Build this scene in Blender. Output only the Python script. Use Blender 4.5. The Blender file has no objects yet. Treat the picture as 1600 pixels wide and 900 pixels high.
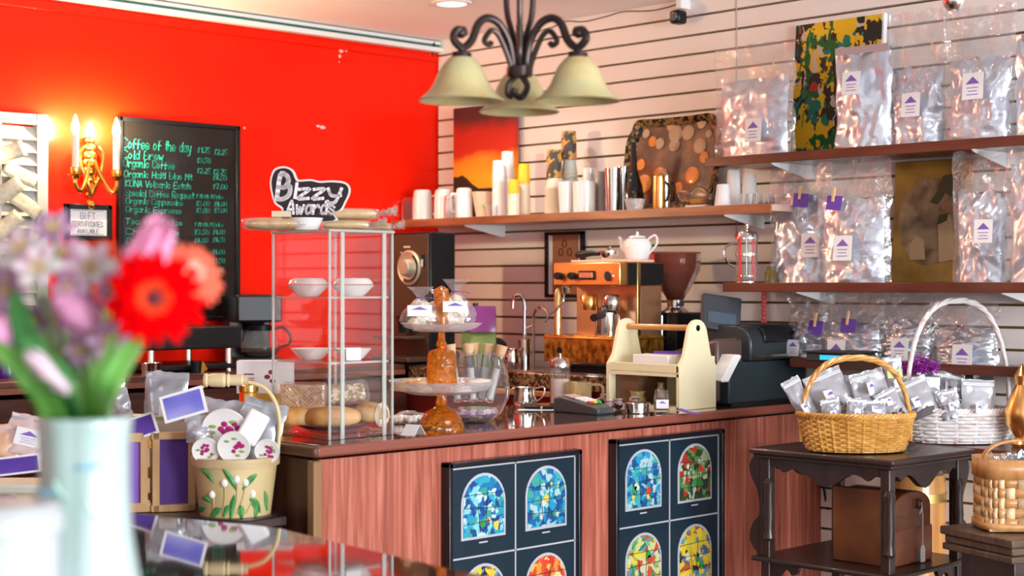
import bpy, math, random
from mathutils import Vector, Matrix, noise
R=math.radians; PI=math.pi
random.seed(7)
sc=bpy.context.scene; COL=sc.collection
# ---------------------------------------------------------------- camera, world, lights, exposure
EYE=1.40; F=2444.0; CX=800.0; HY=445.0          # lens measured on a 1600x900 frame
cam_d=bpy.data.cameras.new('camera'); cam=bpy.data.objects.new('camera',cam_d); COL.objects.link(cam)
cam.location=(0,0,EYE); cam.rotation_euler=(R(90),0,R(-44.35))
cam_d.sensor_width=36; cam_d.lens=36*F/1600; cam_d.shift_y=-5/1600
cam_d.clip_start=.05; cam_d.clip_end=50
cam_d.dof.use_dof=True; cam_d.dof.focus_distance=4.9; cam_d.dof.aperture_fstop=3.0
sc.camera=cam
sc.view_settings.view_transform='Standard'; sc.view_settings.look='None'
sc.view_settings.gamma=1; sc.view_settings.use_curve_mapping=False
sc.view_settings.exposure=0.66
sc.cycles.transparent_max_bounces=40; sc.cycles.max_bounces=10; sc.cycles.transmission_bounces=10; sc.cycles.sample_clamp_indirect=6
w=bpy.data.worlds.new('daylight'); sc.world=w; w.use_nodes=True
wn=w.node_tree.nodes; wl=w.node_tree.links
bg=wn['Background']; bg.inputs[0].default_value=(.95,.97,1,1); bg.inputs[1].default_value=1.0
def area(name,loc,target,sx,sy,power,col):
    d=bpy.data.lights.new(name,'AREA'); d.shape='RECTANGLE'; d.size=sx; d.size_y=sy; d.energy=power; d.color=col
    o=bpy.data.objects.new(name,d); COL.objects.link(o); o.location=loc
    o.rotation_euler=(Vector(target)-Vector(loc)).to_track_quat('-Z','Y').to_euler(); return o
# shop window daylight: panes beside and behind the camera
area('window_daylight',(1.0,-4.6,1.5),(3.4,3.6,1.2),1.6,2.2,165,(.93,.97,1))
area('window_daylight',(3.2,-4.6,1.5),(3.8,3.6,1.2),1.6,2.2,190,(.93,.97,1))
area('window_daylight',(-2.2,2.6,1.7),(4.6,4.2,1.2),1.2,1.5,8,(1,.97,.93))
# ---------------------------------------------------------------- measuring helpers
def U(px): return (px-CX)/F
def onX(px,X): t=X/(.699+.7151*U(px)); return t*(.7151-.699*U(px)),t        # Y, depth
def onY(px,Y): t=Y/(.7151-.699*U(px)); return t*(.699+.7151*U(px)),t        # X, depth
def Zp(py,t): return EYE-(py-HY)*t/F
def atD(px,t): u=U(px); return t*(.699+.7151*u), t*(.7151-.699*u)
def onZ(px,py,z): t=(EYE-z)*F/(py-HY); x,y=atD(px,t); return x,y,t
RC=R(-44.35)
# ---------------------------------------------------------------- mesh helpers
class G:
    def __init__(s): s.v=[]; s.f=[]; s.mi=[]; s.m=0
    def add(s,vs,fs,M=None):
        n=len(s.v)
        s.v+= [tuple(M@Vector(v)) for v in vs] if M is not None else [tuple(v) for v in vs]
        for f in fs: s.f.append(tuple(n+i for i in f)); s.mi.append(s.m)
        return s
    def box(s,c,d,rz=0,rx=0,ry=0):
        M=Matrix.Translation(c)@Matrix.Rotation(rz,4,'Z')@Matrix.Rotation(ry,4,'Y')@Matrix.Rotation(rx,4,'X')
        a,b,e=d[0]/2,d[1]/2,d[2]/2
        return s.add([(-a,-b,-e),(a,-b,-e),(a,b,-e),(-a,b,-e),(-a,-b,e),(a,-b,e),(a,b,e),(-a,b,e)],
          [(0,3,2,1),(4,5,6,7),(0,1,5,4),(1,2,6,5),(2,3,7,6),(3,0,4,7)],M)
    def lathe(s,prof,n=32,c=(0,0,0),M=None,sx=1,sy=1,ang=2*PI):
        vs=[];fs=[];k=len(prof); full=abs(ang-2*PI)<1e-6; m=n if full else n+1
        for i in range(m):
            a=ang*i/n
            for r,z in prof: vs.append((c[0]+r*math.cos(a)*sx,c[1]+r*math.sin(a)*sy,c[2]+z))
        for i in range(n):
            j=(i+1)%m
            for q in range(k-1):
                a0,a1,b0,b1=i*k+q,i*k+q+1,j*k+q,j*k+q+1
                if prof[q][0]<1e-6: fs.append((a0,b1,a1))
                elif prof[q+1][0]<1e-6: fs.append((a0,b0,a1))
                else: fs.append((a0,b0,b1,a1))
        return s.add(vs,fs,M)
    def tube(s,pts,r,n=8,closed=False,flat=1.0,M=None,caps=True):
        P=[Vector(p) for p in pts]; k=len(P); vs=[];fs=[]
        rr=r if isinstance(r,(list,tuple)) else [r]*k
        up=None
        for i in range(k):
            if closed: t=P[(i+1)%k]-P[i-1]
            else: t=P[min(i+1,k-1)]-P[max(i-1,0)]
            if t.length<1e-9: t=Vector((0,0,1))
            t.normalize()
            if up is None:
                up=Vector((0,0,1)) if abs(t.z)<.9 else Vector((1,0,0))
            b=t.cross(up); 
            if b.length<1e-6: b=t.cross(Vector((0,1,0)))
            b.normalize(); up=b.cross(t).normalized()
            for j in range(n):
                a=2*PI*j/n; vs.append(P[i]+(b*math.cos(a)+up*math.sin(a)*flat)*rr[i])
        e=k if closed else k-1
        for i in range(e):
            i2=(i+1)%k
            for j in range(n):
                j2=(j+1)%n; fs.append((i*n+j,i*n+j2,i2*n+j2,i2*n+j))
        if not closed and caps: fs.append(tuple(range(n))[::-1]); fs.append(tuple((k-1)*n+j for j in range(n)))
        return s.add(vs,fs,M)
    def prism(s,poly,y0,y1,M=None):      # outline in x,z extruded along y
        n=len(poly); vs=[(x,y0,z) for x,z in poly]+[(x,y1,z) for x,z in poly]
        fs=[tuple(range(n)),tuple(range(2*n-1,n-1,-1))]+[(i,i+n,(i+1)%n+n,(i+1)%n) for i in range(n)]
        return s.add(vs,fs,M)
    def sheet(s,fn,nu,nv,M=None):
        vs=[fn(i/nu,j/nv) for j in range(nv+1) for i in range(nu+1)]
        fs=[(j*(nu+1)+i,j*(nu+1)+i+1,(j+1)*(nu+1)+i+1,(j+1)*(nu+1)+i) for j in range(nv) for i in range(nu)]
        return s.add(vs,fs,M)
    def ball(s,c,r,n=14,k=9,sx=1,sy=1,sz=1,M=None):
        return s.lathe([(r*math.sin(PI*i/k)+(0 if 0<i<k else 0),-r*math.cos(PI*i/k)*sz) for i in range(k+1)],n,c,M,sx,sy)
def catmull(P,n=4,closed=False):
    P=[Vector(p) for p in P]; out=[]; k=len(P)
    rng=range(k if closed else k-1)
    for i in rng:
        p0=P[i-1] if (closed or i>0) else P[0]; p1=P[i]; p2=P[(i+1)%k]; p3=P[(i+2)%k] if (closed or i+2<k) else P[-1]
        for q in range(n):
            t=q/n; out.append(.5*((2*p1)+(p2-p0)*t+(2*p0-5*p1+4*p2-p3)*t*t+(3*p1-p0-3*p2+p3)*t**3))
    if not closed: out.append(P[-1])
    return out
def part(name,g,m,parent=None,smooth=None,bev=0,loc=None,rz=0,label=None,sol=0,sub=0):
    me=bpy.data.meshes.new(name); me.from_pydata([tuple(v) for v in g.v],[],g.f)
    ms=m if isinstance(m,(list,tuple)) else [m]
    for x in ms: me.materials.append(x)
    for p,i in zip(me.polygons,g.mi): p.material_index=min(i,len(ms)-1)
    me.update()
    o=bpy.data.objects.new(name,me); COL.objects.link(o)
    if parent: o.parent=parent
    if loc: o.location=loc
    if rz: o.rotation_euler=(0,0,rz)
    if smooth is None: smooth=35
    if smooth:
        for p in me.polygons: p.use_smooth=True
        if smooth<180: me.set_sharp_from_angle(angle=R(smooth))
    if sol: md=o.modifiers.new('solid','SOLIDIFY'); md.thickness=sol; md.offset=0
    if bev: md=o.modifiers.new('bevel','BEVEL'); md.width=bev; md.segments=2; md.limit_method='ANGLE'; md.angle_limit=R(40)
    if sub: md=o.modifiers.new('sub','SUBSURF'); md.levels=sub; md.render_levels=sub
    if label: o['label']=label
    return o
def tag(o,label,cat,group=None,kind=None):
    o['label']=label; o['category']=cat
    if group: o['group']=group
    if kind: o['kind']=kind
    return o
def thing(name,label,cat,loc=(0,0,0),rz=0,group=None,rot=None):
    o=bpy.data.objects.new(name,None); COL.objects.link(o); o.location=loc; o.rotation_euler=rot or (0,0,rz); o.empty_display_size=.05
    return tag(o,label,cat,group)
def struct(name,g,m,**k):
    o=part(name,g,m,**k); o['kind']='structure'; return o
def dup(root,loc,rz=None,label=None,group=None,rot=None,scale=None):
    r=root.copy(); COL.objects.link(r); r.location=loc
    if rz is not None: r.rotation_euler=(0,0,rz)
    if rot is not None: r.rotation_euler=rot
    if scale: r.scale=(scale,)*3
    if label: r['label']=label
    if group: r['group']=group
    for ch in list(root.children):
        c=ch.copy(); COL.objects.link(c); c.parent=r
        for g in ch.children:
            d=g.copy(); COL.objects.link(d); d.parent=c
    return r
# ---------------------------------------------------------------- materials
MAT={}
def mat(name,col=(.8,.8,.8),rough=.5,metal=0,trans=0,ior=1.45,coat=0,emis=None,es=0,alpha=1,spec=.5,bump=None,sheen=0,sss=0):
    if name in MAT: return MAT[name]
    m=bpy.data.materials.new(name); m.use_nodes=True; b=m.node_tree.nodes['Principled BSDF']
    def S(k,v): b.inputs[k].default_value=v
    S('Base Color',(*col,1)); S('Roughness',rough); S('Metallic',metal); S('Transmission Weight',trans); S('IOR',ior)
    S('Coat Weight',coat); S('Alpha',alpha); S('Specular IOR Level',spec)
    if coat: S('Coat Roughness',.05)
    if sss: S('Subsurface Weight',sss); S('Subsurface Radius',(.02,.02,.015))
    if emis: S('Emission Color',(*emis,1)); S('Emission Strength',es)
    if bump:
        kind,scale,stren,dist=bump; nt=m.node_tree
        tc=nt.nodes.new('ShaderNodeTexCoord')
        if kind=='noise': t=nt.nodes.new('ShaderNodeTexNoise'); t.inputs['Scale'].default_value=scale; t.inputs['Detail'].default_value=6; out=t.outputs[0]
        elif kind=='crumple':
            t=nt.nodes.new('ShaderNodeTexVoronoi'); t.inputs['Scale'].default_value=scale; out=t.outputs[0]
            nz=nt.nodes.new('ShaderNodeTexNoise'); nz.inputs['Scale'].default_value=scale*.5
            mx=nt.nodes.new('ShaderNodeVectorMath'); mx.operation='MULTIPLY_ADD'; mx.inputs[1].default_value=(.25,.25,.25)
            nt.links.new(tc.outputs['Object'],nz.inputs[0]); nt.links.new(nz.outputs[1],mx.inputs[0]); nt.links.new(tc.outputs['Object'],mx.inputs[2])
            nt.links.new(mx.outputs[0],t.inputs[0])
        elif kind=='facet': t=nt.nodes.new('ShaderNodeTexVoronoi'); t.inputs['Scale'].default_value=scale; out=t.outputs[0]
        if kind!='crumple': nt.links.new(tc.outputs['Object'],t.inputs[0])
        bp=nt.nodes.new('ShaderNodeBump'); bp.inputs['Strength'].default_value=stren; bp.inputs['Distance'].default_value=dist
        nt.links.new(out,bp.inputs['Height']); nt.links.new(bp.outputs[0],b.inputs['Normal'])
    MAT[name]=m; return m
def ramp_mat(name,stops,tex='noise',scale=(5,5,5),rough=.5,detail=5,coat=0,metal=0,bump=0,const=False,dist=0,spec=.5,trans=0,coord='Object'):
    if name in MAT: return MAT[name]
    m=mat(name,rough=rough,coat=coat,metal=metal,spec=spec,trans=trans); nt=m.node_tree; b=nt.nodes['Principled BSDF']
    tc=nt.nodes.new('ShaderNodeTexCoord'); mp=nt.nodes.new('ShaderNodeMapping'); mp.inputs['Scale'].default_value=scale
    nt.links.new(tc.outputs[coord],mp.inputs[0])
    if tex=='noise': t=nt.nodes.new('ShaderNodeTexNoise'); t.inputs['Detail'].default_value=detail; t.inputs['Distortion'].default_value=dist; t.inputs['Scale'].default_value=1; out=t.outputs[0]
    elif tex=='voronoi': t=nt.nodes.new('ShaderNodeTexVoronoi'); t.inputs['Scale'].default_value=1; out=None
    elif tex=='wave': t=nt.nodes.new('ShaderNodeTexWave'); t.inputs['Scale'].default_value=1; t.inputs['Distortion'].default_value=dist; t.inputs['Detail'].default_value=detail; out=t.outputs[1]
    nt.links.new(mp.outputs[0],t.inputs[0])
    if tex=='voronoi':
        sp=nt.nodes.new('ShaderNodeSeparateColor'); nt.links.new(t.outputs['Color'],sp.inputs[0]); out=sp.outputs[0]
        if dist:
            nz=nt.nodes.new('ShaderNodeTexNoise'); nz.inputs['Scale'].default_value=.6; nz.inputs['Detail'].default_value=4; mx=nt.nodes.new('ShaderNodeVectorMath'); mx.operation='MULTIPLY_ADD'; mx.inputs[1].default_value=(dist,)*3
            nt.links.new(mp.outputs[0],nz.inputs[0]); nt.links.new(nz.outputs[1],mx.inputs[0]); nt.links.new(mp.outputs[0],mx.inputs[2]); nt.links.new(mx.outputs[0],t.inputs[0])
    cr=nt.nodes.new('ShaderNodeValToRGB'); e=cr.color_ramp
    while len(e.elements)<len(stops): e.elements.new(.5)
    for q,(p,c) in zip(e.elements,stops): q.position=p; q.color=(*c,1)
    if const: e.interpolation='CONSTANT'
    nt.links.new(out,cr.inputs[0]); nt.links.new(cr.outputs[0],b.inputs['Base Color'])
    if bump: bp=nt.nodes.new('ShaderNodeBump'); bp.inputs['Strength'].default_value=bump; bp.inputs['Distance'].default_value=.003; nt.links.new(out,bp.inputs['Height']); nt.links.new(bp.outputs[0],b.inputs['Normal'])
    return m
def film(name,tint=(1,1,1),gloss=.25,rough=.08,bscale=30,bst=.6,haze=0):
    """clear plastic film: mostly see-through, with crumpled glossy reflections"""
    if name in MAT: return MAT[name]
    m=bpy.data.materials.new(name); m.use_nodes=True; nt=m.node_tree; nt.nodes.clear()
    out=nt.nodes.new('ShaderNodeOutputMaterial'); mix=nt.nodes.new('ShaderNodeMixShader'); tr=nt.nodes.new('ShaderNodeBsdfTransparent'); gl=nt.nodes.new('ShaderNodeBsdfGlossy')
    tr.inputs[0].default_value=(*tint,1); gl.inputs[1].default_value=rough if 'Roughness'==gl.inputs[1].name else rough
    fr=nt.nodes.new('ShaderNodeLayerWeight'); fr.inputs[0].default_value=.5; pw=nt.nodes.new('ShaderNodeMath'); pw.operation='POWER'; pw.inputs[1].default_value=4; nt.links.new(fr.outputs['Facing'],pw.inputs[0]); ad=nt.nodes.new('ShaderNodeMath'); ad.operation='MULTIPLY_ADD'; ad.inputs[1].default_value=.5; ad.inputs[2].default_value=gloss; ad.use_clamp=True
    if bst:
        tc=nt.nodes.new('ShaderNodeTexCoord'); nz=nt.nodes.new('ShaderNodeTexNoise'); nz.inputs['Scale'].default_value=bscale*.6; nz.inputs['Detail'].default_value=3; nz.inputs['Distortion'].default_value=1.2
        bp=nt.nodes.new('ShaderNodeBump'); bp.inputs['Strength'].default_value=bst; bp.inputs['Distance'].default_value=.01
        nt.links.new(tc.outputs['Object'],nz.inputs[0]); nt.links.new(nz.outputs[0],bp.inputs['Height']); nt.links.new(bp.outputs[0],gl.inputs['Normal']); nt.links.new(bp.outputs[0],fr.inputs['Normal'])
    nt.links.new(pw.outputs[0],ad.inputs[0]); nt.links.new(ad.outputs[0],mix.inputs[0]); nt.links.new(tr.outputs[0],mix.inputs[1])
    if haze:
        df=nt.nodes.new('ShaderNodeBsdfDiffuse'); df.inputs[0].default_value=(.9,.9,.93,1); m2=nt.nodes.new('ShaderNodeMixShader'); m2.inputs[0].default_value=haze
        nt.links.new(gl.outputs[0],m2.inputs[1]); nt.links.new(df.outputs[0],m2.inputs[2]); nt.links.new(m2.outputs[0],mix.inputs[2])
    else: nt.links.new(gl.outputs[0],mix.inputs[2])
    nt.links.new(mix.outputs[0],out.inputs[0]); MAT[name]=m; return m
M_black=mat('black_plastic',(.010,.010,.012),.34,spec=.3); M_blackm=mat('black_matte',(.02,.02,.022),.55)
M_white=mat('white_paper',(.85,.85,.87),.6); M_wcer=mat('white_ceramic',(.86,.85,.84),.15,coat=.5)
M_foam=mat('white_foam',(.88,.86,.86),.45); M_purple=mat('purple_paper',(.13,.05,.42),.55)
M_steel=mat('steel',(.62,.6,.58),.14,1); M_chrome=mat('chrome',(.85,.84,.82),.06,1)
M_gold=mat('gold_metal',(.9,.52,.12),.2,1); M_copper=mat('copper_panel',(.95,.5,.16),.28,1)
M_iron=mat('dark_bronze',(.045,.03,.028),.32,.6)
M_glass=mat('clear_glass',(1,1,1),.02,0,1,1.35); M_acr=film('acrylic',gloss=.05,rough=.02,bst=0)
M_acre=mat('acrylic_edge',(.85,.93,.90),.15,0,.6); M_film=film('clear_film',gloss=.22,bst=1.0,haze=.3)
M_amber=mat('amber_glass',(1,.34,.01),.04,0,.8,1.3,coat=.6,bump=('facet',48,.7,.012))
M_dkwood=ramp_mat('dark_stained_wood',[(0,(.018,.01,.009)),(1,(.06,.032,.028))],scale=(8,60,8),rough=.35,coat=.2)
M_foil=mat('silver_foil',(.76,.85,.99),.33,.85,bump=('crumple',6,.38,.03))
M_foils=mat('silver_foil_smooth',(.62,.63,.68),.3,.8,bump=('noise',5,.4,.02))
M_cream=mat('cream_paint',(.82,.75,.5),.5)
# ---------------------------------------------------------------- stroke lettering (brush and chalk hand)
GL={'A':"00 26 40|12 32",'B':"00 06 26 35 34 23 03|23 43 41 20 00",'C':"45 26 06 03 01 20 41",'D':"00 06 26 44 42 20 00",'E':"46 06 00 40|03 33",'F':"46 06 00|03 33",
'G':"45 26 05 01 20 41 43 23",'H':"00 06|40 46|03 43",'I':"10 16",'K':"00 06|46 03 40",'L':"06 00 40",'M':"00 06 23 46 40",'N':"00 06 40 46",'O':"20 01 05 26 45 41 20",'P':"00 06 36 44 33 03",
'Q':"20 01 05 26 45 41 20|22 40",'R':"00 06 36 44 33 03|23 40",'S':"45 26 15 14 32 41 20 01",'T':"06 46|26 20",'U':"06 01 20 41 46",'V':"06 20 46",'W':"06 10 24 30 46",'Y':"06 23 46|23 20",
'a':"33 14 02 10 31|34 31 40",'b':"06 00|03 24 32 20 00",'c':"33 14 02 10 31",'d':"33 14 02 10 31|36 30",'e':"02 32 33 14 02 10 31",'f':"36 26 15 10|03 33",'g':"33 14 02 10 31|34 3a 1b 0a",
'h':"06 00|02 24 32 30",'i':"14 10|16 15",'j':"24 2a 0b|26 25",'k':"06 00|34 02 30",'l':"16 10 20",'m':"04 00|02 14 22 20|22 34 42 40",'n':"04 00|02 24 32 30",'o':"14 02 10 32 14",'p':"04 0b|03 24 32 20 01",
'q':"33 14 02 10 31|34 3b",'r':"04 00|02 24 33",'s':"33 14 03 31 20 01",'t':"16 11 20 31|04 34",'u':"04 01 10 31|34 30",'v':"04 10 34",'w':"04 10 23 30 44",'x':"04 30|34 00",'y':"04 11 31|34 2b 0b",'z':"04 34 00 30",
'$':"35 15 04 12 31 20 00|26 10",'0':"10 01 05 26 35 31 10",'1':"14 26 20",'2':"05 26 34 00 30",'3':"05 26 34 13 31 20 00",'4':"20 26 02 32",'5':"36 06 03 23 31 20 00",'7':"06 36 10",'9':"34 14 15 36 35 20"," ":"",'.':"10 11",'/':"00 36",'-':"03 33"}
CV={'a':-1,'b':-2}
def adv(c): return 3.4 if c==' ' else (2.6 if c in 'il1.tj' else (5.6 if c in 'mwMWOQ' else (5.2 if c.isupper() else 4.3)))
def textw(t): return sum(adv(c) for c in t)
def write(g,t,x,z,h,wd,y=0,cond=1.0,slant=0.0,drift=0.0,sm=3,thick=.0006,center=False,wave=0):
    """letters as flat raised strokes in the local x,z plane, facing -y"""
    s=h/6; cx=x-(textw(t)*s*cond/2 if center else 0)
    for c in t:
        for st in [q for q in GL.get(c,'').split('|') if q]:
            P=[]
            for tk in st.split():
                a=int(tk[0]); b=CV.get(tk[1]) if tk[1] in CV else int(tk[1])
                zz=z+b*s+drift*(cx-x); P.append(Vector((cx+a*s*cond+slant*b*s,0,zz)))
            if sm>1 and len(P)>2: P=catmull(P,sm)
            for p,q in zip(P,P[1:]):
                d=q-p
                if d.length<1e-7: continue
                d.normalize(); n=Vector((-d.z,0,d.x))*wd/2; p2=p-d*wd*.4; q2=q+d*wd*.4
                vs=[p2+n,p2-n,q2-n,q2+n]; g.add([(v.x,y,v.z) for v in vs],[(0,1,2,3)])
        cx+=adv(c)*s*cond
    return g
# ================================================================= ROOM
WX=4.893; WY=5.509; CZ=2.545
M_red=mat('red_wall_paint',(.86,.012,.001),.45,coat=.2,spec=.08)
MAT['red_wall_paint'].node_tree.nodes['Principled BSDF'].inputs['Coat Roughness'].default_value=.14
M_ceil=mat('ceiling_paint',(.90,.88,.90),.8)
M_slat=mat('slatwall_laminate',(.88,.81,.77),.42)
M_groove=mat('slatwall_groove',(.26,.16,.06),.6)
M_floor=ramp_mat('floor_boards',[(0,(.10,.04,.02)),(1,(.2,.09,.05))],scale=(3,30,3),rough=.35)
struct('floor',G().box((1.5,1.5,-.05),(9,9,.1)),M_floor)
struct('ceiling',G().box((1.5,1.5,CZ+.05),(9,9,.1)),M_ceil)
struct('wall_left',G().box((1.4,WY+.1,CZ/2),(7.2,.2,CZ)),M_red)
struct('wall_back',G().box((-2.3,1.5,CZ/2),(.1,8.6,CZ)),mat('back_wall_paint',(.80,.76,.74),.7))
# slat wall: real boards with recessed grooves
g=G(); g.m=1; g.box((WX+.13,1.5,CZ/2),(.2,8.02,CZ)); g.m=0
p=.0762; z=.032
while z<CZ+p:
    z0=max(z-p+.0095,0); z1=min(z,CZ)
    if z1>z0: g.box((WX+.012,1.5,(z0+z1)/2),(.024,8.0,z1-z0))
    z+=p
struct('wall_right',g,[M_slat,M_groove],smooth=0)
yy,_=onX(1151,WX); struct('trim_1',G().box((WX-.001,yy,CZ/2+.75),(.003,.004,CZ-1.5)),mat('panel_seam',(.45,.38,.34),.6))
# crown trim above the red wall
M_trim=mat('white_trim',(.8,.84,.82),.4)
g=G().box((1.4,WY-.012,CZ-.012),(7,.024,.016)); g.box((1.4,WY-.02,CZ-.045),(7,.04,.022)); struct('trim_2',g,M_trim,bev=.003)
struct('trim_3',G().box((1.4,WY-.01,CZ-.027),(7,.012,.014)),mat('teal_trim_line',(.02,.13,.12),.5))
struct('trim_4',G().box((1.4,WY-.006,CZ-.085),(7,.014,.03)),M_red,bev=.004)
# recessed ceiling light
x,y,t=0,0,0
def ceil_at(px,py):
    t=(CZ-EYE)*F/(HY-py); a,b=atD(px,t); return a,b
x,y=ceil_at(706,4)
d=thing('downlight','round recessed ceiling light with white ring near the corner','ceiling light',(x,y,CZ))
part('trim_ring',G().lathe([(.06,-.001),(.062,-.008),(.08,-.006),(.084,0)],36),M_white,d)
dl_=d; part('lens',G().lathe([(0,-.003),(.06,-.002)],36),mat('lamp_lens',(1,1,1),.4,emis=(1,.97,.9),es=1.4),d)
def downlight(loc,power):
    L=bpy.data.lights.new('downlight_or_fill_spot','SPOT'); L.energy=power; L.spot_size=R(130); L.spot_blend=.8; L.shadow_soft_size=.06; L.color=(1,.93,.86)
    o=bpy.data.objects.new('downlight_or_fill_spot',L); COL.objects.link(o); o.location=(loc[0],loc[1],CZ-.02)
downlight((x,y),22)
downlight((3.9,2.6),22); downlight((3.5,3.9),14); downlight((2.2,4.6),12)  # unseen fill spots without fittings, added to brighten the back of the shop
# flaked paint spots on the red wall
M_spot=mat('bare_plaster',(.8,.55,.5),.8)
for i,(a,b,r) in enumerate([(529,72,2.2),(533,79,3.4),(541,79,2),(531,88,2.4),(530,97,1),(497,197,1.6),(382,200,1.6),(504,199,2.4)]):
    x,t=onY(a,WY); g=G(); rr=r*t/F*1.1
    g.prism([(rr*(1+.25*math.sin(3*k+i))*math.cos(k*PI/6)*(2 if i in(5,7) else 1),rr*math.sin(k*PI/6)) for k in range(12)],-.001,0)
    struct('trim_%d'%(5+i),g,M_spot,loc=(x,WY,Zp(b,t)))
# cable hook in the corner
x,t=onY(672,WY)
o=part('cable_grommet',G().lathe([(.006,0),(.013,-.002),(.014,.004),(.006,.006)],16,M=Matrix.Rotation(R(90),4,'X')),M_white,loc=(x,WY-.004,Zp(90,t)))
tag(o,'small white round wall grommet just below the crown near the corner','grommet')
o=part('cable',G().tube([Vector((x,WY-.012,Zp(88,t))),Vector((x+.01,WY-.015,Zp(78,t))),Vector((x+.0,WY-.03,Zp(68,t)))],.004),M_black)
tag(o,'short black cable dropping from the crown trim into the red wall','cable')
# ---------------------------------------------------------------- front counter
CT=.97; CFY=3.36; CXL=2.56
M_cwood=ramp_mat('counter_red_wood',[(.25,(.24,.05,.03)),(.5,(.45,.125,.08)),(.7,(.62,.22,.155)),(.85,(.40,.13,.12))],scale=(60,60,2.4),rough=.38,dist=.8,coat=.05,bump=.06)
M_cside=ramp_mat('counter_dark_wood',[(.3,(.04,.014,.009)),(.7,(.10,.035,.022))],scale=(30,30,2),rough=.35)
M_ctop=ramp_mat('counter_top_glass',[(.3,(.05,.028,.025)),(.6,(.16,.08,.065)),(.8,(.3,.17,.14))],scale=(12,3,3),rough=.06,coat=1,detail=8)
M_cedge=mat('counter_edge_wood',(.26,.075,.05),.4)
c=thing('service_counter','red-brown wooden service counter with polished top and framed pictures on its front','counter',(0,0,0))
part('front_panel',G().box(((CXL+WX)/2,CFY+.012,CT/2-.02),(WX-CXL,.024,CT-.04)),M_cwood,c)
part('side_panel',G().box((CXL-.012,CFY+.30,CT/2-.02),(.024,.60,CT-.04)),M_cside,c,label='dark brown end panel')
part('corner_post',G().box((CXL-.014,CFY-.002,CT/2-.02),(.03,.03,CT-.04)),mat('post_wood',(.3,.16,.07),.4),c,bev=.004)
part('back_panel',G().box(((CXL+WX)/2,CFY+.59,CT/2-.02),(WX-CXL,.02,CT-.04)),M_cside,c)
part('countertop',G().box(((CXL+WX)/2-.015,CFY+.305,CT-.007),(WX-CXL-.03,.66,.014)),M_ctop,c,bev=.003)
g=G().box(((CXL+WX)/2-.02,CFY-.03,CT-.014),(WX-CXL+.03,.022,.03)); part('edge_moulding',g,M_cedge,c,bev=.007)
g=G().box((CXL-.035,CFY+.29,CT-.014),(.022,.66,.03)); part('edge_moulding',g,mat('edge_moulding_dark',(.11,.05,.025),.35),c,bev=.007)
# ---------------------------------------------------------------- back bar along both walls
BZ=1.07; BX=4.25; BY=4.95
M_granite=ramp_mat('brown_granite',[(.35,(.02,.012,.01)),(.52,(.12,.055,.03)),(.62,(.45,.27,.14)),(.7,(.08,.04,.03))],scale=(70,70,70),rough=.12,coat=.5,detail=3)
M_bwood=ramp_mat('back_bar_wood',[(.3,(.06,.018,.012)),(.7,(.15,.045,.03))],scale=(3,3,34),rough=.3)
M_bred=mat('back_bar_red_front',(.38,.035,.02),.35)
b=thing('back_bar','raised back bar with speckled brown stone edge under the espresso machine','counter',(0,0,0))
part('cabinet',G().box(((BX+WX)/2+.03,(4.03+WY)/2,BZ/2-.03),(WX-BX-.06,WY-4.03,BZ-.06)),M_bred,b,label='red painted front')
part('worktop',G().box(((BX+WX)/2,(3.765+WY)/2,BZ-.012),(WX-BX-.001,WY-3.765,.024)),mat('worktop_stone',(.06,.035,.028),.12,coat=.5),b,bev=.003)
part('stone_edge',G().box((BX-.006,(3.79+BY)/2,BZ-.035),(.02,BY-3.79,.06)),M_granite,b,bev=.006)
part('rail',G().box((BX-.012,(4.03+BY)/2,BZ-.085),(.02,BY-4.03,.022)),mat('orange_wood_rail',(.5,.2,.07),.3),b,bev=.004)
b=thing('back_bar','dark wooden back bar along the red wall behind the flowers','counter',(0,0,0))
part('cabinet',G().box(((-.6+BX)/2,(BY+WY)/2,BZ/2-.03),(BX+.6,WY-BY-.06,BZ-.06)),M_bwood,b)
part('worktop',G().box(((-.6+BX)/2-.013,(BY+WY)/2,BZ-.01),(BX+.56,WY-BY,.024)),M_bwood,b,bev=.004)
part('edge_strip',G().box(((-.6+BX)/2-.016,BY-.006,BZ-.03),(BX+.55,.012,.02)),mat('edge_strip_wood',(.24,.08,.05),.3),b)
# ---------------------------------------------------------------- wall shelves
M_shelf=ramp_mat('shelf_wood',[(.3,(.07,.02,.012)),(.7,(.16,.05,.03))],scale=(20,3,20),rough=.3,coat=.3)
M_shelfl=ramp_mat('shelf_edge_light',[(.3,(.22,.07,.03)),(.7,(.42,.15,.07))],scale=(20,4,40),rough=.3,coat=.3)
SX=4.59
def shelf(label,y0,y1,z,medge,mtop,hang):
    s=thing('wall_shelf',label,'shelf',(0,0,0))
    part('board',G().box(((SX+WX)/2-.001,(y0+y1)/2,z-.012),(WX-SX-.002,abs(y1-y0),.024)),mtop,s,bev=.002)
    part('edge_strip',G().box((SX-.004,(y0+y1)/2,z-.014),(.008,abs(y1-y0),.034)),medge,s,bev=.002)
    for yb in hang:
        g=G().prism([(0,0),(-.26,0),(-.24,-.010),(-.03,-.05),(0,-.05)],-.002,.002,Matrix.Translation((WX-.001,yb,z-.0245)))
        part('bracket',g,M_white,s)
    return s
SZ1=Zp(335,onX(900,SX)[1])+.006
SZ2=Zp(243,onX(1300,SX)[1])+.02
SZ3=1.405
shelf('long middle wooden shelf holding cups and mugs, running to the red wall',3.36,5.48,SZ1,M_shelfl,mat('shelf_top_pale',(.62,.42,.32),.35),(5.05,3.62))
shelf('upper right dark wooden shelf carrying big silver bags and the abstract painting',2.0,onX(1103,SX)[0],SZ2,M_shelf,M_shelf,(3.4,2.6))
shelf('lower right dark wooden shelf carrying silver bags, the oval portrait and the french press',2.0,onX(1131,SX)[0],SZ3,M_shelf,M_shelf,(3.3,2.5))
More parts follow.
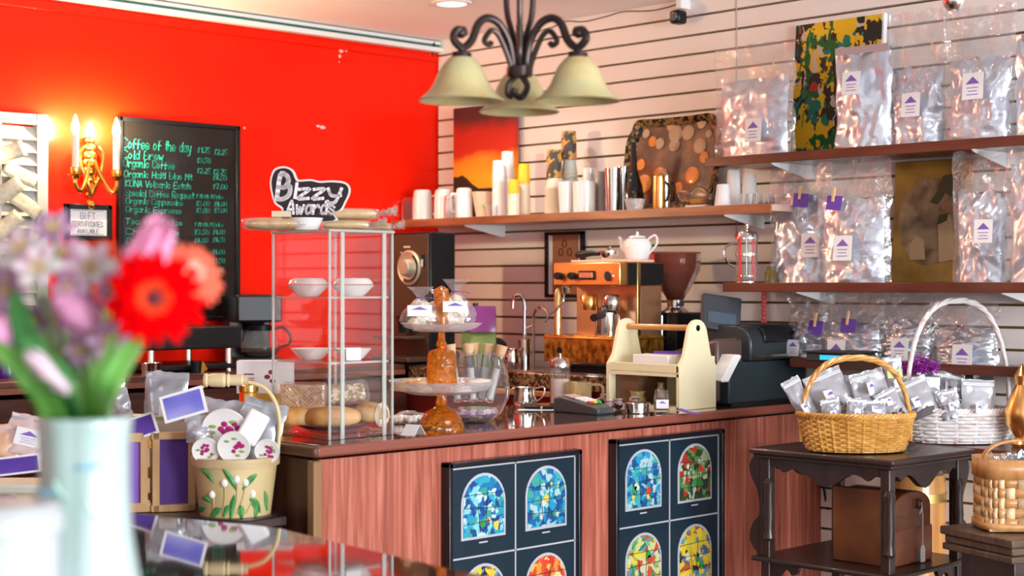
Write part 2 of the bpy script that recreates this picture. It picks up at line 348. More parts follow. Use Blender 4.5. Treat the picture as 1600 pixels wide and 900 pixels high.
SZ4=1.13
SXk=SX; SX=4.74
shelf('lowest dark shelf behind the baskets, carrying a row of clear bags',2.0,onX(1236,4.74)[0],SZ4,M_shelf,M_shelf,(3.0,2.4)); SX=4.56
SZ5=.875
shelf('low dark wooden wall shelf under the white wicker basket, right of the side table',2.0,3.0,SZ5,M_shelf,M_shelf,(2.9,2.2)); SX=SXk
# ---------------------------------------------------------------- foreground glossy table
TZ=.89
M_ttop=mat('black_glass_top',(.012,.006,.006),.03,coat=1,spec=.9)
MAT['black_glass_top'].node_tree.nodes['Principled BSDF'].inputs['IOR'].default_value=1.9
tb=thing('display_table','dark mirror-topped foreground table reflecting the red wall','table',(0,0,0))
def slab(name,P,z0,z1,m,parent,**k):
    n=len(P); g=G(); g.add([(x,y,z0) for x,y in P]+[(x,y,z1) for x,y in P],[tuple(range(n))[::-1],tuple(range(n,2*n))]+[(i,(i+1)%n,n+(i+1)%n,n+i) for i in range(n)])
    return part(name,g,m,parent,**k)
EDGE=[(1.88,1.15),(1.885,2.07),(1.925,2.5),(1.945,2.68),(1.93,2.76),(1.90,2.86),(1.83,3.12),(1.79,3.60),(.35,3.60),(.35,1.15)]
slab('table_top',EDGE,TZ-.02,TZ,M_ttop,tb,bev=.004)
slab('base_cabinet',[(.40,1.2),(1.82,1.2),(1.86,2.5),(1.80,2.9),(1.72,3.5),(.40,3.5)],0,TZ-.021,M_cside,tb)
T2=.78
t2=thing('low_table','low dark table beyond the mirror-topped one, carrying the painted basket and gifts','table',(0,0,0))
slab('table_top',[(1.87,3.42),(2.50,3.42),(2.50,4.70),(1.87,4.70)],T2-.025,T2,M_dkwood,t2,bev=.003)
slab('apron',[(1.92,3.47),(2.45,3.47),(2.45,4.65),(1.92,4.65)],T2-.11,T2-.0255,M_cside,t2)
for a_ in (1.94,2.43):
    for b_ in (3.49,4.63): part('leg',G().box((a_,b_,(T2-.11)/2),(.05,.05,T2-.11)),M_cside,t2,bev=.004)
# ================================================================= RED WALL
FX=Matrix.Rotation(R(90),4,'X')     # lathe axis z -> -y
def onwall(px,py,off=0):
    x,t=onY(px,WY-off); return x,Zp(py,t)
def fit(g,text,px0,py0,px1,hpx,wd,y,ox,oz,off,slant=.08):
    xa,t=onY(px0,WY-off); xb,_=onY(px1,WY-off); h=hpx*.9*t/F
    write(g,text,xa-ox,Zp(py0,t)-oz,h,wd,y,cond=(xb-xa)/(textw(text)*h/6),slant=slant,sm=3)
# chalkboard
x0,_=onY(181,WY); x1,t1=onY(370,WY); zt=Zp(198,t1); zb=Zp(500,t1); wv=x1-x0; hv=zt-zb
cb=thing('chalkboard_menu','tall black framed chalkboard menu with turquoise handwriting on the red wall','menu board',(x0,WY,zb))
part('board',G().box((wv/2,-.008,hv/2),(wv-.01,.012,hv-.01)),mat('chalkboard_face',(.012,.009,.008),.22,coat=.3),cb)
g=G()
for c,s in [((wv/2,-.014,hv-.009),(wv,.028,.018)),((wv/2,-.014,.009),(wv,.028,.018)),((.009,-.014,hv/2),(.018,.028,hv)),((wv-.009,-.014,hv/2),(.018,.028,hv))]: g.box(c,s)
part('frame',g,M_black,cb,bev=.003)
M_chalk=mat('turquoise_chalk',(.03,.62,.48),.7)
g=G()
rows=[("Coffee of the day",192,231,300,17),("$1.75",309,238,329,9),("$2.25",335,241,356,9),("Cold Brew",192,247,257,14),("$3.50",308,254,330,8.5),
("Organic Coffee",193,260,274,13),("$2.25",308,270,330,8.5),("$2.75",333,272,355,8.5),("Organic Haiti Blue Mt",194,276,300,11),("$4.50",333,281,355,8.5),
("KONA Volcanic Estate",196,291,300,11),("$7.00",333,295,356,8.5),("Special Coffee Request",196,306,303,11),("$ Market Price",307,309,350,6.5),
("Organic Cappuccino",197,318,287,10),("$3.00",307,321,328,8),("$4.00",335,322,355,8),("Organic Espresso",197,331,285,10),("$3.00",307,332,328,8),("$3.00",335,332,355,8),
("Tea of choice",196,350,286,10),("$ Market Price",304,353,350,6.5),("Chai Latte",197,366,281,10),("$3.50",304,366,328,8),("$4.00",333,366,352,8),
("Decaf Latte",198,381,281,10),("$4.00",304,379,326,8),("$4.50",333,378,352,8),("Cocoa",199,398,245,10),("$4.00",332,397,352,8),("$3.50",332,411,352,8),("$3.00",332,425,350,8)]
for tx,a,b,c_,h in rows: fit(g,tx,a,b,c_,h,.0034 if h>12 else .0026,-.0150,x0,zb,.015)
part('handwriting',g,M_chalk,cb,smooth=0)
# gift sign
x0,_=onY(99,WY); x1,t1=onY(172,WY); zt=Zp(321,t1); zb=Zp(377,t1); wv=x1-x0; hv=zt-zb
sg=thing('framed_sign','small black framed gift certificates sign under the gold wall sconce','sign',(x0,WY,zb))
part('paper',G().box((wv/2,-.006,hv/2),(wv-.02,.008,hv-.02)),M_white,sg)
g=G(); f=.02
for c,s in [((wv/2,-.01,hv-f/2),(wv,.02,f)),((wv/2,-.01,f/2),(wv,.02,f)),((f/2,-.01,hv/2),(f,.02,hv)),((wv-f/2,-.01,hv/2),(f,.02,hv))]: g.box(c,s)
part('frame',g,M_black,sg,bev=.003)
g=G()
write(g,"GIFT",wv/2,hv*.60,.024,.0022,-.0108,center=True,cond=.8); write(g,"CERTIFICATES",wv/2,hv*.385,.019,.002,-.0108,center=True,cond=.66); write(g,"AVAILABLE",wv/2,hv*.21,.015,.0018,-.0108,center=True,cond=.8)
g.box((wv/2,-.0108,hv*.83),(wv*.66,.0005,.0015)); g.box((wv/2,-.0108,hv*.17),(wv*.66,.0005,.0015))
part('lettering',g,mat('ink',(.03,.02,.08),.6),sg,smooth=0)
# louvred shutter with banknotes
x0,_=onY(-22,WY); x1,t1=onY(68,WY); zt=Zp(181,t1); zb=BZ+.004; wv=x1-x0; hv=zt-zb
M_shut=ramp_mat('chipped_white_paint',[(.0,(.5,.3,.16)),(.30,(.55,.38,.25)),(.36,(.55,.53,.5)),(1,(.58,.57,.56))],scale=(14,14,30),rough=.6)
sh=thing('louvred_shutter','chipped white wooden louvred shutter on the far left of the red wall','shutter',(x0,WY,zb))
g=G(); st=.045
for c,s in [((wv-st/2,-.02,hv/2),(st,.035,hv)),((st/2,-.02,hv/2),(st,.035,hv)),((wv/2,-.02,hv-.02),(wv-2*st,.03,.04)),((wv/2,-.02,.03),(wv-2*st,.03,.06))]: g.box(c,s)
part('frame',g,M_shut,sh,bev=.003)
g=G(); n=int((hv-.1)/.048)
for i in range(n): g.box((wv/2,-.02,.08+i*.048),(wv-2*st,.006,.058),rx=R(-28))
part('louvres',g,M_shut,sh)
M_note=ramp_mat('banknote',[(.3,(.48,.45,.34)),(.5,(.62,.58,.44)),(.8,(.7,.66,.52))],scale=(60,60,60),rough=.7)
for i,(a,b,rot,st_) in enumerate([(12,238,20,0),(30,272,-28,1),(8,300,35,0),(38,322,-35,1),(10,352,40,0),(40,372,-15,1)]):
    x,z=onwall(a,b,.05); o=part('banknote',G().sheet(lambda u,v:((u-.5)*.13,.012*math.sin(u*3+i),(v-.5)*.06),8,3),M_note,loc=(x,WY-.062,z),sol=.0006)
    o.rotation_euler=(R(-12),R(-rot),0)
    tag(o,['greenish banknote tucked in the shutter, topmost','banknote tucked in the shutter, second from the top','banknote leaning right in the shutter, third from the top','banknote leaning left in the shutter, fourth from the top','banknote at the left of the shutter just above the flowers','lowest banknote, by the right stile of the shutter'][i],'banknote','banknotes tucked in the shutter')
# gold sconce
SO=.10
xs,z0=onwall(138,262,0)
sn=thing('wall_sconce','ornate gold wall sconce with two lit candle bulbs beside the chalkboard','wall lamp',(xs,WY,z0))
def lz(py,off=SO): return Zp(py,onY(150,WY-off)[1])-z0
g=G()
for k in range(9):
    zc=.105-.03*k; wr=[.022,.03,.034,.036,.034,.03,.026,.018,.014][k]
    g.ball((0,-.014,zc),wr,12,8,1,.5,.75)
for sx_ in (-1,1): g.tube(catmull([(sx_*.03,-.02,.08),(sx_*.05,-.025,.05),(sx_*.045,-.025,0),(sx_*.02,-.03,-.06),(0,-.02,-.11)],5),.009,8)
g.ball((0,-.02,-.145),.018,10,8)
part('backplate',g,M_gold,sn)
M_flame=mat('candle_bulb',(1,1,1),.3,emis=(1,.80,.45),es=900); M_candle=mat('candle_sleeve',(.9,.82,.7),.5)
for a,side in ((118,-1),(182,1)):
    xa,_=onY(a,WY-SO); dx=xa-xs; zc=lz(277)
    g=G().tube(catmull([(side*.012,-.03,.02),(dx*.35,-.05,-.03 if side>0 else -.05),(dx*.75,-SO*.9,zc-.055),(dx,-SO,zc-.03),(dx,-SO,zc)],8),[.009]*33,8)
    part('arm',g,M_gold,sn)
    part('drip_cup',G().lathe([(0,-.012),(.012,-.01),(.018,0),(.034,.003),(.036,.006),(.016,.008),(.02,.02),(.019,.034),(.012,.036),(0,.036)],20,(dx,-SO,zc)),M_gold,sn)
    zt=lz(213)
    part('candle_tube',G().lathe([(.0125,zc+.03),(.0125,zt),(0,zt)],18,(dx,-SO,0)),M_candle,sn)
    part('bulb',G().lathe([(.006,0),(.013,.018),(.014,.03),(.009,.052),(.003,.072),(0,.078)],16,(dx,-SO,zt)),M_flame,sn)
# ================================================================= CHANDELIER
D0=3.3; cx_,cy_=atD(812,D0); PM=F/D0
def cz(py): return (HY-py)/PM
ch=thing('chandelier','dark bronze three-arm chandelier with cream bell glass shades','chandelier',(cx_,cy_,EYE),RC)
rr=lambda o: o/(PM*math.sin(PI/3))
M_shade=ramp_mat('alabaster_glass',[(.3,(.58,.42,.18)),(.5,(.60,.53,.27)),(.75,(.50,.50,.29))],scale=(16,16,16),rough=.35,coat=.35)
nb=M_shade.node_tree.nodes['Principled BSDF']; nb.inputs['Subsurface Weight'].default_value=.3; nb.inputs['Subsurface Radius'].default_value=(.03,.03,.02)
for k,an in enumerate((R(210),R(330),R(90))):
    M=Matrix.Rotation(an,4,'Z')
    main=[(12,112),(11,95),(17,65),(32,40),(50,33),(64,44),(74,70),(88,82),(101,70),(97,57),(89,56),(88,63)]
    g=G().tube([M@v for v in catmull([(rr(a),0,cz(b)) for a,b in main],5)],[.0085]*50+[.011]*6,10)
    sec=[(14,112),(19,92),(33,60),(44,52),(52,60),(56,70),(49,75),(45,70)]
    g.tube([M@v for v in catmull([(rr(a),.004,cz(b)) for a,b in sec],5)],.006,8)
    tp=M@Vector((rr(89),0,0))
    g.lathe([(.005,cz(84)),(.008,cz(88)),(.02,cz(90)),(.021,cz(99)),(.0,cz(99))],24,(tp.x,tp.y,0)); g.ball((tp.x,tp.y,cz(84)),.008)
    ec=M@Vector((rr(90),0,cz(60))); g.ball(ec,.011)
    part('arm',g,M_iron,ch)
    P=[(19,98),(24,103),(31,112),(37,124),(42,137),(50,149),(61,159),(66,163)]
    inn=[(a-2,b+1.5) for a,b in P][::-1]
    s=part('lamp_shade',G().lathe([(a/PM,cz(b)) for a,b in P+inn],48,(tp.x,tp.y,0)),M_shade,ch)
    part('bulb',G().lathe([(0,cz(155)),(.018,cz(150)),(.024,cz(138)),(.018,cz(125)),(.01,cz(110)),(.01,cz(98))],20,(tp.x,tp.y,0)),mat('frosted_bulb',(.9,.9,.88),.2),s)
g=G().lathe([(0,cz(121)),(.02,cz(121)),(.028,cz(119)),(.028,cz(105)),(.022,cz(103)),(0,cz(103))],28)
g.tube(catmull([(.004,0,cz(118)),(.016,0,cz(135)),(.004,0,cz(152)),(-.012,0,cz(146)),(-.01,0,cz(138))],6),.007,8)
g.tube(catmull([(-.004,0,cz(118)),(-.022,0,cz(130)),(-.026,0,cz(146)),(-.014,0,cz(152))],6),.006,8)
part('hub',g,M_iron,ch)
for k,an in enumerate((R(150),R(30),R(270))):
    M=Matrix.Rotation(an,4,'Z')
    pts=catmull([(.010,0,cz(105)),(.005,0,cz(82)),(.018,0,cz(50)),(.030,0,cz(20)),(.032,0,cz(-20)),(.02,0,cz(-60)),(.004,0,cz(-90))],5)
    part('stem_rod',G().tube([M@v for v in pts],.0065,8),M_iron,ch)
part('chain_rod',G().tube([(0,0,cz(-85)),(0,0,CZ-EYE-.02)],.005,8),M_iron,ch)
part('canopy',G().lathe([(0,-.035),(.03,-.03),(.06,-.006),(.062,0)],32,(0,0,CZ-EYE)),M_iron,ch)
# spotlight head at top edge, hung from ceiling by a rod
xq,yq=atD(1491,3.6); zq=Zp(2,3.6)
sp=thing('spotlight','small chrome ribbed spotlight at the top edge above the silver bags','ceiling light',(xq,yq,zq))
part('head',G().lathe([(0,-.024),(.014,-.021),(.023,-.01),(.026,.002),(.025,.016),(.02,.03),(.012,.04),(0,.042)],26),M_chrome,sp)
part('rod',G().tube([(0,0,.04),(0,0,CZ-zq)],.004,8),M_iron,sp)
# security camera with wire
yc,t=onX(1060,WX-.06); zc=Zp(27,t)
sc_=thing('security_camera','small black security camera on a white mount high on the slat wall','camera',(WX,yc,zc),R(-90))
part('mount',G().box((0,-.03,.055),(.03,.06,.04)),M_white,sc_,bev=.004)
part('housing',G().box((.0,-.06,0),(.05,.06,.055)),M_black,sc_,bev=.012)
part('lens',G().lathe([(.019,0),(.017,.004),(.010,.002),(0,.004)],24,M=Matrix.Translation((0,-.09,0))@FX),mat('lens_ring',(.15,.16,.18),.15,.5),sc_)
g=G(); pts=[]
for a,b in [(1063,4),(1045,11),(1015,17),(975,18),(950,25),(912,34),(885,33),(862,43),(835,50),(815,50)]:
    y_,t_=onX(a,WX-.006); pts.append((WX-.006,y_,Zp(b,t_)))
tag(part('cable',G().tube(catmull(pts,4),.0022,6),M_iron),'thin dark cable looping along the top of the slat wall','cable')
# ================================================================= PICTURES ON THE SLAT WALL
FZ=lambda X,rz=R(-90):None
def wallrect(px0,px1,py0,py1,X):
    """left/right edges and top/bottom on plane X; returns centre y, width, z0, z1"""
    ya,ta=onX(px0,X); yb,tb_=onX(px1,X); tm=(ta+tb_)/2
    return (ya+yb)/2,abs(ya-yb),Zp(py1,tm),Zp(py0,tm),tm
# sunset painting
yc,wv,z0,z1,t=wallrect(714,808,165,300,WX-.03)
z0=SZ1+.001; hv=z1-z0+.0
pt=thing('painting','orange and red sunset canvas with dark trees leaning behind the cups','painting',(WX-.036,yc,z0),R(-90))
M_sun=ramp_mat('sunset_paint',[(0,(.95,.42,.02)),(.38,(.96,.45,.02)),(.52,(.95,.3,.02)),(.6,(.62,.03,.01)),(.78,(.55,.02,.01)),(.9,(.10,.02,.02)),(1,(.06,.02,.03))],rough=.5)
nt=M_sun.node_tree; 
for n_ in list(nt.nodes):
    if n_.type=='TEX_NOISE':
        nz=n_
sx_=nt.nodes.new('ShaderNodeSeparateXYZ'); tcn=[n for n in nt.nodes if n.type=='TEX_COORD'][0]; crn=[n for n in nt.nodes if n.type=='VALTORGB'][0]
nt.links.new(tcn.outputs['Object'],sx_.inputs[0]); ma=nt.nodes.new('ShaderNodeMath'); ma.operation='MULTIPLY_ADD'; ma.inputs[1].default_value=1/hv; 
mb=nt.nodes.new('ShaderNodeMath'); mb.operation='MULTIPLY_ADD'; mb.inputs[1].default_value=.22; mb.inputs[2].default_value=-.11; nt.links.new(nz.outputs[0],mb.inputs[0]); nt.links.new(sx_.outputs[2],ma.inputs[0]); nt.links.new(mb.outputs[0],ma.inputs[2]); nt.links.new(ma.outputs[0],crn.inputs[0])
part('canvas',G().box((0,-.0,hv/2),(wv,.03,hv)),M_sun,pt)
g=G(); W2=wv/2
def hill(xs_,y): xs_=[(a,b+(.045 if b>.02 else 0)) for a,b in xs_]; g.prism(xs_,-.017-y,-.0155)
hill([(-W2+.002,.005),(-W2+.002,.16),(-W2+.03,.158),(-W2+.06,.165),(-W2+.09,.15),(-W2+.13,.12),(-W2+.17,.10),(W2-.10,.10),(W2-.07,.13),(W2-.04,.15),(W2-.002,.16),(W2-.002,.005)],0)
part('painted_trees',g,mat('dark_paint',(.03,.016,.008),.6),pt)
# circles poster
yc,wv,z0,z1,t=wallrect(853,912,362,465,WX-.012); hv=z1-z0
fr=thing('framed_print','narrow black framed print with three small rings behind the espresso machine','print',(WX-.001,yc,z0),R(-90))
g=G(); f=.014
for c,s in [((0,-.01,hv-f/2),(wv,.02,f)),((0,-.01,f/2),(wv,.02,f)),((-wv/2+f/2,-.01,hv/2),(f,.02,hv)),((wv/2-f/2,-.01,hv/2),(f,.02,hv))]: g.box(c,s)
part('frame',g,M_black,fr)
part('mat_board',G().box((0,-.005,hv/2),(wv-.02,.008,hv-.02)),M_white,fr)
part('print',G().box((.004,-.0095,hv/2),(wv*.68,.002,hv*.9)),mat('brown_print',(.35,.15,.08),.6),fr)
g=G()
for a,b in ((0,hv*.82),(-.022,hv*.69),(.03,hv*.69)): g.tube([(a+.012*math.cos(q*PI/8),-.0115,b+.016*math.sin(q*PI/8)) for q in range(16)],.0025,5,closed=True)
part('ring_drawings',g,mat('ring_ink',(.12,.03,.02),.6),fr)
# painted tray
yc,wv,z0,z1,t=wallrect(980,1122,180,318,WX-.06); z0=SZ1+.004; hv=z1-z0
tr=thing('painted_tray','dark scalloped tray painted with fruit, its rim gold, leaning behind the metal cups','tray',(WX-.075,yc,z0),rot=(R(-8),0,R(-90)))
def trayout(s,w,h):
    P=[]; 
    for q in range(72):
        a=2*PI*q/72; ca,sa=math.cos(a),math.sin(a); e=.36
        x=abs(ca)**e*(1 if ca>0 else -1); z=abs(sa)**e*(1 if sa>0 else -1)
        wob=1+.03*math.cos(6*a)
        P.append((x*w/2*s*wob,z*h/2*s*wob+h/2))
    return P
o1=trayout(1,wv,hv); o2=trayout(.86,wv,hv)
M_tart=ramp_mat('fruit_still_life',[(.3,(.05,.02,.012)),(.5,(.13,.055,.025)),(.68,(.30,.13,.06))],scale=(9,9,9),rough=.25,coat=.5)
g=G(); n=len(o1)
g.add([(x,0,z) for x,z in trayout(.84,wv,hv)],[tuple(range(n))[::-1]])
part('picture',g,M_tart,tr)
g=G(); k=[(1,-.012),(.985,-.03),(.93,-.024),(.84,-.002),(.86,.004),(1,-.008)]
vs=[];
for s,y in k: vs+=[(x,y,z) for x,z in trayout(s,wv,hv)]
g.add(vs,[(a*n+i,a*n+(i+1)%n,((a+1)%6)*n+(i+1)%n,((a+1)%6)*n+i) for a in range(6) for i in range(n)])
part('rim',g,ramp_mat('gold_leaf_rim',[(.45,(.015,.01,.008)),(.6,(.5,.3,.08)),(.75,(.02,.012,.01))],scale=(60,60,60),rough=.25,coat=.4,metal=.3),tr)
for (a,b,r,m_) in [(-.11,.10,.05,0),(-.05,.13,.04,0),(-.13,.17,.03,0),(.08,.12,.045,0),(.12,.18,.03,0),(0,.23,.035,1),(.05,.27,.04,1),(-.06,.24,.03,1),(.1,.3,.03,1),(-.02,.3,.03,1),(-.09,.25,.028,0),(-.12,.28,.025,1),(.03,.08,.03,0),(.10,.22,.04,1),(.0,.27,.045,1),(-.02,.10,.035,0),(.13,.26,.02,1)]:
    part('painted_fruit',G().ball((a*wv/.36,-.003,b*hv/.33),r*.8,14,8,1,.12,1),[mat('orange_paint',(.80,.25,.03),.4,coat=.3),mat('tan_paint',(.55,.38,.24),.4,coat=.3)][m_],tr)
# abstract painting on upper shelf
yc,wv,z0,z1,t=wallrect(1237,1376,28,238,WX-.05); z0=SZ2+.002; hv=z1-z0
ab=thing('painting','abstract canvas of yellow, green and black splashes between the silver bags','painting',(WX-.05,yc,z0),rot=(R(-4),0,R(-90)))
part('canvas',G().box((0,0,hv/2),(wv,.022,hv)),M_white,ab,label='pale canvas edge')
M_abs=ramp_mat('splash_paint',[(0,(.85,.52,.01)),(.18,(.02,.13,.03)),(.33,(.65,.52,.45)),(.43,(.04,.025,.015)),(.60,(.85,.50,.02)),(.72,(.02,.20,.14)),(.82,(.5,.04,.03)),(.87,(.02,.02,.02))],tex='voronoi',scale=(26,26,18),rough=.35,dist=6,const=True)
part('painted_surface',G().box((-.001,-.0125,hv/2),(wv-.012,.002,hv-.008)),M_abs,ab)
g=G(); g.prism([(.0,.10),(.02,.26),(-.03,.33),(.05,.36),(.11,.34),(wv/2-.01,.3),(wv/2-.01,.12),(.08,.08)],-.0155,-.0136)
part('dark_paint_patch',g,ramp_mat('dark_splash',[(.4,(.03,.017,.006)),(.62,(.10,.05,.01)),(.68,(.6,.4,.02))],scale=(14,14,14),rough=.4),ab)
r_=random.Random(12)
for q in range(16):
    a,b=r_.uniform(-.45,.45)*wv,r_.uniform(.1,.95)*hv; an=r_.uniform(.6,2.4); L_=r_.uniform(.04,.13)
    P=catmull([(min(max(a+(u-.5)*L_*math.cos(an)+r_.uniform(-.01,.01),-wv*.47),wv*.47),-.0145,min(max(b+(u-.5)*L_*math.sin(an),.01),hv-.01)) for u in (0,.33,.66,1)],4)
    part('paint_stroke',G().tube(P,[r_.uniform(.0015,.005)]*len(P),6,flat=.35),[mat('stroke_black',(.015,.012,.01),.4),mat('stroke_yellow',(.88,.58,.03),.4),mat('stroke_green',(.03,.18,.04),.4),mat('stroke_white',(.75,.68,.62),.4)][q%4 if q%5 else 0],ab)
# oval portrait on the lower shelf
yc,wv,z0,z1,t=wallrect(1396,1512,250,436,WX-.045); z0=SZ3+.002; hv=z1-z0
op=thing('painting','old brown picture of a woman in an oval, standing on the lower shelf','painting',(WX-.05,yc,z0),rot=(R(-4),0,R(-90)))
part('panel',G().box((0,0,hv/2),(wv,.024,hv)),ramp_mat('aged_gold_panel',[(.3,(.16,.09,.02)),(.6,(.36,.19,.03)),(.8,(.22,.14,.04))],scale=(9,9,9),rough=.35,coat=.3),op,bev=.003)
g=G(); a_,b_=wv*.42,hv*.36; zc_=hv*.5
g.prism([(a_*math.cos(q*PI/24),zc_+b_*math.sin(q*PI/24)) for q in range(48)],-.0135,-.0122)
part('oval_scene',g,ramp_mat('sepia_scene',[(.3,(.09,.05,.025)),(.55,(.26,.16,.09)),(.75,(.42,.29,.17))],scale=(13,13,13),rough=.4,dist=.5),op)
g=G(); g.m=0
g.prism([(.045,.07),(.035,.2),(.05,.235),(.075,.235),(.09,.19),(.11,.08)],-.0155,-.0138)
g.prism([(-.07,.08),(-.075,.13),(-.05,.165),(-.02,.15),(-.01,.08)],-.0155,-.0138); g.m=1
g.prism([(.062+.016*math.cos(q*PI/8),.262+.02*math.sin(q*PI/8)) for q in range(16)],-.0158,-.0138)
g.m=2; g.prism([(.0,.28),(.03,.32),(.05,.37),(.11,.38),(.13,.3),(.10,.29),(.06,.31),(.03,.27)],-.0155,-.0138); g.prism([(.03,.2),(.04,.235),(.075,.24),(.07,.215),(.05,.205)],-.016,-.0145)
part('painted_figures',g,[mat('gown_paint',(.40,.26,.14),.5),mat('hair_paint',(.25,.12,.06),.5),mat('tree_paint',(.06,.045,.015),.5)],op)
# counter-front stained-glass prints
def glassmat(nm,cols,s=48): 
    m_=ramp_mat(nm,[(i/len(cols),c) for i,c in enumerate(cols)],tex='voronoi',scale=(s,s,s),rough=.35,dist=3.0,const=True,coat=.1); return m_
BL=[(.01,.13,.40),(.02,.34,.52),(.25,.62,.70),(.01,.07,.28),(.03,.40,.55),(.55,.75,.72),(.01,.2,.45),(.05,.35,.3)]
BL2=[(.01,.13,.36),(.02,.30,.55),(.05,.40,.45),(.01,.08,.25),(.4,.6,.62),(.02,.24,.45),(.3,.55,.65),(.06,.38,.3)]
GR=[(.02,.07,.02),(.05,.18,.04),(.35,.45,.25),(.02,.04,.03),(.12,.28,.08),(.5,.55,.4),(.02,.1,.06),(.45,.03,.02)]
YE=[(.75,.55,.02),(.6,.5,.03),(.8,.6,.05),(.05,.12,.3),(.7,.55,.05),(.02,.02,.04),(.1,.3,.4),(.5,.1,.03)]
YG=[(.1,.35,.1),(.7,.6,.05),(.2,.45,.2),(.55,.08,.03),(.6,.6,.2),(.03,.2,.12),(.6,.6,.4),(.1,.3,.4)]
RD=[(.7,.06,.02),(.8,.3,.05),(.6,.04,.02),(.8,.65,.3),(.65,.1,.03),(.4,.02,.02),(.7,.5,.1),(.7,.1,.05)]
ML={k:glassmat('stained_'+k,v) for k,v in dict(blue=BL,azure=BL2,green=GR,yellow=YE,lime=YG,red=RD).items()}
M_mat=mat('navy_mat_board',(.005,.022,.04),.4,coat=.08); M_line=mat('silver_line',(.62,.65,.72),.35,.3); M_came=mat('lead_came',(.02,.02,.03),.5)
M_patch=[mat('patch_red',(.6,.06,.02),.35),mat('patch_yellow',(.8,.6,.08),.35),mat('patch_pale',(.6,.68,.55),.35),mat('patch_green',(.05,.3,.08),.35)]
def printframe(label,px0,px1,pyt,arts):
    xa,ta=onY(px0,CFY-.035); xb,tb2=onY(px1,CFY-.035); zt=min(Zp(pyt,tb2),CT-.04); W=xb-xa; Hh=zt-.06
    f=thing('framed_print',label,'framed print',(xa,CFY,.06))
    g=G(); e=.016
    for c,s in [((W/2,-.018,Hh-e/2),(W,.036,e)),((W/2,-.018,e/2),(W,.036,e)),((e/2,-.018,Hh/2),(e,.036,Hh)),((W-e/2,-.018,Hh/2),(e,.036,Hh))]: g.box(c,s)
    part('frame',g,mat('glossy_black_frame',(.008,.01,.016),.25,coat=.2),f,bev=.003)
    part('mat_board',G().box((W/2,-.012,Hh/2),(W-.02,.016,Hh-.02)),M_mat,f)
    rows=3; iw=W-2*e; ih=Hh-2*e; cw=iw/2; rh=ih/rows
    g=G()
    for q in (0,1,2): g.box((e+q*cw+(.004 if q==0 else -.004 if q==2 else 0),-.021,Hh/2),(.005,.003,ih))
    for q in range(rows+1): g.box((W/2,-.021,e+q*rh+(.004 if q==0 else -.004 if q==rows else 0)),(iw,.003,.005))
    part('silver_lines',g,M_line,f)
    for i,(a,nm) in enumerate(arts):
        r_=i//2; c_=i%2; x=e+cw*(c_+.5); zb=Hh-e-rh*(r_+1)+rh*.22; aw=cw*.62; ah=rh*.66
        def arch(w_,h_,zz): return [(x-w_/2,zz),(x+w_/2,zz)]+[(x+w_/2*math.cos(PI*q/16),zz+h_-w_/2+w_/2*math.sin(PI*q/16)) for q in range(17)]
        part('arch_border',G().prism(arch(aw+.016,ah+.016,zb-.008),-.0225,-.0205),M_line,f)
        p=part('arch_picture',G().prism(arch(aw,ah,zb),-.0245,-.0226),ML[nm],f)
        rd=random.Random(i*7+len(label)); g=G()
        for q in range(5):
            g=G(); mm=M_patch[rd.randrange(4)]; rx_=rd.uniform(.005,.013); px_=x+rd.uniform(-.33,.33)*aw; pz_=zb+rd.uniform(.12,.75)*ah
            g.prism([(px_+rx_*(1+.35*math.sin(3*s_+q))*math.cos(s_*PI/5),pz_+rx_*1.2*(1+.35*math.cos(2*s_+q))*math.sin(s_*PI/5)) for s_ in range(10)],-.0252,-.0246)
            part('coloured_shape',g,mm,p)
        g=G()
        for q in (1,2,3): g.box((x,-.0253,zb+ah*q/4.3),(aw,.0006,.0018),ry=R(rd.uniform(-3,3)))
        g.box((x+.01,-.0253,zb+ah*.45),(.0016,.0006,ah*.7),ry=R(4)); g.box((x-.02,-.0253,zb+ah*.3),(.0016,.0006,ah*.5),ry=R(-7))
        part('lead_lines',g,M_came,p)
        part('caption',G().box((x,-.0212,zb-rh*.075),(.034,.001,.0045)),M_line,f)
    return f
printframe('left framed sheet of arched stained glass prints, mostly blue, on the counter front',702,910,702,[(0,'blue'),(0,'azure'),(0,'yellow'),(0,'red'),(0,'green'),(0,'blue')])
printframe('right framed sheet of arched stained glass prints, green and yellow arches, counter front',963,1133,670,[(0,'azure'),(0,'green'),(0,'lime'),(0,'yellow'),(0,'blue'),(0,'red')])
# ================================================================= ON THE COUNTER
def triangle_label(w,h,parent,loc,rz=0,name='label_sticker',tri=True,lines=True,back=None,rx=0,yoff=0,tilt=0):
    """small white sticker with a purple triangle over lines of print, facing local -y"""
    s=part(name,G().box((0,0,0),(w,.0012,h)),back or M_white,parent,loc=loc,rz=rz)
    s.rotation_euler=(rx,tilt,rz)
    g=G()
    if tri: g.prism([(-w*.34,h*.08),(w*.34,h*.08),(0,h*.36)],-.0011,-.0007)
    if lines:
        for k in range(3): g.box((0,-.0009,-h*(.06+.13*k)),(w*(.55-.1*(k%2)),.0004,h*.03))
    part('printed_mark',g,mat('purple_ink',(.2,.12,.5),.5),s,smooth=0)
    return s
CCX,CCY,ct_=onZ(515,688,CT)
CX1,_=onY(613,CCY); CY1,_=onX(427,CCX)
cw=CX1-CCX; cd=CY1-CCY; CH=Zp(362,ct_)-CT
tl=thing('pastry_case','tall clear acrylic pastry case with two shelves at the left end of the counter','display case',(CCX,CCY,CT))
e=.012
part('base_tray',G().box((cw/2,cd/2,.008),(cw,cd,.016)).box((cw/2,cd/2,.004),(cw+.03,cd+.03,.008)),M_acr,tl,bev=.003)
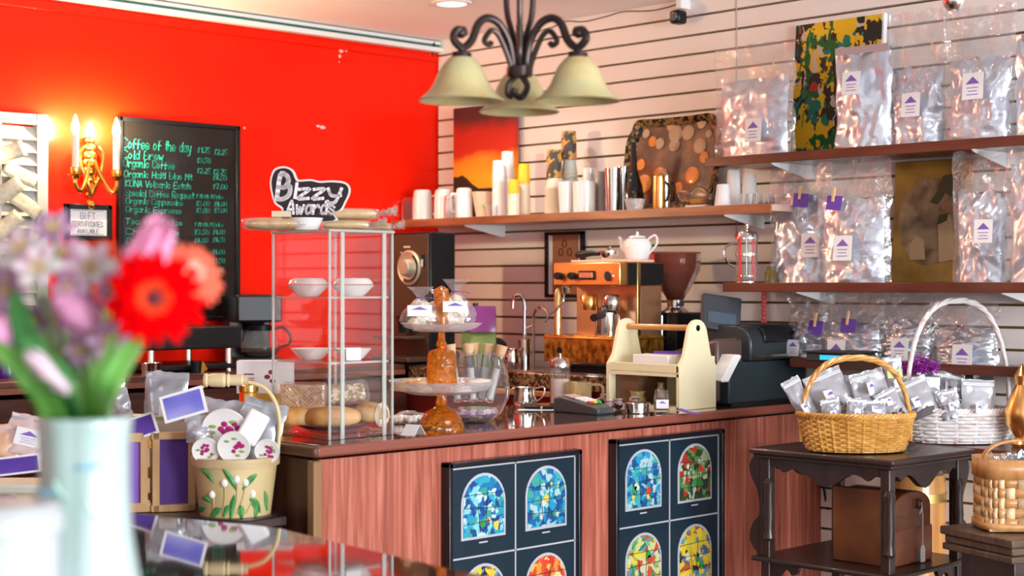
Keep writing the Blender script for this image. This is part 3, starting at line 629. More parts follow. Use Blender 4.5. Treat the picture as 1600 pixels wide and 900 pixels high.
for nm,c,s in [('front_pane',(cw/2,.003,CH/2),(cw,.005,CH)),('side_pane',(.003,cd/2,CH/2),(.005,cd,CH)),('rear_pane',(cw/2,cd-.003,CH/2),(cw,.005,CH)),('side_pane',(cw-.003,cd/2,CH/2),(.005,cd,CH))]:
    part(nm,G().box(c,s),M_acr,tl)
for x,y in ((0,0),(cw,0),(0,cd),(cw,cd),(.045,0),(cw-.03,0)):
    part('edge_strip',G().box((x,y,CH/2),(.006 if x in(0,cw) else .012,.006,CH)),M_acre,tl,bev=.001)
sh1=Zp(465,ct_*1.02)-CT; sh2=Zp(566,ct_*1.02)-CT
for zz in (sh1,sh2):
    s=part('shelf',G().box((cw/2,cd/2,zz),(cw-.014,cd-.014,.005)),M_acr,tl)
    part('shelf_edge',G().box((cw/2,.01,zz),(cw-.014,.003,.006)).box((.01,cd/2,zz),(.003,cd-.014,.006)),M_acre,s)
part('lid',G().box((cw/2,cd/2,CH+.004),(cw+.012,cd+.012,.008)),mat('acrylic_lid',(.8,.78,.72),.15,0,.5),tl,bev=.002)
def incase(px,fy): # local position inside case at fraction of depth
    y=CCY+cd*fy; x,t=onY(px,y); return x,y
# paper bowls on the shelves
def bowl_g(r,h,fl=1):
    n=48; g=G(); prof=[(0,0),(r*.45,0),(r*.62,h*.25),(r*.85,h*.7),(r,h),(r*.97,h),(r*.82,h*.7),(r*.58,h*.27),(0,.006)]
    return g.lathe([(a,b) for a,b in prof],n)
for i,(px,fy,zz,lb) in enumerate([(481,.72,sh1,'white scalloped bowl at the left of the pastry case top shelf'),(552,.30,sh1,'white scalloped bowl at the right of the pastry case top shelf'),(487,.72,sh2,'white bowl at the left of the pastry case lower shelf'),(560,.38,sh2,'white bowl behind the blank card on the case lower shelf')]):
    x,y=incase(px,fy); r=.062 if i<3 else .055
    x=min(max(x,CCX+r+.008),CX1-r-.008); y=min(max(y,CCY+r+.008),CY1-r-.008)
    o=part('bowl',bowl_g(r,.032),M_wcer,loc=(x,y,CT+zz+.003)); tag(o,lb,'bowl','white bowls in the pastry case')
    if i<2:
        o=part('bowl',G().lathe([(0,.016),(.044,.016),(.052,.010),(.058,.0),(.056,-.002),(.05,.01),(0,.018)],40),M_wcer,loc=(x,y,CT+zz+.039)); tag(o,['upturned white bowl stacked on the left top-shelf bowl','upturned white bowl stacked on the right top-shelf bowl'][i],'bowl','white bowls in the pastry case')
x,y=incase(556,.06); o=part('blank_card',G().box((0,0,.02),(.042,.001,.036)),M_white,loc=(x,y+.01,CT+sh2+.003),rz=RC*.6); tag(o,'small blank white card on the pastry case lower shelf','card')
# black tray and bread
M_crust=ramp_mat('bread_crust',[(.3,(.36,.11,.02)),(.5,(.60,.28,.07)),(.72,(.80,.54,.25))],scale=(14,14,9),rough=.5)
M_crumb=ramp_mat('bread_crumb',[(.3,(.72,.56,.36)),(.6,(.9,.8,.62))],scale=(60,60,60),rough=.8)
tr2=part('bread_tray',G().lathe([(0,0),(.075,0),(.104,.012),(.106,.014),(.076,.004),(0,.004)],48),M_black,loc=(CCX+cw*.5,CCY+cd*.5,CT+.017)); tag(tr2,'round black tray under the bread in the pastry case','tray')
def loaf(name,lb,px,fy,zz,L,Wd,Hh,rz,grp='loaves at the bottom of the pastry case',split=False):
    x,y=incase(px,fy)
    def fn(u,v):
        a=2*PI*u; b=PI*(v-.5); cb=math.cos(b)**.55; k=1+.06*noise.noise(Vector((math.cos(a)*2,math.sin(a)*2,v*4+px)))
        return (math.sin(b)*L/2*(abs(math.sin(b))**-.0),math.cos(a)*cb*Wd/2*k,(max(math.sin(a),-.55)*cb*Hh/2*k+Hh*.28))
    g=G().sheet(fn,22,14); o=part(name,g,M_crust,loc=(x,y,CT+zz),rz=rz,smooth=180); tag(o,lb,'bread',grp)
    if split: part('crumb_face',G().lathe([(0,.002),(Wd*.36,.002),(Wd*.42,-.004)],20,M=Matrix.Translation((L*.44,0,Hh*.28))@Matrix.Rotation(R(90),4,'Y')),M_crumb,o)
    return o
loaf('bread_loaf','golden split loaf at the left of the case floor',466,.62,.033,.12,.085,.07,RC+R(20))
loaf('bread_loaf','long golden loaf in the middle of the case floor',520,.30,.033,.16,.085,.068,RC+R(-4))
loaf('bread_loaf','round cut loaf at the right of the case floor',579,.3,.035,.10,.085,.072,RC+R(-30),split=True)
M_cracker=ramp_mat('cracker',[(.35,(.42,.17,.06)),(.6,(.72,.42,.18))],scale=(50,50,50),rough=.7)
M_seed=ramp_mat('seed_cake',[(.35,(.3,.15,.06)),(.55,(.62,.38,.18)),(.7,(.8,.65,.42))],tex='voronoi',scale=(120,120,120),rough=.6)
x,y=incase(474,.6); o=part('wafer_pack',G().sheet(lambda u,v:((u-.5)*.12,-.02-.003*math.cos(u*60)*math.cos(v*40),.07*v),60,40).box((0,0,.035),(.12,.038,.07)),M_cracker,loc=(x,y,CT+.075),rz=RC); tag(o,'brown ridged wafer pack lying over the left loaf','wafers')
part('wrapper',G().box((0,0,.037),(.13,.05,.08)),M_film,o,bev=.008)
x,y=incase(545,.5); o=part('seed_cake',G().box((0,0,.028),(.10,.06,.05)),M_seed,loc=(x,y,CT+.085),bev=.008); o.rotation_euler=(R(-10),R(-10),RC); tag(o,'brown seed cake in clear wrap over the middle loaf','cake')
part('wrapper',G().box((0,0,.03),(.125,.075,.062)),M_film,o,bev=.012)
x,y=incase(585,.72); o=part('wafer_pack',G().box((0,0,.025),(.06,.05,.05)),M_seed,loc=(x,y,CT+.02),rz=RC,bev=.01); tag(o,'dark seed pack at the right back of the case','cake')
# ---------------- on top of the case
TOP=CT+CH+.009
def frame_at(px,py,t): x,y=atD(px,t); return (x,y,Zp(py,t)),t/F
# flat breads / biscuit bars in wrap
def onlid(px,fy): y=CCY+cd*fy; x,t=onY(px,y); return x,y
def bar(lb,px,fy,z,L,Wd,Hh,rz,m,wrapL):
    x,y=onlid(px,fy); g=G()
    g.sheet(lambda u,v:(-math.cos(PI*v)*L/2,math.cos(2*PI*u)*Wd/2*max(math.sin(PI*v),.0)**.4,math.sin(2*PI*u)*Hh/2*max(math.sin(PI*v),0)**.4),20,16)
    o=part('biscuit_bar',g,m,loc=(x,y,z+Hh/2),rz=rz,smooth=180); tag(o,lb,'bread','wrapped breads on the pastry case')
    gw=G().sheet(lambda u,v:(-math.cos(PI*v)*L*.56+ (0),math.cos(2*PI*u)*(Wd*.56)*(.25+.75*max(math.sin(PI*v),0)**.3),math.sin(2*PI*u)*(Hh*.58)*(.3+.7*max(math.sin(PI*v),0)**.3)),20,16)
    if wrapL:
        for s in (1,): gw.sheet(lambda u,v:(L*.5+u*wrapL,(v-.5)*Wd*(.3+1.0*u),.012*math.sin(v*22)*u+ .01*u+.008*math.sin(u*20+v*9)),8,12)
    part('wrapper',gw,M_film,o,smooth=180)
    return o
M_bun=ramp_mat('biscuit',[(.25,(.45,.2,.07)),(.5,(.82,.56,.25)),(.75,(.92,.75,.45))],scale=(20,20,20),rough=.55)
bar('flat golden bread wrapped in film at the left of the case top',433,.78,TOP,.175,.10,.034,RC,M_bun,.0)
bar('lower wrapped biscuit bar in the middle of the case top',541,.34,TOP,.13,.08,.03,RC,M_bun,.05)
bar('upper wrapped biscuit bar stacked on another atop the case',543,.36,TOP+.032,.165,.08,.03,RC,M_bun,.06)
bar('brown biscuit end at the right of the case top, wrap flaring out',590,.5,TOP,.08,.06,.026,RC,mat('brown_biscuit',(.5,.28,.12),.6),.04)
x,y=onlid(478,.55); o=part('white_dish',G().lathe([(0,0),(.035,0),(.05,.034),(.048,.034),(.033,.004),(0,.004)],32),M_wcer,loc=(x,y,TOP)); tag(o,'white dish under the black award sign on the case','dish')
o=part('small_box',G().box((0,0,.008),(.05,.03,.016)),mat('beige_card',(.75,.62,.42),.6),loc=(*onlid(440,.45),TOP+.033),rz=RC); tag(o,'small beige box lying on the left wrapped bread','box')
# award sign
t=ct_*1.03; (ox,oy,oz),k=frame_at(484,342,t)
aw=thing('award_sign','black and white cut-out Bizzy Awards sign standing on the pastry case','sign',(ox,oy,TOP+.0),RC)
dz=oz-TOP
def pl(P): return [((a-484)*k,(342-b)*k+dz) for a,b in P]
out=[(425,270),(432,262),(446,260),(459,266),(464,277),(468,281),(486,280),(500,283),(518,282),(538,284),(547,292),(547,303),(541,316),(534,330),(524,337),(523,346),(442,346),(441,328),(430,319),(425,306),(422,286)]
part('white_edge',G().prism(catmull([Vector((a,b,0)) for a,b in pl(out)],3,True) and [(v.x,v.y) for v in catmull([Vector((a,b,0)) for a,b in pl(out)],3,True)],-.002,.006),mat('sign_white',(.8,.8,.78),.4),aw,smooth=0)
inn=[(428,272),(434,265),(446,263),(456,268),(461,279),(466,284),(486,283),(500,286),(518,285),(537,287),(544,293),(544,303),(538,316),(532,327),(520,334),(520,345),(445,345),(444,326),(433,317),(428,305),(425,286)]
part('black_face',G().prism([(v.x,v.y) for v in catmull([Vector((a,b,0)) for a,b in pl(inn)],3,True)],-.004,-.0015),mat('sign_black',(.018,.008,.014),.35),aw,smooth=0)
g=G(); 
def L(t_,px0,py0,px1,h,wd): 
    (a,b),=pl([(px0,py0)]); w_=(px1-px0)*k; write(g,t_,a,b,h*k,wd*k,-.0052,cond=w_/(textw(t_)*h*k/6),slant=.15,sm=4,drift=0)
L("B",433,311,456,37,7); L("i",457,309,468,22,5); L("zz",466,310,512,21,5); L("y",511,309,541,21,5)
L("Awards",448,334,525,20,3.6)
part('lettering',g,mat('sign_letter',(.95,.90,.92),.5),aw,smooth=0)
# ---------------- tiered stands
def stand_at(px,py): x,y,t=onZ(px,py,CT); return x,y,t
sx0,sy0,st=stand_at(690,677); x,y=atD(690,st+.06); st=st+.06; k=st/F
def zc(py): return Zp(py,st)-CT
M_plate=film('textured_glass',(1,.97,.96),gloss=.34,rough=.1,bscale=90,bst=.8,haze=.6)
cs=thing('cake_stand','lower clear glass cake stand on a bulbous amber foot','cake stand',(x,y,CT))
part('foot',G().lathe([(0,0),(36*k,0),(37*k,.006),(35*k,.02),(31*k,.04),(24*k,.058),(12*k,.07),(8*k,.078),(9*k,.085),(7*k,zc(606)-.006),(0,zc(606)-.006)],40),M_amber,cs)
zpl=zc(616)
part('plate',G().lathe([(0,zpl),(50*k,zpl+.002),(72*k,zpl+.014),(81*k,zc(597)),(83*k,zc(594)),(80*k,zc(595)),(70*k,zpl+.022),(50*k,zpl+.010),(0,zpl+.008)],56),M_plate,cs)
z2=zpl+.009
cs2=thing('cake_stand','upper clear glass cake stand on an amber pedestal, holding bagged sweets','cake stand',(x,y,CT+z2))
h2=zc(519)-z2
part('foot',G().lathe([(0,.0),(25*k,0),(27*k,.004),(24*k,.03),(22*k,zc(555)-z2),(19*k,zc(548)-z2),(6*k,zc(544)-z2),(9*k,zc(538)-z2),(6*k,zc(532)-z2),(5*k,h2),(0,h2)],40),M_amber,cs2)
part('plate',G().lathe([(0,h2),(35*k,h2+.002),(55*k,zc(512)-z2),(64*k,zc(505)-z2),(62*k,zc(505)-z2),(54*k,zc(511)-z2+.004),(35*k,h2+.009),(0,h2+.008)],56),M_plate,cs2)
part('finial',G().lathe([(0,h2+.008),(11*k,h2+.008),(12*k,zc(490)-z2),(9*k,zc(480)-z2),(13*k,zc(466)-z2),(11*k,zc(452)-z2),(4*k,zc(448)-z2),(0,zc(446)-z2)],24),M_amber,cs2)
# bags of marshmallow sweets
rd=random.Random(3)
def candybag(lb,px,py0,py1,wpx,tt,seed):
    xx,yy=atD(px,tt); kk=tt/F; zb=Zp(py1,tt); H=(py1-py0)*kk; W=wpx*kk
    b=thing('sweet_bag',lb,'bag of sweets',(xx,yy,zb),RC,'bags of sweets on the upper cake stand')
    def fn(u,v):
        a=2*PI*u; pr=[.40,.5,.5,.46,.36,.2,.10,.2,.34][min(int(v*8),8)]; v8=v*8; i=int(min(v8,7)); f=v8-i; P=[.40,.5,.5,.46,.36,.2,.09,.2,.34]; pr=P[i]*(1-f)+P[i+1]*f
        nn=1+.22*noise.noise(Vector((math.cos(a)*2.2,math.sin(a)*2.2,v*7+seed)))
        return (math.cos(a)*pr*W*nn,math.sin(a)*pr*W*.6*nn,v*H)
    part('clear_bag',G().sheet(fn,30,20),M_film,b,smooth=60)
    r_=random.Random(seed); q=0
    for j in range(16):
        a=r_.uniform(0,6.28); rr_=r_.uniform(0,.3)*W; s=part('sweet',G().box((0,0,0),(.030,.027,.025)),mat('marshmallow',(.85,.76,.66),.6),b,bev=.005,loc=(math.cos(a)*rr_,math.sin(a)*rr_*.55,H*(.10+.03*j)))
        s.rotation_euler=(r_.uniform(0,3),r_.uniform(0,3),r_.uniform(0,3))
    triangle_label(38*kk,17*kk,b,(0,-W*.34,H*.42),name='label_sticker',lines=False)
    part('ribbon_tie',G().tube([(.011*math.cos(q_*PI/5),.009*math.sin(q_*PI/5),H*.74) for q_ in range(10)],.0022,6,True).tube([(.008,-.008,H*.74),(.03,-.016,H*.73),(.045,-.02,H*.70)],.003,6,flat=.4),M_purple,b)
    return b
candybag('bag of pale sweets with a triangle label, left on the upper stand',657,448,512,60,st-.02,5)
candybag('bag of pale sweets tied with purple ribbon, right on the upper stand',712,436,510,62,st+.01,9)
candybag('bag of pale sweets standing behind the other two on the upper stand',684,452,508,44,st+.05,14)
# cookies on the lower plate
ck=[(-.115,-.02,'c'),(-.09,.05,'c'),(-.055,-.07,'c'),(-.06,.0,'c'),(.06,-.075,'w'),(.10,-.02,'w'),(.065,-.01,'w'),(.115,.03,'w'),(.03,.09,'w')]
for i,(a,b_,c_) in enumerate(ck):
    v=Matrix.Rotation(RC,3,'Z')@Vector((a*1.0,b_,0)); a,b_=v.x,v.y
    if c_=='c': o=part('cookie',G().lathe([(0,0),(.03,0),(.034,.005),(.03,.012),(.015,.017),(0,.018)],20),M_bun,loc=(x+a,y+b_,CT+zpl+.012+(i%2)*.012)); 
    else: o=part('cookie',G().lathe([(0,0),(.028,0),(.032,.007),(.026,.016),(0,.02)],20),mat('white_cookie',(.86,.83,.78),.5),loc=(x+a,y+b_,CT+zpl+.012+(i%2)*.012))
    tag(o,'golden round cookie on the left half of the lower cake stand' if c_=='c' else 'white iced cookie on the right half of the lower cake stand','cookie','golden cookies on the lower stand' if c_=='c' else 'white cookies on the lower stand')
# fish bowl with corked tubes
bx,by=atD(742,st+.32); bt=st+.32; kb=bt/F; 
fb=thing('fish_bowl','round clear glass bowl full of corked tubes behind the cake stand','glass bowl',(bx,by,CT))
Hb=Zp(550,bt)-CT; rb=55*kb
prof=[(0,.002),(rb*.45,.002),(rb*.75,Hb*.12),(rb*.97,Hb*.35),(rb,Hb*.52),(rb*.93,Hb*.75),(rb*.72,Hb*.94),(rb*.66,Hb)]
part('bowl',G().lathe(prof+[(a-.003 if a>0 else 0,b+.002 if i_==0 else b) for i_,(a,b) in enumerate(prof)][::-1],48),mat('thin_glass',(1,1,1),.02,0,.97,1.18),fb)
part('gems',G().lathe([(0,.006),(rb*.45,.008),(rb*.7,Hb*.13),(rb*.6,Hb*.2),(0,Hb*.2)],30),ramp_mat('violet_pebbles',[(.3,(.3,.15,.35)),(.6,(.7,.6,.72)),(.8,(.8,.5,.3))],tex='voronoi',scale=(70,70,70),rough=.1,coat=1),fb)
for i,(a,b_,tl_) in enumerate([(-.06,-.02,-8),(-.035,.02,4),(-.005,-.03,-5),(.02,.02,8),(.05,-.02,14),(.0,.05,0)]):
    tb_=thing('corked_tube',['corked glass tube leaning at the left of the fish bowl','corked glass tube second from the left in the fish bowl','corked glass tube at the front middle of the fish bowl','corked glass tube right of the middle in the fish bowl','corked glass tube leaning at the right of the fish bowl','corked glass tube at the back of the fish bowl'][i],'test tube',(0,0,0),0,'corked tubes in the fish bowl')
    v=Matrix.Rotation(RC,3,'Z')@Vector((a*.85,b_,0)); tb_.location=(bx+v.x,by+v.y,CT+Hb*.28); tb_.rotation_euler=(0,R(tl_),RC)
    part('tube',G().lathe([(0,0),(.013,.004),(.015,.015),(.015,Hb*.72),(.013,Hb*.72),(.013,.015),(0,.008)],16),mat('thin_glass'),tb_)
    part('cork',G().lathe([(0,Hb*.68),(.013,Hb*.68),(.018,Hb*.84),(0,Hb*.84)],16),mat('cork',(.68,.45,.26),.8),tb_)
    part('filling',G().lathe([(0,.01),(.0115,.012),(.0115,Hb*.5),(0,Hb*.5)],14),mat('pale_salt',(.8,.76,.78),.6),tb_)
# tent card, small sweet pack
x,y,t=onZ(646,682,CT); c_=part('tent_card',G().box((0,-.014,.016),(.05,.0012,.038),rx=R(-40)).box((0,.014,.016),(.05,.0012,.038),rx=R(40)),M_white,loc=(x,y,CT+.003),rz=RC+R(-35)); tag(c_,'small folded white tent card at the counter edge by the amber foot','card')
x,y,t=onZ(640,662,CT); b=thing('sweet_bag','clear packet of white sweets lying between the case and amber foot','bag of sweets',(x,y,CT),RC)
part('clear_bag',G().sheet(lambda u,v:((u-.5)*.12,(v-.5)*.07,.02+.02*math.sin(PI*u)*math.sin(PI*v)+.008*noise.noise(Vector((u*6,v*6,1)))),20,14).sheet(lambda u,v:((u-.5)*.12,(v-.5)*.07,.003),2,2),M_film,b,smooth=60)
for j in range(7): part('sweet',G().ball((-.045+.015*j,.01*((j%3)-1),.015),.012,10,7),M_foam,b)
x,y,t=onZ(635,668,CT)
# metal creamer
def creamer(lb,x,y,z,r,h,rz):
    o=thing('cream_pitcher',lb,'pitcher',(x,y,z),rz)
    part('body',G().lathe([(0,0),(r*.75,0),(r*.95,h*.2),(r,h*.35),(r*.85,h*.75),(r*.9,h),(r*.86,h),(r*.8,h*.75),(0,h*.6)],32),M_chrome,o)
    part('handle',G().tube(catmull([(r*.86,0,h*.92),(r*1.6,0,h*.98),(r*1.5,0,h*.55),(r*.9,0,h*.28)],6),.003,8),M_chrome,o)
    part('spout',G().lathe([(0,0),(r*.2,h*.1),(0,h*.2)],12,(-r*.95,0,h*.82)),M_chrome,o)
    return o
x,y,t=onZ(820,637,CT); creamer('small shiny metal cream pitcher on the polished counter',x,y,CT,.042,.072,RC)
# pen and receipt slip
x,y,t=onZ(846,640,CT); o=part('slip',G().box((0,0,.0005),(.13,.05,.001)),M_white,loc=(x-.02,y+.0,CT),rz=RC+R(-8)); tag(o,'thin white slip of paper under the black pen','paper')
pn=thing('pen','black pen lying on the counter beside the card reader','pen',(x,y,CT+.0065),RC+R(-8))
part('barrel',G().tube([(-.06,0,0),(-.055,0,0),(.03,0,0),(.05,0,0),(.062,0,0)],[.002,.005,.0055,.004,.001],10),M_black,pn)
part('clip',G().box((-.035,0,.006),(.035,.003,.0015)),M_steel,pn); part('band',G().lathe([(.0058,-.002),(.0058,.004)],12,M=Matrix.Translation((.0,0,0))@Matrix.Rotation(R(90),4,'Y')),M_steel,pn)
# card terminal
x,y,t=onZ(922,646,CT)
ct=thing('card_reader','dark grey card payment reader with coloured keys on the counter front edge','card reader',(x,y+.03,CT),R(-88))
part('body',G().prism([(-.10,0),(.10,0),(.10,.022),(.07,.03),(-.07,.055),(-.10,.05)],-.042,.042),mat('reader_grey',(.05,.06,.065),.35),ct,bev=.006)
M_incl=Matrix.Translation((0,0,.0445))@Matrix.Rotation(math.atan2(.025,.14),4,'Y')
part('screen',G().box((-.045,0,.002),(.045,.06,.003)),mat('reader_screen',(.3,.35,.38),.15),ct).matrix_local=M_incl
for r_ in range(4):
    for c_ in range(3):
        m_=[M_white,M_white,M_white,[mat('red_key',(.7,.03,.02),.4),mat('yellow_key',(.8,.6,.03),.4),mat('green_key',(.03,.5,.08),.4)][c_]][r_]
        o=part('key',G().box((-.008+.019*r_,-.022+.022*c_,.0035),(.013,.016,.005)),m_,ct); o.matrix_local=M_incl
# glass jar with metal lid on amber mug behind
x,y,t=onZ(905,634,CT); kx=t/F
mg=thing('glass_mug','amber-tinted glass mug below the lidded sugar jar','mug',(x,y,CT),RC)
part('cup',G().lathe([(0,0),(.04,0),(.045,.01),(.045,.085),(.042,.085),(.04,.01),(0,.006)],28),mat('straw_glass',(.95,.8,.5),.04,0,.85,1.3),mg)
part('handle',G().tube(catmull([(.044,0,.075),(.08,0,.07),(.08,0,.03),(.044,0,.015)],6),.005,8),mat('straw_glass'),mg)
jr=thing('sugar_jar','ribbed glass jar with a domed metal lid beside the amber mug','jar',(x-.01,y+.085,CT),RC)
hz=Zp(583,t)-CT
part('glass',G().lathe([(0,.001),(.036,.001),(.038,hz+.02),(.036,hz+.02),(.034,.006),(0,.006)],28),mat('thin_glass'),jr)
part('contents',G().lathe([(0,.007),(.033,.007),(.033,hz*.8),(0,hz*.8)],24),mat('pink_sugar',(.72,.55,.5),.7),jr)
part('lid',G().lathe([(.041,hz+.018),(.042,hz+.03),(.037,hz+.045),(.015,hz+.055),(.005,hz+.058),(.008,hz+.066),(0,hz+.07)],28),M_steel,jr)
# round tinned candies, jars at the front of the caddy
x,y,t=onZ(1003,646,CT); tn=thing('metal_tin','low round silver tin on the counter in front of the caddy','tin',(x,y+.02,CT),RC)
part('body',G().lathe([(0,0),(.038,0),(.041,.003),(.041,.024),(.0,.024)],32),M_steel,tn); part('lid',G().lathe([(.043,.02),(.043,.034),(.04,.037),(.03,.035),(0,.036)],32),M_steel,tn)
x,y,t=onZ(1041,643,CT); jr=thing('labelled_jar','small clear jar with a white triangle label beside the silver tin','jar',(x,y+.02,CT),RC)
part('glass',G().lathe([(0,.0),(.024,0),(.026,.004),(.026,.055),(.022,.062),(.024,.072),(.022,.072),(.02,.062),(.022,.055),(.022,.005),(0,.004)],28),mat('thin_glass'),jr)
part('filling',G().lathe([(0,.005),(.0215,.005),(.0215,.045),(0,.045)],20),mat('dark_beans',(.08,.04,.03),.6),jr)
triangle_label(.042,.03,jr,(0,-.0275,.026),lines=False)
x,y,t=onZ(1078,648,CT); o=part('purple_tag',G().sheet(lambda u,v:((u-.5)*.075,(v-.5)*.045,.004+.014*(1-u)**2),8,4),M_purple,loc=(x,y+.0,CT),rz=RC+R(-25),sol=.001); tag(o,'purple paper tag curling over the counter edge by the jar','tag')
M_bon=ramp_mat('bonbon',[(.4,(.02,.012,.01)),(.6,(.25,.14,.10)),(.75,(.5,.4,.5))],tex='voronoi',scale=(60,60,60),rough=.15,coat=.6)
for i,(a,b) in enumerate([(954,624),(968,619),(976,632),(988,622),(1003,629),(1016,624),(962,634),(1000,614)]):
    x,y,t=onZ(a,b+9,CT); o=part('bonbon',G().ball((0,0,.018),.018,16,10),M_bon,loc=(x,y+.03,CT+.001)); tag(o,'dark wrapped bonbon in the heap before the caddy','sweet','bonbons heaped before the caddy')
    part('foil_wrapper',G().lathe([(.0,.0),(.012,.004),(.019,.012)],8,(0,0,.024)),M_foils,o)
# ---------------- wooden caddy
qx,qy,t=onZ(1062,642,CT); cl=.33
tbx=thing('wooden_caddy','cream wooden tool caddy with a dowel handle standing on the counter','caddy',(qx,qy,CT))
kz=lambda py:Zp(py,t)-CT
wX=.20; hP=kz(500)
def endp(y0):
    zs=kz(573); P=[(0,0),(wX,0),(wX,zs-.01)]+[(wX-.0,zs+.0),(wX*.86,zs+.035),(wX*.80,zs+.08),(wX*.74,hP-.035)]+[(wX*.5+wX*.24*math.cos(a),hP-.045+.045*math.sin(a)) for a in [PI*q/8 for q in range(1,8)]]+[(wX*.26,hP-.035),(wX*.20,zs+.08),(wX*.14,zs+.035),(0,zs)]
    return G().prism(P,y0-.008,y0+.008)
part('end_panel',endp(.008),M_cream,tbx,bev=.002); part('end_panel',endp(cl),M_cream,tbx,bev=.002)
part('dowel',G().tube([(wX*.5,0,kz(508)-.012),(wX*.5,cl,kz(508)-.012)],.011,14),mat('varnished_dowel',(.62,.30,.08),.3,coat=.4),tbx)
part('tray_floor',G().box((wX/2,cl/2,kz(583)-.01),(wX,cl-.01,.01)),M_cream,tbx)
part('tray_side',G().box((.005,cl/2,kz(577)),(.01,cl-.01,.03)),M_cream,tbx,bev=.002); part('tray_side',G().box((wX-.005,cl/2,kz(573)),(.01,cl-.01,.06)),M_cream,tbx,bev=.002)
part('back_board',G().box((wX-.006,cl/2,kz(577)/2),(.01,cl-.01,kz(577)-.02)),M_cream,tbx); part('bottom',G().box((wX/2,cl/2,.005),(wX,cl-.01,.01)),M_cream,tbx)
part('dark_divider',G().box((wX*.55,cl*.80,kz(583)/2),(wX*.8,cl*.3,kz(583)-.03)),mat('brown_board',(.18,.09,.05),.5),tbx,label='dark brown inner board')
part('screw',G().lathe([(0,-.0015),(.004,0)],10,M=Matrix.Translation((wX*.5,-.001,kz(512)))@FX),M_blackm,tbx)
o=part('card_box',G().box((0,0,.03),(.075,.16,.06)),M_white,loc=(qx+.07,qy+.16,CT+kz(583)-.004),bev=.002); tag(o,'white box of cards in the top tray of the caddy','box')
o=part('purple_pad',G().box((0,0,.004),(.06,.13,.008)),M_purple,loc=(qx+.12,qy+.13,CT+kz(583)+.058)); tag(o,'purple pad lying on the white box in the caddy','notepad')
# things inside the lower bay
M_stone=mat('stoneware',(.5,.4,.18),.35,coat=.3); M_bottle=mat('brown_stoneware',(.17,.12,.06),.35,coat=.3)
x,y=atD(984,t-.02+.08); o=part('small_pot',G().lathe([(0,0),(.024,0),(.03,.012),(.028,.022),(.022,.028),(.027,.042),(.029,.045),(.024,.045),(.019,.03),(0,.01)],28),M_stone,loc=(qx+.03,qy+.215,CT+.011)); tag(o,'small yellow stoneware pot in the lower bay of the caddy','pot')
o=part('small_vase',G().lathe([(0,0),(.022,0),(.026,.02),(.022,.04),(.012,.058),(.009,.07),(.012,.08),(.009,.08),(0,.07)],28),M_bottle,loc=(qx+.025,qy+.105,CT+.011)); tag(o,'little brown stoneware bottle in the lower bay of the caddy','vase')
for j in range(3):
    o=part('white_folder',G().box((0,0,.055),(.012,.10,.11)),M_white,loc=(qx+wX+.03+.014*j,qy+.04,CT+.09),bev=.001); o.rotation_euler=(R(0),R(35),R(-10)); tag(o,['folded white leaflet leaning right of the caddy, nearest it','folded white leaflet right of the caddy, the middle of three','folded white leaflet right of the caddy, nearest the register'][j],'leaflet','white leaflets beside the caddy')
# ---------------- cash register
rx0,rt=onY(1150,CFY+.06); rx1,_=onY(1279,CFY+.06); rx1=min(rx1,WX-.01); zt=lambda py:Zp(py,rt)
M_reg=mat('register_black',(.028,.035,.04),.32); 
cr=thing('cash_register','black cash register with rounded printer on a steel-grey drawer','cash register',((rx0+rx1)/2,CFY+.06,CT))
W=rx1-rx0; hd=zt(570)-CT
part('cash_drawer',G().box((-.02,.17,.008+hd/2),(W+.04,.34,hd)),mat('drawer_dark',(.025,.04,.048),.35),cr,bev=.006)
part('drawer_foot',G().box((0,.17,.004),(W,.3,.008)),M_blackm,cr)
z1=hd+.01; hb=zt(512)-CT-z1
def body(x0,x1,d0,d1,h,rad): 
    P=[(d0,0),(d1,0),(d1,h)]+[(d0+rad-rad*math.sin(a),h-rad+rad*math.cos(a)) for a in [PI/2*q/8 for q in range(9)]]
    n=len(P); g=G(); g.add([(x0,a,b) for a,b in P]+[(x1,a,b) for a,b in P],[tuple(range(n))[::-1],tuple(range(n,2*n))]+[(i,(i+1)%n,n+(i+1)%n,n+i) for i in range(n)]); return g
g=body(-W*.30,W*.46,.0,.28,hb*1.05,.07); o=part('printer_housing',g,M_reg,cr,bev=.008,loc=(0,0,z1)); 
part('printer_cover',body(-W*.12,W*.36,-.006,.2,hb*.55,.05),M_black,cr,bev=.006,loc=(0,0,z1+hb*.52),label='glossy black printer lid')
part('paper_slot',G().box((-W*.0,-.008,hb*.12),(W*.55,.006,.012)),M_steel,cr,loc=(0,0,z1))
# keyboard wedge to the left
g=G(); X0_=(rx0+rx1)/2; g.prism([(3.46-CFY-.06,.01),(3.74-CFY-.06,.01),(3.74-CFY-.06,.165),(3.46-CFY-.06,.235)],-.17,-.0,Matrix.Translation((4.40-X0_,0,.002))@Matrix.Rotation(R(90),4,'Z'))
part('keyboard_wedge',g,mat('register_brown',(.10,.06,.05),.3),cr,bev=.012)
part('key_panel',G().box((4.485-X0_,3.60-CFY-.06,.205),(.14,.24,.004),rx=-math.atan2(.07,.28)),mat('key_panel',(.15,.09,.075),.3),cr,label='brown key panel')
# customer display
xd,td=onY(1133,CFY+.2); 
part('display_stalk',G().box((xd-(rx0+rx1)/2,.16,z1+hb*.6),(.03,.03,hb*1.2)),M_blackm,cr)
g=G().box((0,0,0),(.15,.028,.135)); o=part('customer_display',g,mat('display_dark',(.03,.035,.045),.3),cr,bev=.006,loc=(xd-(rx0+rx1)/2,.16,zt(492)-CT)); o.rotation_euler=(R(-15),R(8),RC*.75)
part('display_window',G().box((0,-.0155,-.02),(.11,.003,.04)),mat('display_window',(.06,.09,.13),.15),o)
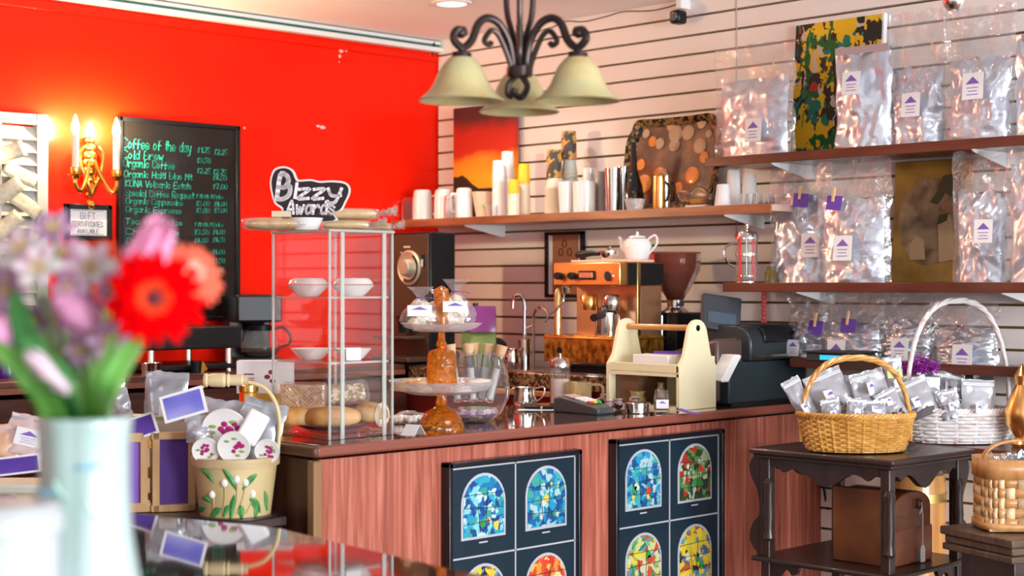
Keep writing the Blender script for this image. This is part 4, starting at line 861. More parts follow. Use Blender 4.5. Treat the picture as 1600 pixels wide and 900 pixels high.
# flat device on the lowest shelf
y0,t0=onX(1296,SX+.02)
dv=thing('label_printer','flat dark device with a blue lit strip behind the yellow basket','device',(SX+.09,y0,SZ4),R(-90))
part('body',G().box((0,0,.016),(.19,.15,.03)),M_reg,dv,bev=.004); part('top_plate',G().box((0,.0,.034),(.21,.17,.006)),M_blackm,dv,bev=.002)
part('display_strip',G().box((.02,-.0765,.016),(.11,.003,.016)),mat('blue_screen',(.02,.3,.6),.3,emis=(.02,.4,.9),es=.8),dv)
# ================================================================= MACHINES ON THE BACK BARS
def bk(px,X): y,t=onX(px,X); return y,t
# espresso machine (front faces the room, -X); local x = towards -Y, local y = into the wall
EXf=4.33; ya,ta=bk(864,EXf); yb,tb_=bk(968,EXf); EW=ya-yb; tm=(ta+tb_)/2
em=thing('espresso_machine','copper and steel espresso machine with black knobs on the back bar','espresso machine',(EXf,(ya+yb)/2,BZ),R(-90))
ez=lambda py: Zp(py,tm)-BZ
h0=.0; w2=EW/2; ED=.25
part('head',G().box((0,ED/2,(ez(447)+ez(410))/2),(EW,ED,ez(410)-ez(447))),M_copper,em,bev=.006,label='bright copper head')
part('side_panel',G().box((w2+.003,ED/2+.02,(ez(447)+ez(410))/2+.0),(.006,ED-.05,(ez(410)-ez(447))*.9)),M_black,em,label='black side panel'); 
part('side_trim',G().box((w2+.005,.10,ez(485)),(.01,.02,ez(408)-ez(565))),mat('brass_trim',(.75,.55,.18),.25,1),em,bev=.002)
part('rear_column',G().box((0,ED*.75,ez(500)),(EW*.96,ED*.5,ez(440)-ez(560))),mat('brushed_copper',(.75,.42,.24),.35,.9),em,bev=.004)
part('drip_tray',G().box((0,ED*.4,(ez(530)+.02)/2+.015),(EW*1.18,ED*.95,ez(530)-.02)),ramp_mat('hammered_copper',[(.35,(.22,.07,.01)),(.6,(.85,.38,.06)),(.8,(.95,.6,.2))],scale=(45,45,30),rough=.25,metal=.8,bump=.4),em,bev=.004,label='hammered copper drip base')
part('tray_rim',G().box((0,ED*.4,ez(528)),(EW*1.2,ED*.97,.006)),mat('copper_panel'),em,bev=.002)
for dx in (-.4,.4): part('foot',G().lathe([(.014,0),(.016,.03),(0,.03)],14,(dx*EW,.05,0)),M_black,em)
part('foot',G().box((0,ED*.45,.012),(EW*.9,ED*.7,.022)),M_black,em)
lx=lambda px:(px-916)/(968-864)*EW
for px in (876,898):
    part('knob',G().lathe([(.0,.0),(.014,.0),(.0145,-.02),(.012,-.026),(0,-.026)],20,M=Matrix.Translation((lx(px),0,ez(431)))@FX@Matrix.Scale(-1,4,(0,0,1))),M_black,em)
part('switch_plate',G().box((lx(919),-.003,ez(430)),(.082,.006,.034)),M_black,em,bev=.003); 
for q in range(4): part('switch',G().box((lx(919)-.026+.0175*q,-.008,ez(430)),(.014,.006,.02)),mat('orange_switch',(.85,.25,.12),.4),em,bev=.001)
gd=part('pressure_gauge',G().lathe([(0,0),(.019,0),(.02,.006),(.016,.007),(.015,.004),(0,.004)],24,M=Matrix.Translation((lx(952),0,ez(431)))@FX),M_chrome,em)
part('gauge_face',G().lathe([(0,0),(.0145,0)],20,M=Matrix.Translation((lx(952),-.0055,ez(431)))@FX).box((lx(952)+.003,-.0065,ez(431)),(.013,.001,.002)),M_blackm,gd)
part('drip_base_knob',G().lathe([(0,0),(.014,0),(.014,.02),(0,.02)],16,M=Matrix.Translation((lx(880),-.0,ez(549)))@FX),M_black,em)
for px in (905,940):
    g=G().lathe([(0,0),(.03,0),(.034,.02),(.034,.05),(.028,.06),(0,.06)],26,(lx(px),.06,ez(485)))
    p=part('group_head',g,M_copper if px<920 else M_steel,em)
part('portafilter',G().lathe([(0,0),(.026,.004),(.03,.03),(0,.03)],22,(lx(938),.055,ez(490))).tube([(lx(938),.03,ez(485)),(lx(950),-.03,ez(492)),(lx(962),-.12,ez(495))],[.007,.012,.014],10).lathe([(.006,0),(.006,.02),(0,.02)],10,(lx(938),.055,ez(500))),M_black,em)
part('cup',G().lathe([(0,0),(.026,0),(.03,.01),(.032,.09),(.030,.09),(.026,.01),(0,.008)],28,(lx(932),.07,ez(526))),M_steel,em) if 0 else None
part('steam_wand',G().tube(catmull([(lx(880),.01,ez(452)),(lx(882),-.005,ez(470)),(lx(876),-.015,ez(482)),(lx(868),-.03,ez(492)),(lx(862),-.04,ez(505))],6),.004,8).lathe([(0,0),(.016,0),(.02,.02),(.012,.03)],16,(lx(882),.015,ez(458))),M_steel,em)
part('sight_tube',G().lathe([(0,0),(.014,0),(.014,ez(460)-ez(528)),(.008,ez(452)-ez(528)),(0,ez(450)-ez(528))],16,(lx(872),.0,ez(528))),mat('brass_tube',(.85,.72,.3),.12,.9),em)
jug=thing('frothing_jug','steel milk frothing jug under the espresso machine group head','jug',(EXf+.06,(ya+yb)/2-lx(932)*1,BZ+ez(527)),R(-90))
part('body',G().lathe([(0,0),(.043,0),(.045,.01),(.041,.09),(.043,.115),(.041,.115),(.039,.09),(0,.05)],30),M_steel,jug); part('handle',G().tube(catmull([(.034,0,.09),(.06,0,.085),(.058,0,.035),(.036,0,.02)],5),.004,8),M_steel,jug)
# on top of the machine
tz=BZ+ez(410)
def onmach(px,dy): return (EXf+dy,(ya+yb)/2-lx(px),tz)
o=part('tray',G().box((0,0,.005),(.28,.16,.01)),mat('pale_tray',(.8,.55,.42),.4),loc=onmach(930,.10),rz=R(-90)+R(3),bev=.003); tag(o,'pale flat tray lying on top of the espresso machine','tray')
pf=thing('portafilter','black-handled portafilter lying on the espresso machine','portafilter',(EXf+.06,onmach(925,0)[1],tz+.010),R(-90))
part('handle',G().tube([(-.13,0,.02),(-.11,0,.022),(-.05,0,.026),(-.01,0,.024)],[.012,.015,.011,.008],12),M_black,pf); part('basket',G().lathe([(0,0),(.026,0),(.034,.02),(.034,.034),(.03,.034),(.03,.02),(0,.006)],28,(.035,0,0)),M_chrome,pf); part('spout',G().lathe([(.004,0),(.009,.02),(0,.02)],12,(.035,0,.03)),M_chrome,pf)
xq=EXf+.20; yq,tq=onX(996,xq)
tp=thing('teapot','white teapot with thin dark trim standing at the right of the espresso machine top','teapot',(xq,yq,tz),R(-75))
kk=tq/F; hz_=Zp(372,tq)-tz; r_=23*kk
part('body',G().lathe([(0,0),(r_*.6,0),(r_*.62,.006),(r_*.8,hz_*.2),(r_,hz_*.6),(r_*.98,hz_*.8),(r_*.75,hz_*.98),(0,hz_)],32),M_wcer,tp)
part('lid',G().lathe([(r_*.7,hz_*.97),(r_*.55,hz_*1.08),(r_*.1,hz_*1.14),(.006,hz_*1.2),(.004,hz_*1.26),(0,hz_*1.27)],24),M_wcer,tp)
part('lid_trim',G().tube([(r_*.74*math.cos(q*PI/12),r_*.74*math.sin(q*PI/12),hz_*.98) for q in range(24)],.0016,5,True),M_iron,tp)
part('spout',G().tube(catmull([(-r_*.8,0,hz_*.45),(-r_*1.15,0,hz_*.65),(-r_*1.2,0,hz_*.9),(-r_*1.4,0,hz_*1.05)],5),[.012,.012,.011,.010,.009,.009,.008,.008,.007,.007,.006,.006,.006,.005,.005,.005],10),M_wcer,tp)
part('handle',G().tube(catmull([(r_*.8,0,hz_*.95),(r_*1.35,0,hz_*1.1),(r_*1.45,0,hz_*.75),(r_*.85,0,hz_*.35)],6),.0045,8),M_wcer,tp)
# grinder
GX=4.70; yg,tg=bk(1055,GX); gz=lambda py:Zp(py,tg)-BZ; k=tg/F
gr=thing('coffee_grinder','black coffee grinder with a big smoky brown hopper beside the espresso machine','coffee grinder',(GX,yg,BZ),R(-90))
part('hopper',G().lathe([(40*k,gz(396)),(41*k,gz(398)),(39*k,gz(422)),(22*k,gz(455)),(12*k,gz(468)),(12*k,gz(475)),(10*k,gz(475)),(20*k,gz(455)),(37*k,gz(422)),(39*k,gz(396))],40),mat('smoky_hopper',(.45,.16,.11),.08,0,.8,1.2),gr)
part('hopper_lid',G().lathe([(0,gz(397)),(39*k,gz(397)),(41*k,gz(394)),(0,gz(393))],40),mat('smoky_lid',(.25,.10,.08),.15),gr)
part('beans',G().lathe([(0,gz(425)),(34*k,gz(427)),(19*k,gz(456)),(9*k,gz(470)),(0,gz(470))],30),ramp_mat('coffee_beans',[(.3,(.02,.008,.005)),(.7,(.12,.04,.02))],tex='voronoi',scale=(90,90,90),rough=.4),gr)
part('collar',G().lathe([(0,gz(468)),(13*k,gz(468)),(13*k,gz(480)),(20*k,gz(485)),(24*k,gz(490)),(0,gz(492))][::-1],30),M_steel,gr)
part('body',G().box((0,.0,gz(488)*.5+.015),(.18,.20,gz(488)-.03)).box((0,.0,.015),(.19,.21,.03)),M_black,gr,bev=.008)
part('doser',G().lathe([(0,gz(545)),(.06,gz(545)),(.065,gz(540)),(.065,gz(486)),(.0,gz(484))],30,(-.075,-.07,0)),mat('doser_black',(.02,.02,.025),.1,.4),gr)
g=G(); write(g,"Cunill",-.03,0,.018,.003,0,center=True); part('brand_lettering',g,mat('copper_letter',(.7,.4,.25),.4),gr,loc=(-.075,-.1365,gz(500)))
part('dose_lever',G().tube([(.05,-.05,gz(478)),(.10,-.09,gz(474)),(.13,-.12,gz(474))],[.004,.007,.011],10),M_black,gr)
part('chrome_strip',G().lathe([(.006,gz(550)),(.006,gz(492)),(0,gz(492))],12,(.03,-.115,0)),M_chrome,gr)
o=part('appliance',G().box((0,0,.0),(.055,.10,.20)),mat('ivory_plastic',(.72,.66,.5),.4),loc=(4.82,3.80,BZ),rz=R(-90),bev=.02); tag(o,'ivory plastic appliance on the back bar behind the grinder','appliance')
o.location.z=BZ+.1; 
# steel cabinet right of espresso machine
# brewer / grinder at the corner
bx0=4.30; y0,t0=onX(672,bx0); y1,_=onX(612,bx0); hh=Zp(362,t0)-BZ; xr,_=onY(712,y0)
bw=thing('bulk_grinder','tall dark brown bulk coffee grinder with a round silver dial in the corner','coffee grinder',(bx0,y0,BZ))
D=y1-y0+.02; Wd=xr-bx0
part('body',G().box((Wd/2,D/2,hh/2),(Wd,D,hh)),M_black,bw,bev=.008)
M_bface=mat('brown_face',(.09,.055,.035),.35,.3)
part('face_panel',G().box((-.003,D/2,hh*.5),(.006,D-.01,hh-.02)),M_bface,bw,bev=.002)
yd,_=onX(642,bx0); zd=Zp(418,t0)-BZ; MD=Matrix.Translation((-.006,yd-y0,zd))@Matrix.Rotation(R(-90),4,'Y')
dl=part('dial',G().lathe([(0,0),(.072,0),(.074,.006),(.066,.010),(.06,.008),(0,.008)],40,M=MD),mat('brushed_dial',(.62,.58,.48),.38,.7),bw)
part('dial_knob',G().lathe([(0,0),(.036,0),(.034,.03),(.028,.036),(0,.036)],30,M=MD),mat('brushed_dial'),dl)
part('dial_dark_arc',G().lathe([(.05,.0085),(.064,.0102)],24,M=MD@Matrix.Rotation(R(150),4,'Z'),ang=PI),M_blackm,dl)
MW=Matrix.Translation((0,0,0))@Matrix.Rotation(R(-90),4,'Z')
g=G(); g.box((0,0,.004),(.042,.0005,.007)); g.tube([(-.045+.005*q,0,-.020+.006*math.sin(q*2.3)) for q in range(19)],.0012,5); g.box((0,0,-.045),(.07,.0005,.002)); g.box((0,0,-.055),(.07,.0005,.002))
o=part('face_lettering',g,mat('pale_letter',(.7,.62,.5),.5),bw,smooth=0,loc=(-.0075,D*.52,hh-.065)); o.rotation_euler=(0,0,R(-90))
part('switch',G().box((-.008,.035,hh-.12),(.01,.018,.05)),M_black,bw,bev=.002); part('switch_rocker',G().box((-.014,.035,hh-.13),(.006,.010,.03)),mat('grey_switch',(.5,.55,.55),.3),bw)
part('chute',G().lathe([(0,.13),(.03,.13),(.04,.2),(0,.2)],20,(-.03,D*.45,0)),M_black,bw); part('shelf_plate',G().box((-.05,D*.5,.11),(.12,D*.8,.012)).box((-.05,D*.5,.02),(.12,D*.9,.02)),M_bface,bw,bev=.003)
triangle_label(.06,.045,bw,(-.009,D*.33,.16),rz=R(-90),lines=False)
# faucet
fx_=4.45; yf,tf=onX(820,fx_); kf=tf/F
fc=thing('faucet','chrome gooseneck faucet rising from the back bar left of the espresso machine','faucet',(fx_,yf,BZ),R(-60)); 
fz=lambda py:Zp(py,tf)-BZ
part('neck',G().tube(catmull([(0,0,.10),(0,0,fz(500)),(0,0,fz(475)),(-.012,0,fz(464)),(-.03,0,fz(461)),(-.045,0,fz(466)),(-.05,0,fz(482))],6),.0075,10),M_chrome,fc)
part('base',G().lathe([(0,0),(.028,0),(.028,.11),(.012,.115),(.009,.13),(0,.13)],24),M_steel,fc)
part('lever',G().tube([(0,0,.15),(.03,0,.165)],.004,8),M_chrome,fc)
o=part('spout_pipe',G().tube(catmull([(0,0,0),(0,0,.12),(0,0,.20),(.03,0,.235),(.07,0,.225),(.09,0,.20)],6),.005,8),M_steel,loc=(4.6,onX(834,4.6)[0],BZ),rz=R(-90)); tag(o,'thin curved steel pipe between the faucet and espresso machine','pipe')
x_=4.36; y_,t_=onX(800,x_); creamer('steel pitcher on the back bar beside the faucet base',x_,y_,BZ,.035,.075,RC+PI)
# brown paper / black items left of the faucet
y_,t_=onX(765,4.55); o=part('paper_roll',G().lathe([(0,-.05),(.04,-.05),(.043,.05),(.034,.05),(.03,-.04)],24,M=Matrix.Rotation(R(75),4,'X')),mat('kraft_brown',(.3,.17,.10),.6),loc=(4.55,y_,BZ+.045),rz=R(-60)); tag(o,'brown cardboard roll lying on the back bar left of the faucet','cardboard roll')
y_,t_=onX(748,4.5); pk=thing('coffee_packet','green and purple coffee packet standing behind the upper cake stand','packet',(4.5,y_,BZ),R(-60))
hp=Zp(478,t_)-BZ
def pouch(w,h,d): return lambda u,v:((u-.5)*w,-d*math.sin(PI*u)*(1-v)**.6,v*h)
g=G().sheet(pouch(.15,hp*.55,.045),12,8).sheet(lambda u,v:((u-.5)*.15,.02*(1-v),v*hp*.55),12,2)
part('green_lower',g,mat('green_pack',(.25,.38,.12),.3,coat=.3),pk,smooth=180)
part('purple_upper',G().sheet(lambda u,v:((u-.5)*.15,-.045*math.sin(PI*u)*(.45**.6)*(1-v)-.001,hp*(.55+.45*v)),12,6).sheet(lambda u,v:((u-.5)*.15,.009*(1-v),hp*(.55+.45*v)),4,2),mat('purple_pack',(.28,.05,.30),.3,coat=.3),pk,smooth=180)
y_,t_=onX(757,4.75); o=part('paper_cup',G().lathe([(0,0),(.03,0),(.04,.12),(.038,.12),(.028,.003),(0,.003)],24),mat('grey_cup',(.45,.5,.48),.4),loc=(4.75,y_,BZ)); tag(o,'pale grey cup against the slat wall left of the faucet','cup')
y_,t_=onX(743,4.7); o=part('bottle',G().lathe([(0,0),(.03,0),(.03,.18),(.012,.22),(.012,.25),(0,.25)],20),mat('dark_green_bottle',(.015,.03,.02),.1,coat=.5),loc=(4.7,y_,BZ)); tag(o,'dark green bottle in the corner behind the sweets','bottle')
y_,t_=onX(775,4.72); o=part('dark_bag',G().ball((0,0,.05),.06,16,10,1,.7,.85),M_blackm,loc=(4.72,y_,BZ)); tag(o,'black cloth bundle by the slat wall left of the faucet','bundle')
# red candy stick hanging on wall
y_,t_=onX(1194,WX-.02); g=G(); z0_=Zp(510,t_); 
for q in range(9): g.ball((0,0,q*.016),.012,10,6,1,1,.9)
o=part('rock_candy',g,mat('pink_candy',(.75,.12,.13),.2,coat=.5),loc=(WX-.02,y_,z0_)); tag(o,'pink knobbly candy stick hanging on the slat wall above the register','candy')
part('cap',G().ball((0,0,.15),.011,10,6),mat('purple_paper'),o)
# drip coffee maker on red-wall bar
x_,t_=onY(395,5.30); cm=thing('drip_coffee_maker','black drip coffee maker with glass carafe against the red wall','coffee maker',(x_,5.30,BZ),R(-20)); cz_=lambda py:Zp(py,t_)-BZ; k=t_/F
part('base',G().box((0,0,.02),(.19,.22,.035)),M_black,cm,bev=.006); part('rear_tower',G().box((-.06,.07,cz_(460)/2),(.07,.09,cz_(460))).box((0,.08,cz_(460)/2),(.18,.05,cz_(460))),M_black,cm,bev=.006)
part('brew_head',G().box((0,0,(cz_(460)+cz_(503))/2),(.19,.22,cz_(460)-cz_(503))),M_black,cm,bev=.01); part('brew_basket',G().lathe([(.03,cz_(508)),(.065,cz_(490)),(.07,cz_(475))],28,(.0,-.04,0)),M_black,cm)
cf=part('carafe',G().lathe([(0,.04),(.06,.04),(.078,.06),(.08,.085),(.065,.125),(.05,.15),(.052,.16),(.048,.155),(.062,.124),(.076,.085),(.07,.06),(0,.045)],32,(.02,-.04,0)),mat('thin_glass'),cm)
part('carafe_handle',G().tube(catmull([(.07,-.05,.15),(.11,-.07,.155),(.135,-.08,.12),(.13,-.08,.09),(.095,-.06,.075)],6),.009,8,flat=.7),M_black,cf); part('carafe_collar',G().lathe([(.053,.145),(.055,.165),(.0,.17)],28,(.02,-.04,0)),M_black,cf); part('coffee',G().lathe([(0,.046),(.058,.046),(.074,.062),(.075,.075),(0,.075)],28,(.02,-.04,0)),mat('coffee_liquid',(.04,.012,.005),.1),cf)
# boxes at the rear left end of the counter
t_=4.70; x_,y_=atD(415,t_); zm=Zp(614,t_)-CT; zt_=Zp(563,t_)-CT
o=part('amber_box',G().box((0,0,zm/2),(.15,.06,zm)),mat('amber_card',(.62,.36,.06),.4),loc=(x_,y_,CT),rz=RC,bev=.003); tag(o,'amber box at the rear left of the counter under the white bean-print box','box')
o=part('white_box',G().box((0,0,(zt_-zm)/2),(.165,.06,zt_-zm)),M_white,loc=(x_,y_,CT+zm),rz=RC,bev=.002); tag(o,'white box with coffee bean print standing left behind the pastry case','box')
g=G()
for a,b in ((.042,.064),(.030,.050),(.046,.038)): g.prism([(a-.0+.009*math.cos(q*PI/6)-.02,b+.007*math.sin(q*PI/6)) for q in range(12)],-.0312,-.0302)
g.box((-.045,-.0306,.058),(.03,.001,.004)); g.box((-.04,-.0306,.046),(.024,.001,.002)); g.box((-.04,-.0306,.04),(.02,.001,.002))
part('bean_print',g,mat('bean_ink',(.22,.03,.06),.5),o)
t2=4.52; x_,y_=atD(389,t2); o=thing('brass_canister','tall brass canister at the counter end seen through the basket handle','canister',(x_,y_,CT)); hh_=Zp(598,t2)-CT
part('body',G().lathe([(0,0),(.027,0),(.027,hh_*.8),(.024,hh_*.84),(0,hh_*.84)],28),M_gold,o); part('lid',G().lathe([(.028,hh_*.83),(.028,hh_*.95),(.02,hh_),(0,hh_)],28),M_gold,o)
# dark low brewer tray on the red-wall bar
x_,t_=onY(262,5.22); zf=Zp(592,t_); 
bt=thing('griddle','low black countertop griddle with a raised rod, partly behind the flowers','griddle',(x_,5.2,BZ))
part('body',G().box((0,0,.13),(.42,.34,.085)),M_black,bt,bev=.006); part('lower_shelf',G().box((0,0,.02),(.4,.32,.02)),M_black,bt,bev=.004)
for a in (-.17,.17):
    for b_ in (-.14,.14): part('leg',G().lathe([(0,0),(.014,0),(.012,.09),(0,.09)],12,(a,b_,0)),M_chrome,bt)
part('rod',G().tube([(.20,.05,.17),(.10,.1,.27)],.005,8),M_black,bt)
for i,(px,m_,n) in enumerate([(225,M_chrome,'small chrome cup on the griddle shelf, left of the pair'),(240,M_chrome,'small chrome cup on the griddle shelf, right of the pair'),(302,M_black,'dark mug at the right end under the griddle')]):
    xx,_=onY(px,5.02); o=part('cup',G().lathe([(0,0),(.018,0),(.022,.045),(.02,.045),(.016,.004),(0,.004)],20),m_,loc=(xx,5.0,BZ)); tag(o,n,'cup')
xx,_=onY(296,5.0); o=part('bookmark',G().box((0,0,.018),(.03,.004,.036),ry=R(-35)),M_gold,loc=(xx+.05,4.99,BZ+.003)); tag(o,'small golden tilted plate on the back bar right of the griddle','ornament')
xx,_=onY(276,5.1); o=part('small_sign',G().box((0,0,.05),(.035,.01,.10)),mat('navy_box',(.03,.02,.14),.4),loc=(xx+.02,5.2,BZ+.175)); tag(o,'dark blue small box standing on the griddle by the red gerbera','box')
for i,(px,h_,m_,lb) in enumerate([(72,.24,M_gold,'gold ornament on the back bar behind the flowers, taller'),(95,.16,M_gold,'gold ornament on the back bar behind the flowers, shorter'),(12,.22,mat('violet_bottle',(.08,.02,.25),.2,coat=.5),'violet bottle on the back bar at the far left edge')]):
    xx,_=onY(px,5.2); o=part('bottle' if i==2 else 'ornament',G().lathe([(0,0),(.04,0),(.045,.02),(.03,h_*.3),(.04,h_*.55),(.015,h_*.8),(.012,h_),(0,h_)],20),m_,loc=(xx,5.2,BZ)); tag(o,lb,'bottle' if i==2 else 'ornament')
# ================================================================= MIDDLE SHELF
S=SZ1+.0015
def sp(px,dx=.10): y,t=onX(px,SX+dx); return SX+dx,y,t
def cupg(rb,rt,h,th=.003,n=28): return G().lathe([(0,0),(rb,0),(rt,h),(rt-th,h),(rb-th,th),(0,th)],n)
def invg(rb,rt,h,n=28): return G().lathe([(0,h),(rt*.9,h),(rt,h-.004),(rb,0),(rb-.003,0),(0,.003)],n)
def mug(lb,px,pyt,w,dx,m,hand=RC,grp='mugs at the left of the middle shelf',flare=1.0):
    x,y,t=sp(px,dx); k=t/F; h=max(Zp(pyt,t)-S,.03); r=w/2*k
    o=thing('mug',lb,'mug',(x,y,S),hand,grp)
    part('body',G().lathe([(0,h),(r*.7,h),(r*.85,h-.006),(r*.98,h*.6),(r*flare,0),(r*flare-.003,0),(r*.9,h*.5),(r*.7,h-.01),(0,h-.008)],30),m,o)
    part('handle',G().tube(catmull([(r*.9,0,h*.8),(r*1.5,0,h*.78),(r*1.5,0,h*.3),(r*.95,0,h*.22)],6),.0045,8),m,o); return o
M_clear=mat('thin_glass'); 
mug('clear glass mug at the left end of the middle shelf, nearest the red wall',640,309,26,.10,M_clear,RC+PI)
mug('white mug upside down, first from the red wall on the middle shelf',660,297,32,.10,M_wcer,RC+R(20))
mug('white mug upside down, second from the red wall on the middle shelf',693,296,30,.10,M_wcer,RC+R(20))
mug('clear glass mug standing between the second and third white mugs',704,306,22,.05,M_clear,RC+R(20))
mug('white mug upside down, third from the red wall beside the sunset painting',725,294,28,.10,M_wcer,RC+R(200))
x,y,t=sp(755,.12); o=part('bowl',cupg(.03,.05,Zp(300,t)-S),mat('peach_bowl',(.8,.6,.45),.3),loc=(x,y,S)); tag(o,'peach coloured bowl with a green leaf mark on the middle shelf','bowl')
part('leaf_mark',G().box((0,0,0),(.008,.001,.018),ry=R(-20)),mat('leaf_green',(.2,.55,.05),.5),o).matrix_local=Matrix.Translation((-.03,-.035,.05))@Matrix.Rotation(R(-45),4,'Z')
o=part('glass',cupg(.022,.026,.05),M_clear,loc=(sp(768,.05)[0],sp(768,.05)[1],S)); tag(o,'small clear glass in front of the peach bowl','glass')
def cupstack(name,lb,px,py0,py1,w,dx,m,topm=None,rims=0,grp=None,flip=True):
    x,y,t=sp(px,dx); k=t/F; h=Zp(py0,t)-S; b=max(Zp(py1,t)-S,0) if py1 else 0; r=w/2*k
    o=thing(name,lb,'cups',(x,y,S+b),RC,grp); H=h-b
    if rims:
        g=G(); st_=H*.75/rims; P=[]
        for q in range(rims): P+=[(r*.84,q*st_),(r,q*st_+st_*.12),(r,q*st_+st_*.55),(r*.84,q*st_+st_*.68)]
        g.lathe([(0,0)]+P+[(r*.9,rims*st_),(0,rims*st_)],30); part('rims',g,m,o)
        part('top_cup',G().lathe([(r*.9,rims*st_),(r*.72,H-.003),(r*.7,H),(0,H)],30),topm or m,o)
    else:
        part('cups',G().lathe([(0,0),(r,0),(r,.004),(r*.93,.006),(r*.86,H*.68),(0,H*.68)],30),m,o)
        part('top_cup',G().lathe([(r*.9,H*.62),(r*.92,H*.65),(r*.78,H-.002),(r*.75,H),(0,H)],30),topm or m,o)
    return o
M_fo=mat('foam_cup',(.86,.83,.83),.5); M_yel=mat('yellow_cup',(.9,.55,.03),.45); M_cr=mat('cream_cup',(.82,.72,.58),.5)
M_pat=ramp_mat('patterned_cup',[(.3,(.07,.05,.045)),(.50,(.09,.07,.06)),(.54,(.7,.40,.06)),(.66,(.65,.25,.10)),(.7,(.08,.06,.05))],scale=(28,28,28),rough=.5,detail=2)
cupstack('cup_stack','tall white foam cup stack before the sunset painting, left one',779,251,None,22,.09,M_fo,grp='foam cup stacks')
cupstack('cup_stack','tallest white foam cup stack in front of the sunset painting',793,237,None,23,.15,M_fo,grp='foam cup stacks')
cupstack('cup_stack','short cream cup stack with a yellow top cup on the middle shelf',803,281,None,20,.05,M_cr,M_yel)
cupstack('cup_stack','tall cream cup stack with a yellow upper cup by the painting edge',819,256,None,21,.11,M_cr,M_yel)
cupstack('cup_stack','stack of many pale paper cups under a brown patterned cup',868,279,None,34,.13,M_cr,M_cr,rims=14)
cupstack('cup_stack','brown patterned paper cup stack on the left pale cup stack',866,234,279,27,.13,M_pat,M_pat)
x,y,t=sp(890,.2); 
cupstack('cup_stack','pale ribbed paper cup stack behind, topped by the highest brown cup',890,250,None,28,.2,mat('pale_green_cup',(.68,.7,.62),.5),rims=10)
cupstack('cup_stack','highest brown patterned paper cup on the rear stack',889,205,250,27,.2,M_pat,M_pat)
def canister(lb,px,pyt,w,dx,m,cat='cup',name='cup',fl=.85,grp=None):
    x,y,t=sp(px,dx); k=t/F; h=Zp(pyt,t)-S; r=w/2*k
    o=part(name,G().lathe([(0,0),(r*fl,0),(r,h),(r*.94,h),(r*fl*.9,.004),(0,.004)],30),m,loc=(x,y,S)); return tag(o,lb,cat,grp)
canister('white beaker with a flared rim, left of the wide white canister',884,284,26,.06,M_wcer,fl=.72)
canister('wide white ceramic canister in the middle of the middle shelf',913,284,36,.08,M_wcer,'canister','canister',fl=.96)
canister('white mug standing behind the wide white canister',921,263,22,.2,M_wcer)
canister('grey tinted plastic beaker between the white canister and steel tumbler',938,268,18,.15,mat('grey_film_cup',(.6,.55,.55),.25,0,.3))
canister('tall stainless steel tumbler in front of the painted tray edge',958,263,26,.08,M_steel,'tumbler','steel_tumbler',fl=.82)
canister('second steel tumbler behind the first, beside the black bottle',975,261,22,.14,M_steel,'tumbler','steel_tumbler',fl=.85)
x,y,t=sp(990,.12); kz_=lambda a:Zp(a,t)-S; k=t/F
o=part('bottle',G().lathe([(0,0),(15*k,0),(16*k,kz_(305)),(14*k,kz_(290)),(6*k,kz_(265)),(4*k,kz_(225)),(3*k,kz_(222)),(0,kz_(222))],28),ramp_mat('black_gold_bottle',[(.45,(.012,.012,.01)),(.66,(.02,.018,.012)),(.7,(.45,.4,.15))],scale=(50,50,50),rough=.12,coat=.5),loc=(x,y,S)); tag(o,'black gold-flecked long-necked bottle in front of the painted tray','bottle')
x,y,t=sp(992,.04); o=part('glass_bowl',cupg(.03,.042,.045),M_plate,loc=(x,y,S)); tag(o,'small cut glass bowl in front of the black bottle','bowl')
def metalpot(lb,px,pyt,w,dx,m):
    x,y,t=sp(px,dx); k=t/F; h=Zp(pyt,t)-S; r=w/2*k; o=thing('metal_creamer',lb,'creamer',(x,y,S),RC)
    part('body',G().lathe([(0,0),(r*.9,0),(r,h*.1),(r*.95,h),(r*.9,h),(r*.85,h*.1),(0,.004)],28),m,o)
    part('lid',G().lathe([(r*.96,h),(r*.5,h+.012),(.004,h+.016),(.006,h+.024),(0,h+.028)],24),m,o)
    part('handle',G().tube(catmull([(r*.9,0,h*.85),(r*1.6,0,h*.7),(r*1.4,0,h*.35),(r*.9,0,h*.25)],5),.004,8),M_iron,o)
metalpot('copper-toned metal creamer in front of the painted tray',1030,276,20,.06,M_copper)
metalpot('steel lidded creamer right beside the copper-toned one',1040,275,18,.10,M_steel)
x,y,t=sp(1092,.10); k=t/F
gt=thing('glass_teapot','small clear glass teapot with an amber glint on a white dish','teapot',(x,y,S+.016),RC); 
part('body',G().lathe([(0,0),(.03,0),(.045,.02),(.046,.035),(.03,.058),(.018,.064),(.004,.07),(.007,.08),(0,.082)],28),M_clear,gt); part('handle',G().tube(catmull([(-.042,0,.045),(-.075,0,.05),(-.07,0,.02),(-.042,0,.015)],5),.004,8),M_clear,gt); part('spout',G().tube([(.042,0,.025),(.06,0,.04),(.072,0,.06)],[.009,.007,.005],8),M_clear,gt); part('syrup',G().lathe([(0,.004),(.028,.004),(.040,.02),(0,.02)],20),mat('amber_syrup',(.8,.35,.03),.2),gt)
o=part('dish',G().box((0,0,.007),(.10,.05,.014)),M_wcer,loc=(x,y,S),rz=R(-90),bev=.004); tag(o,'low white rectangular dish under the small glass teapot','dish')
x,y,t=sp(1118,.12); o=part('small_bottle',G().lathe([(0,0),(.014,0),(.014,.06),(.006,.075),(.006,.1),(0,.1)],16),mat('dark_green_bottle'),loc=(x,y,S)); tag(o,'little dark bottle between the glass teapot and white cups','bottle')
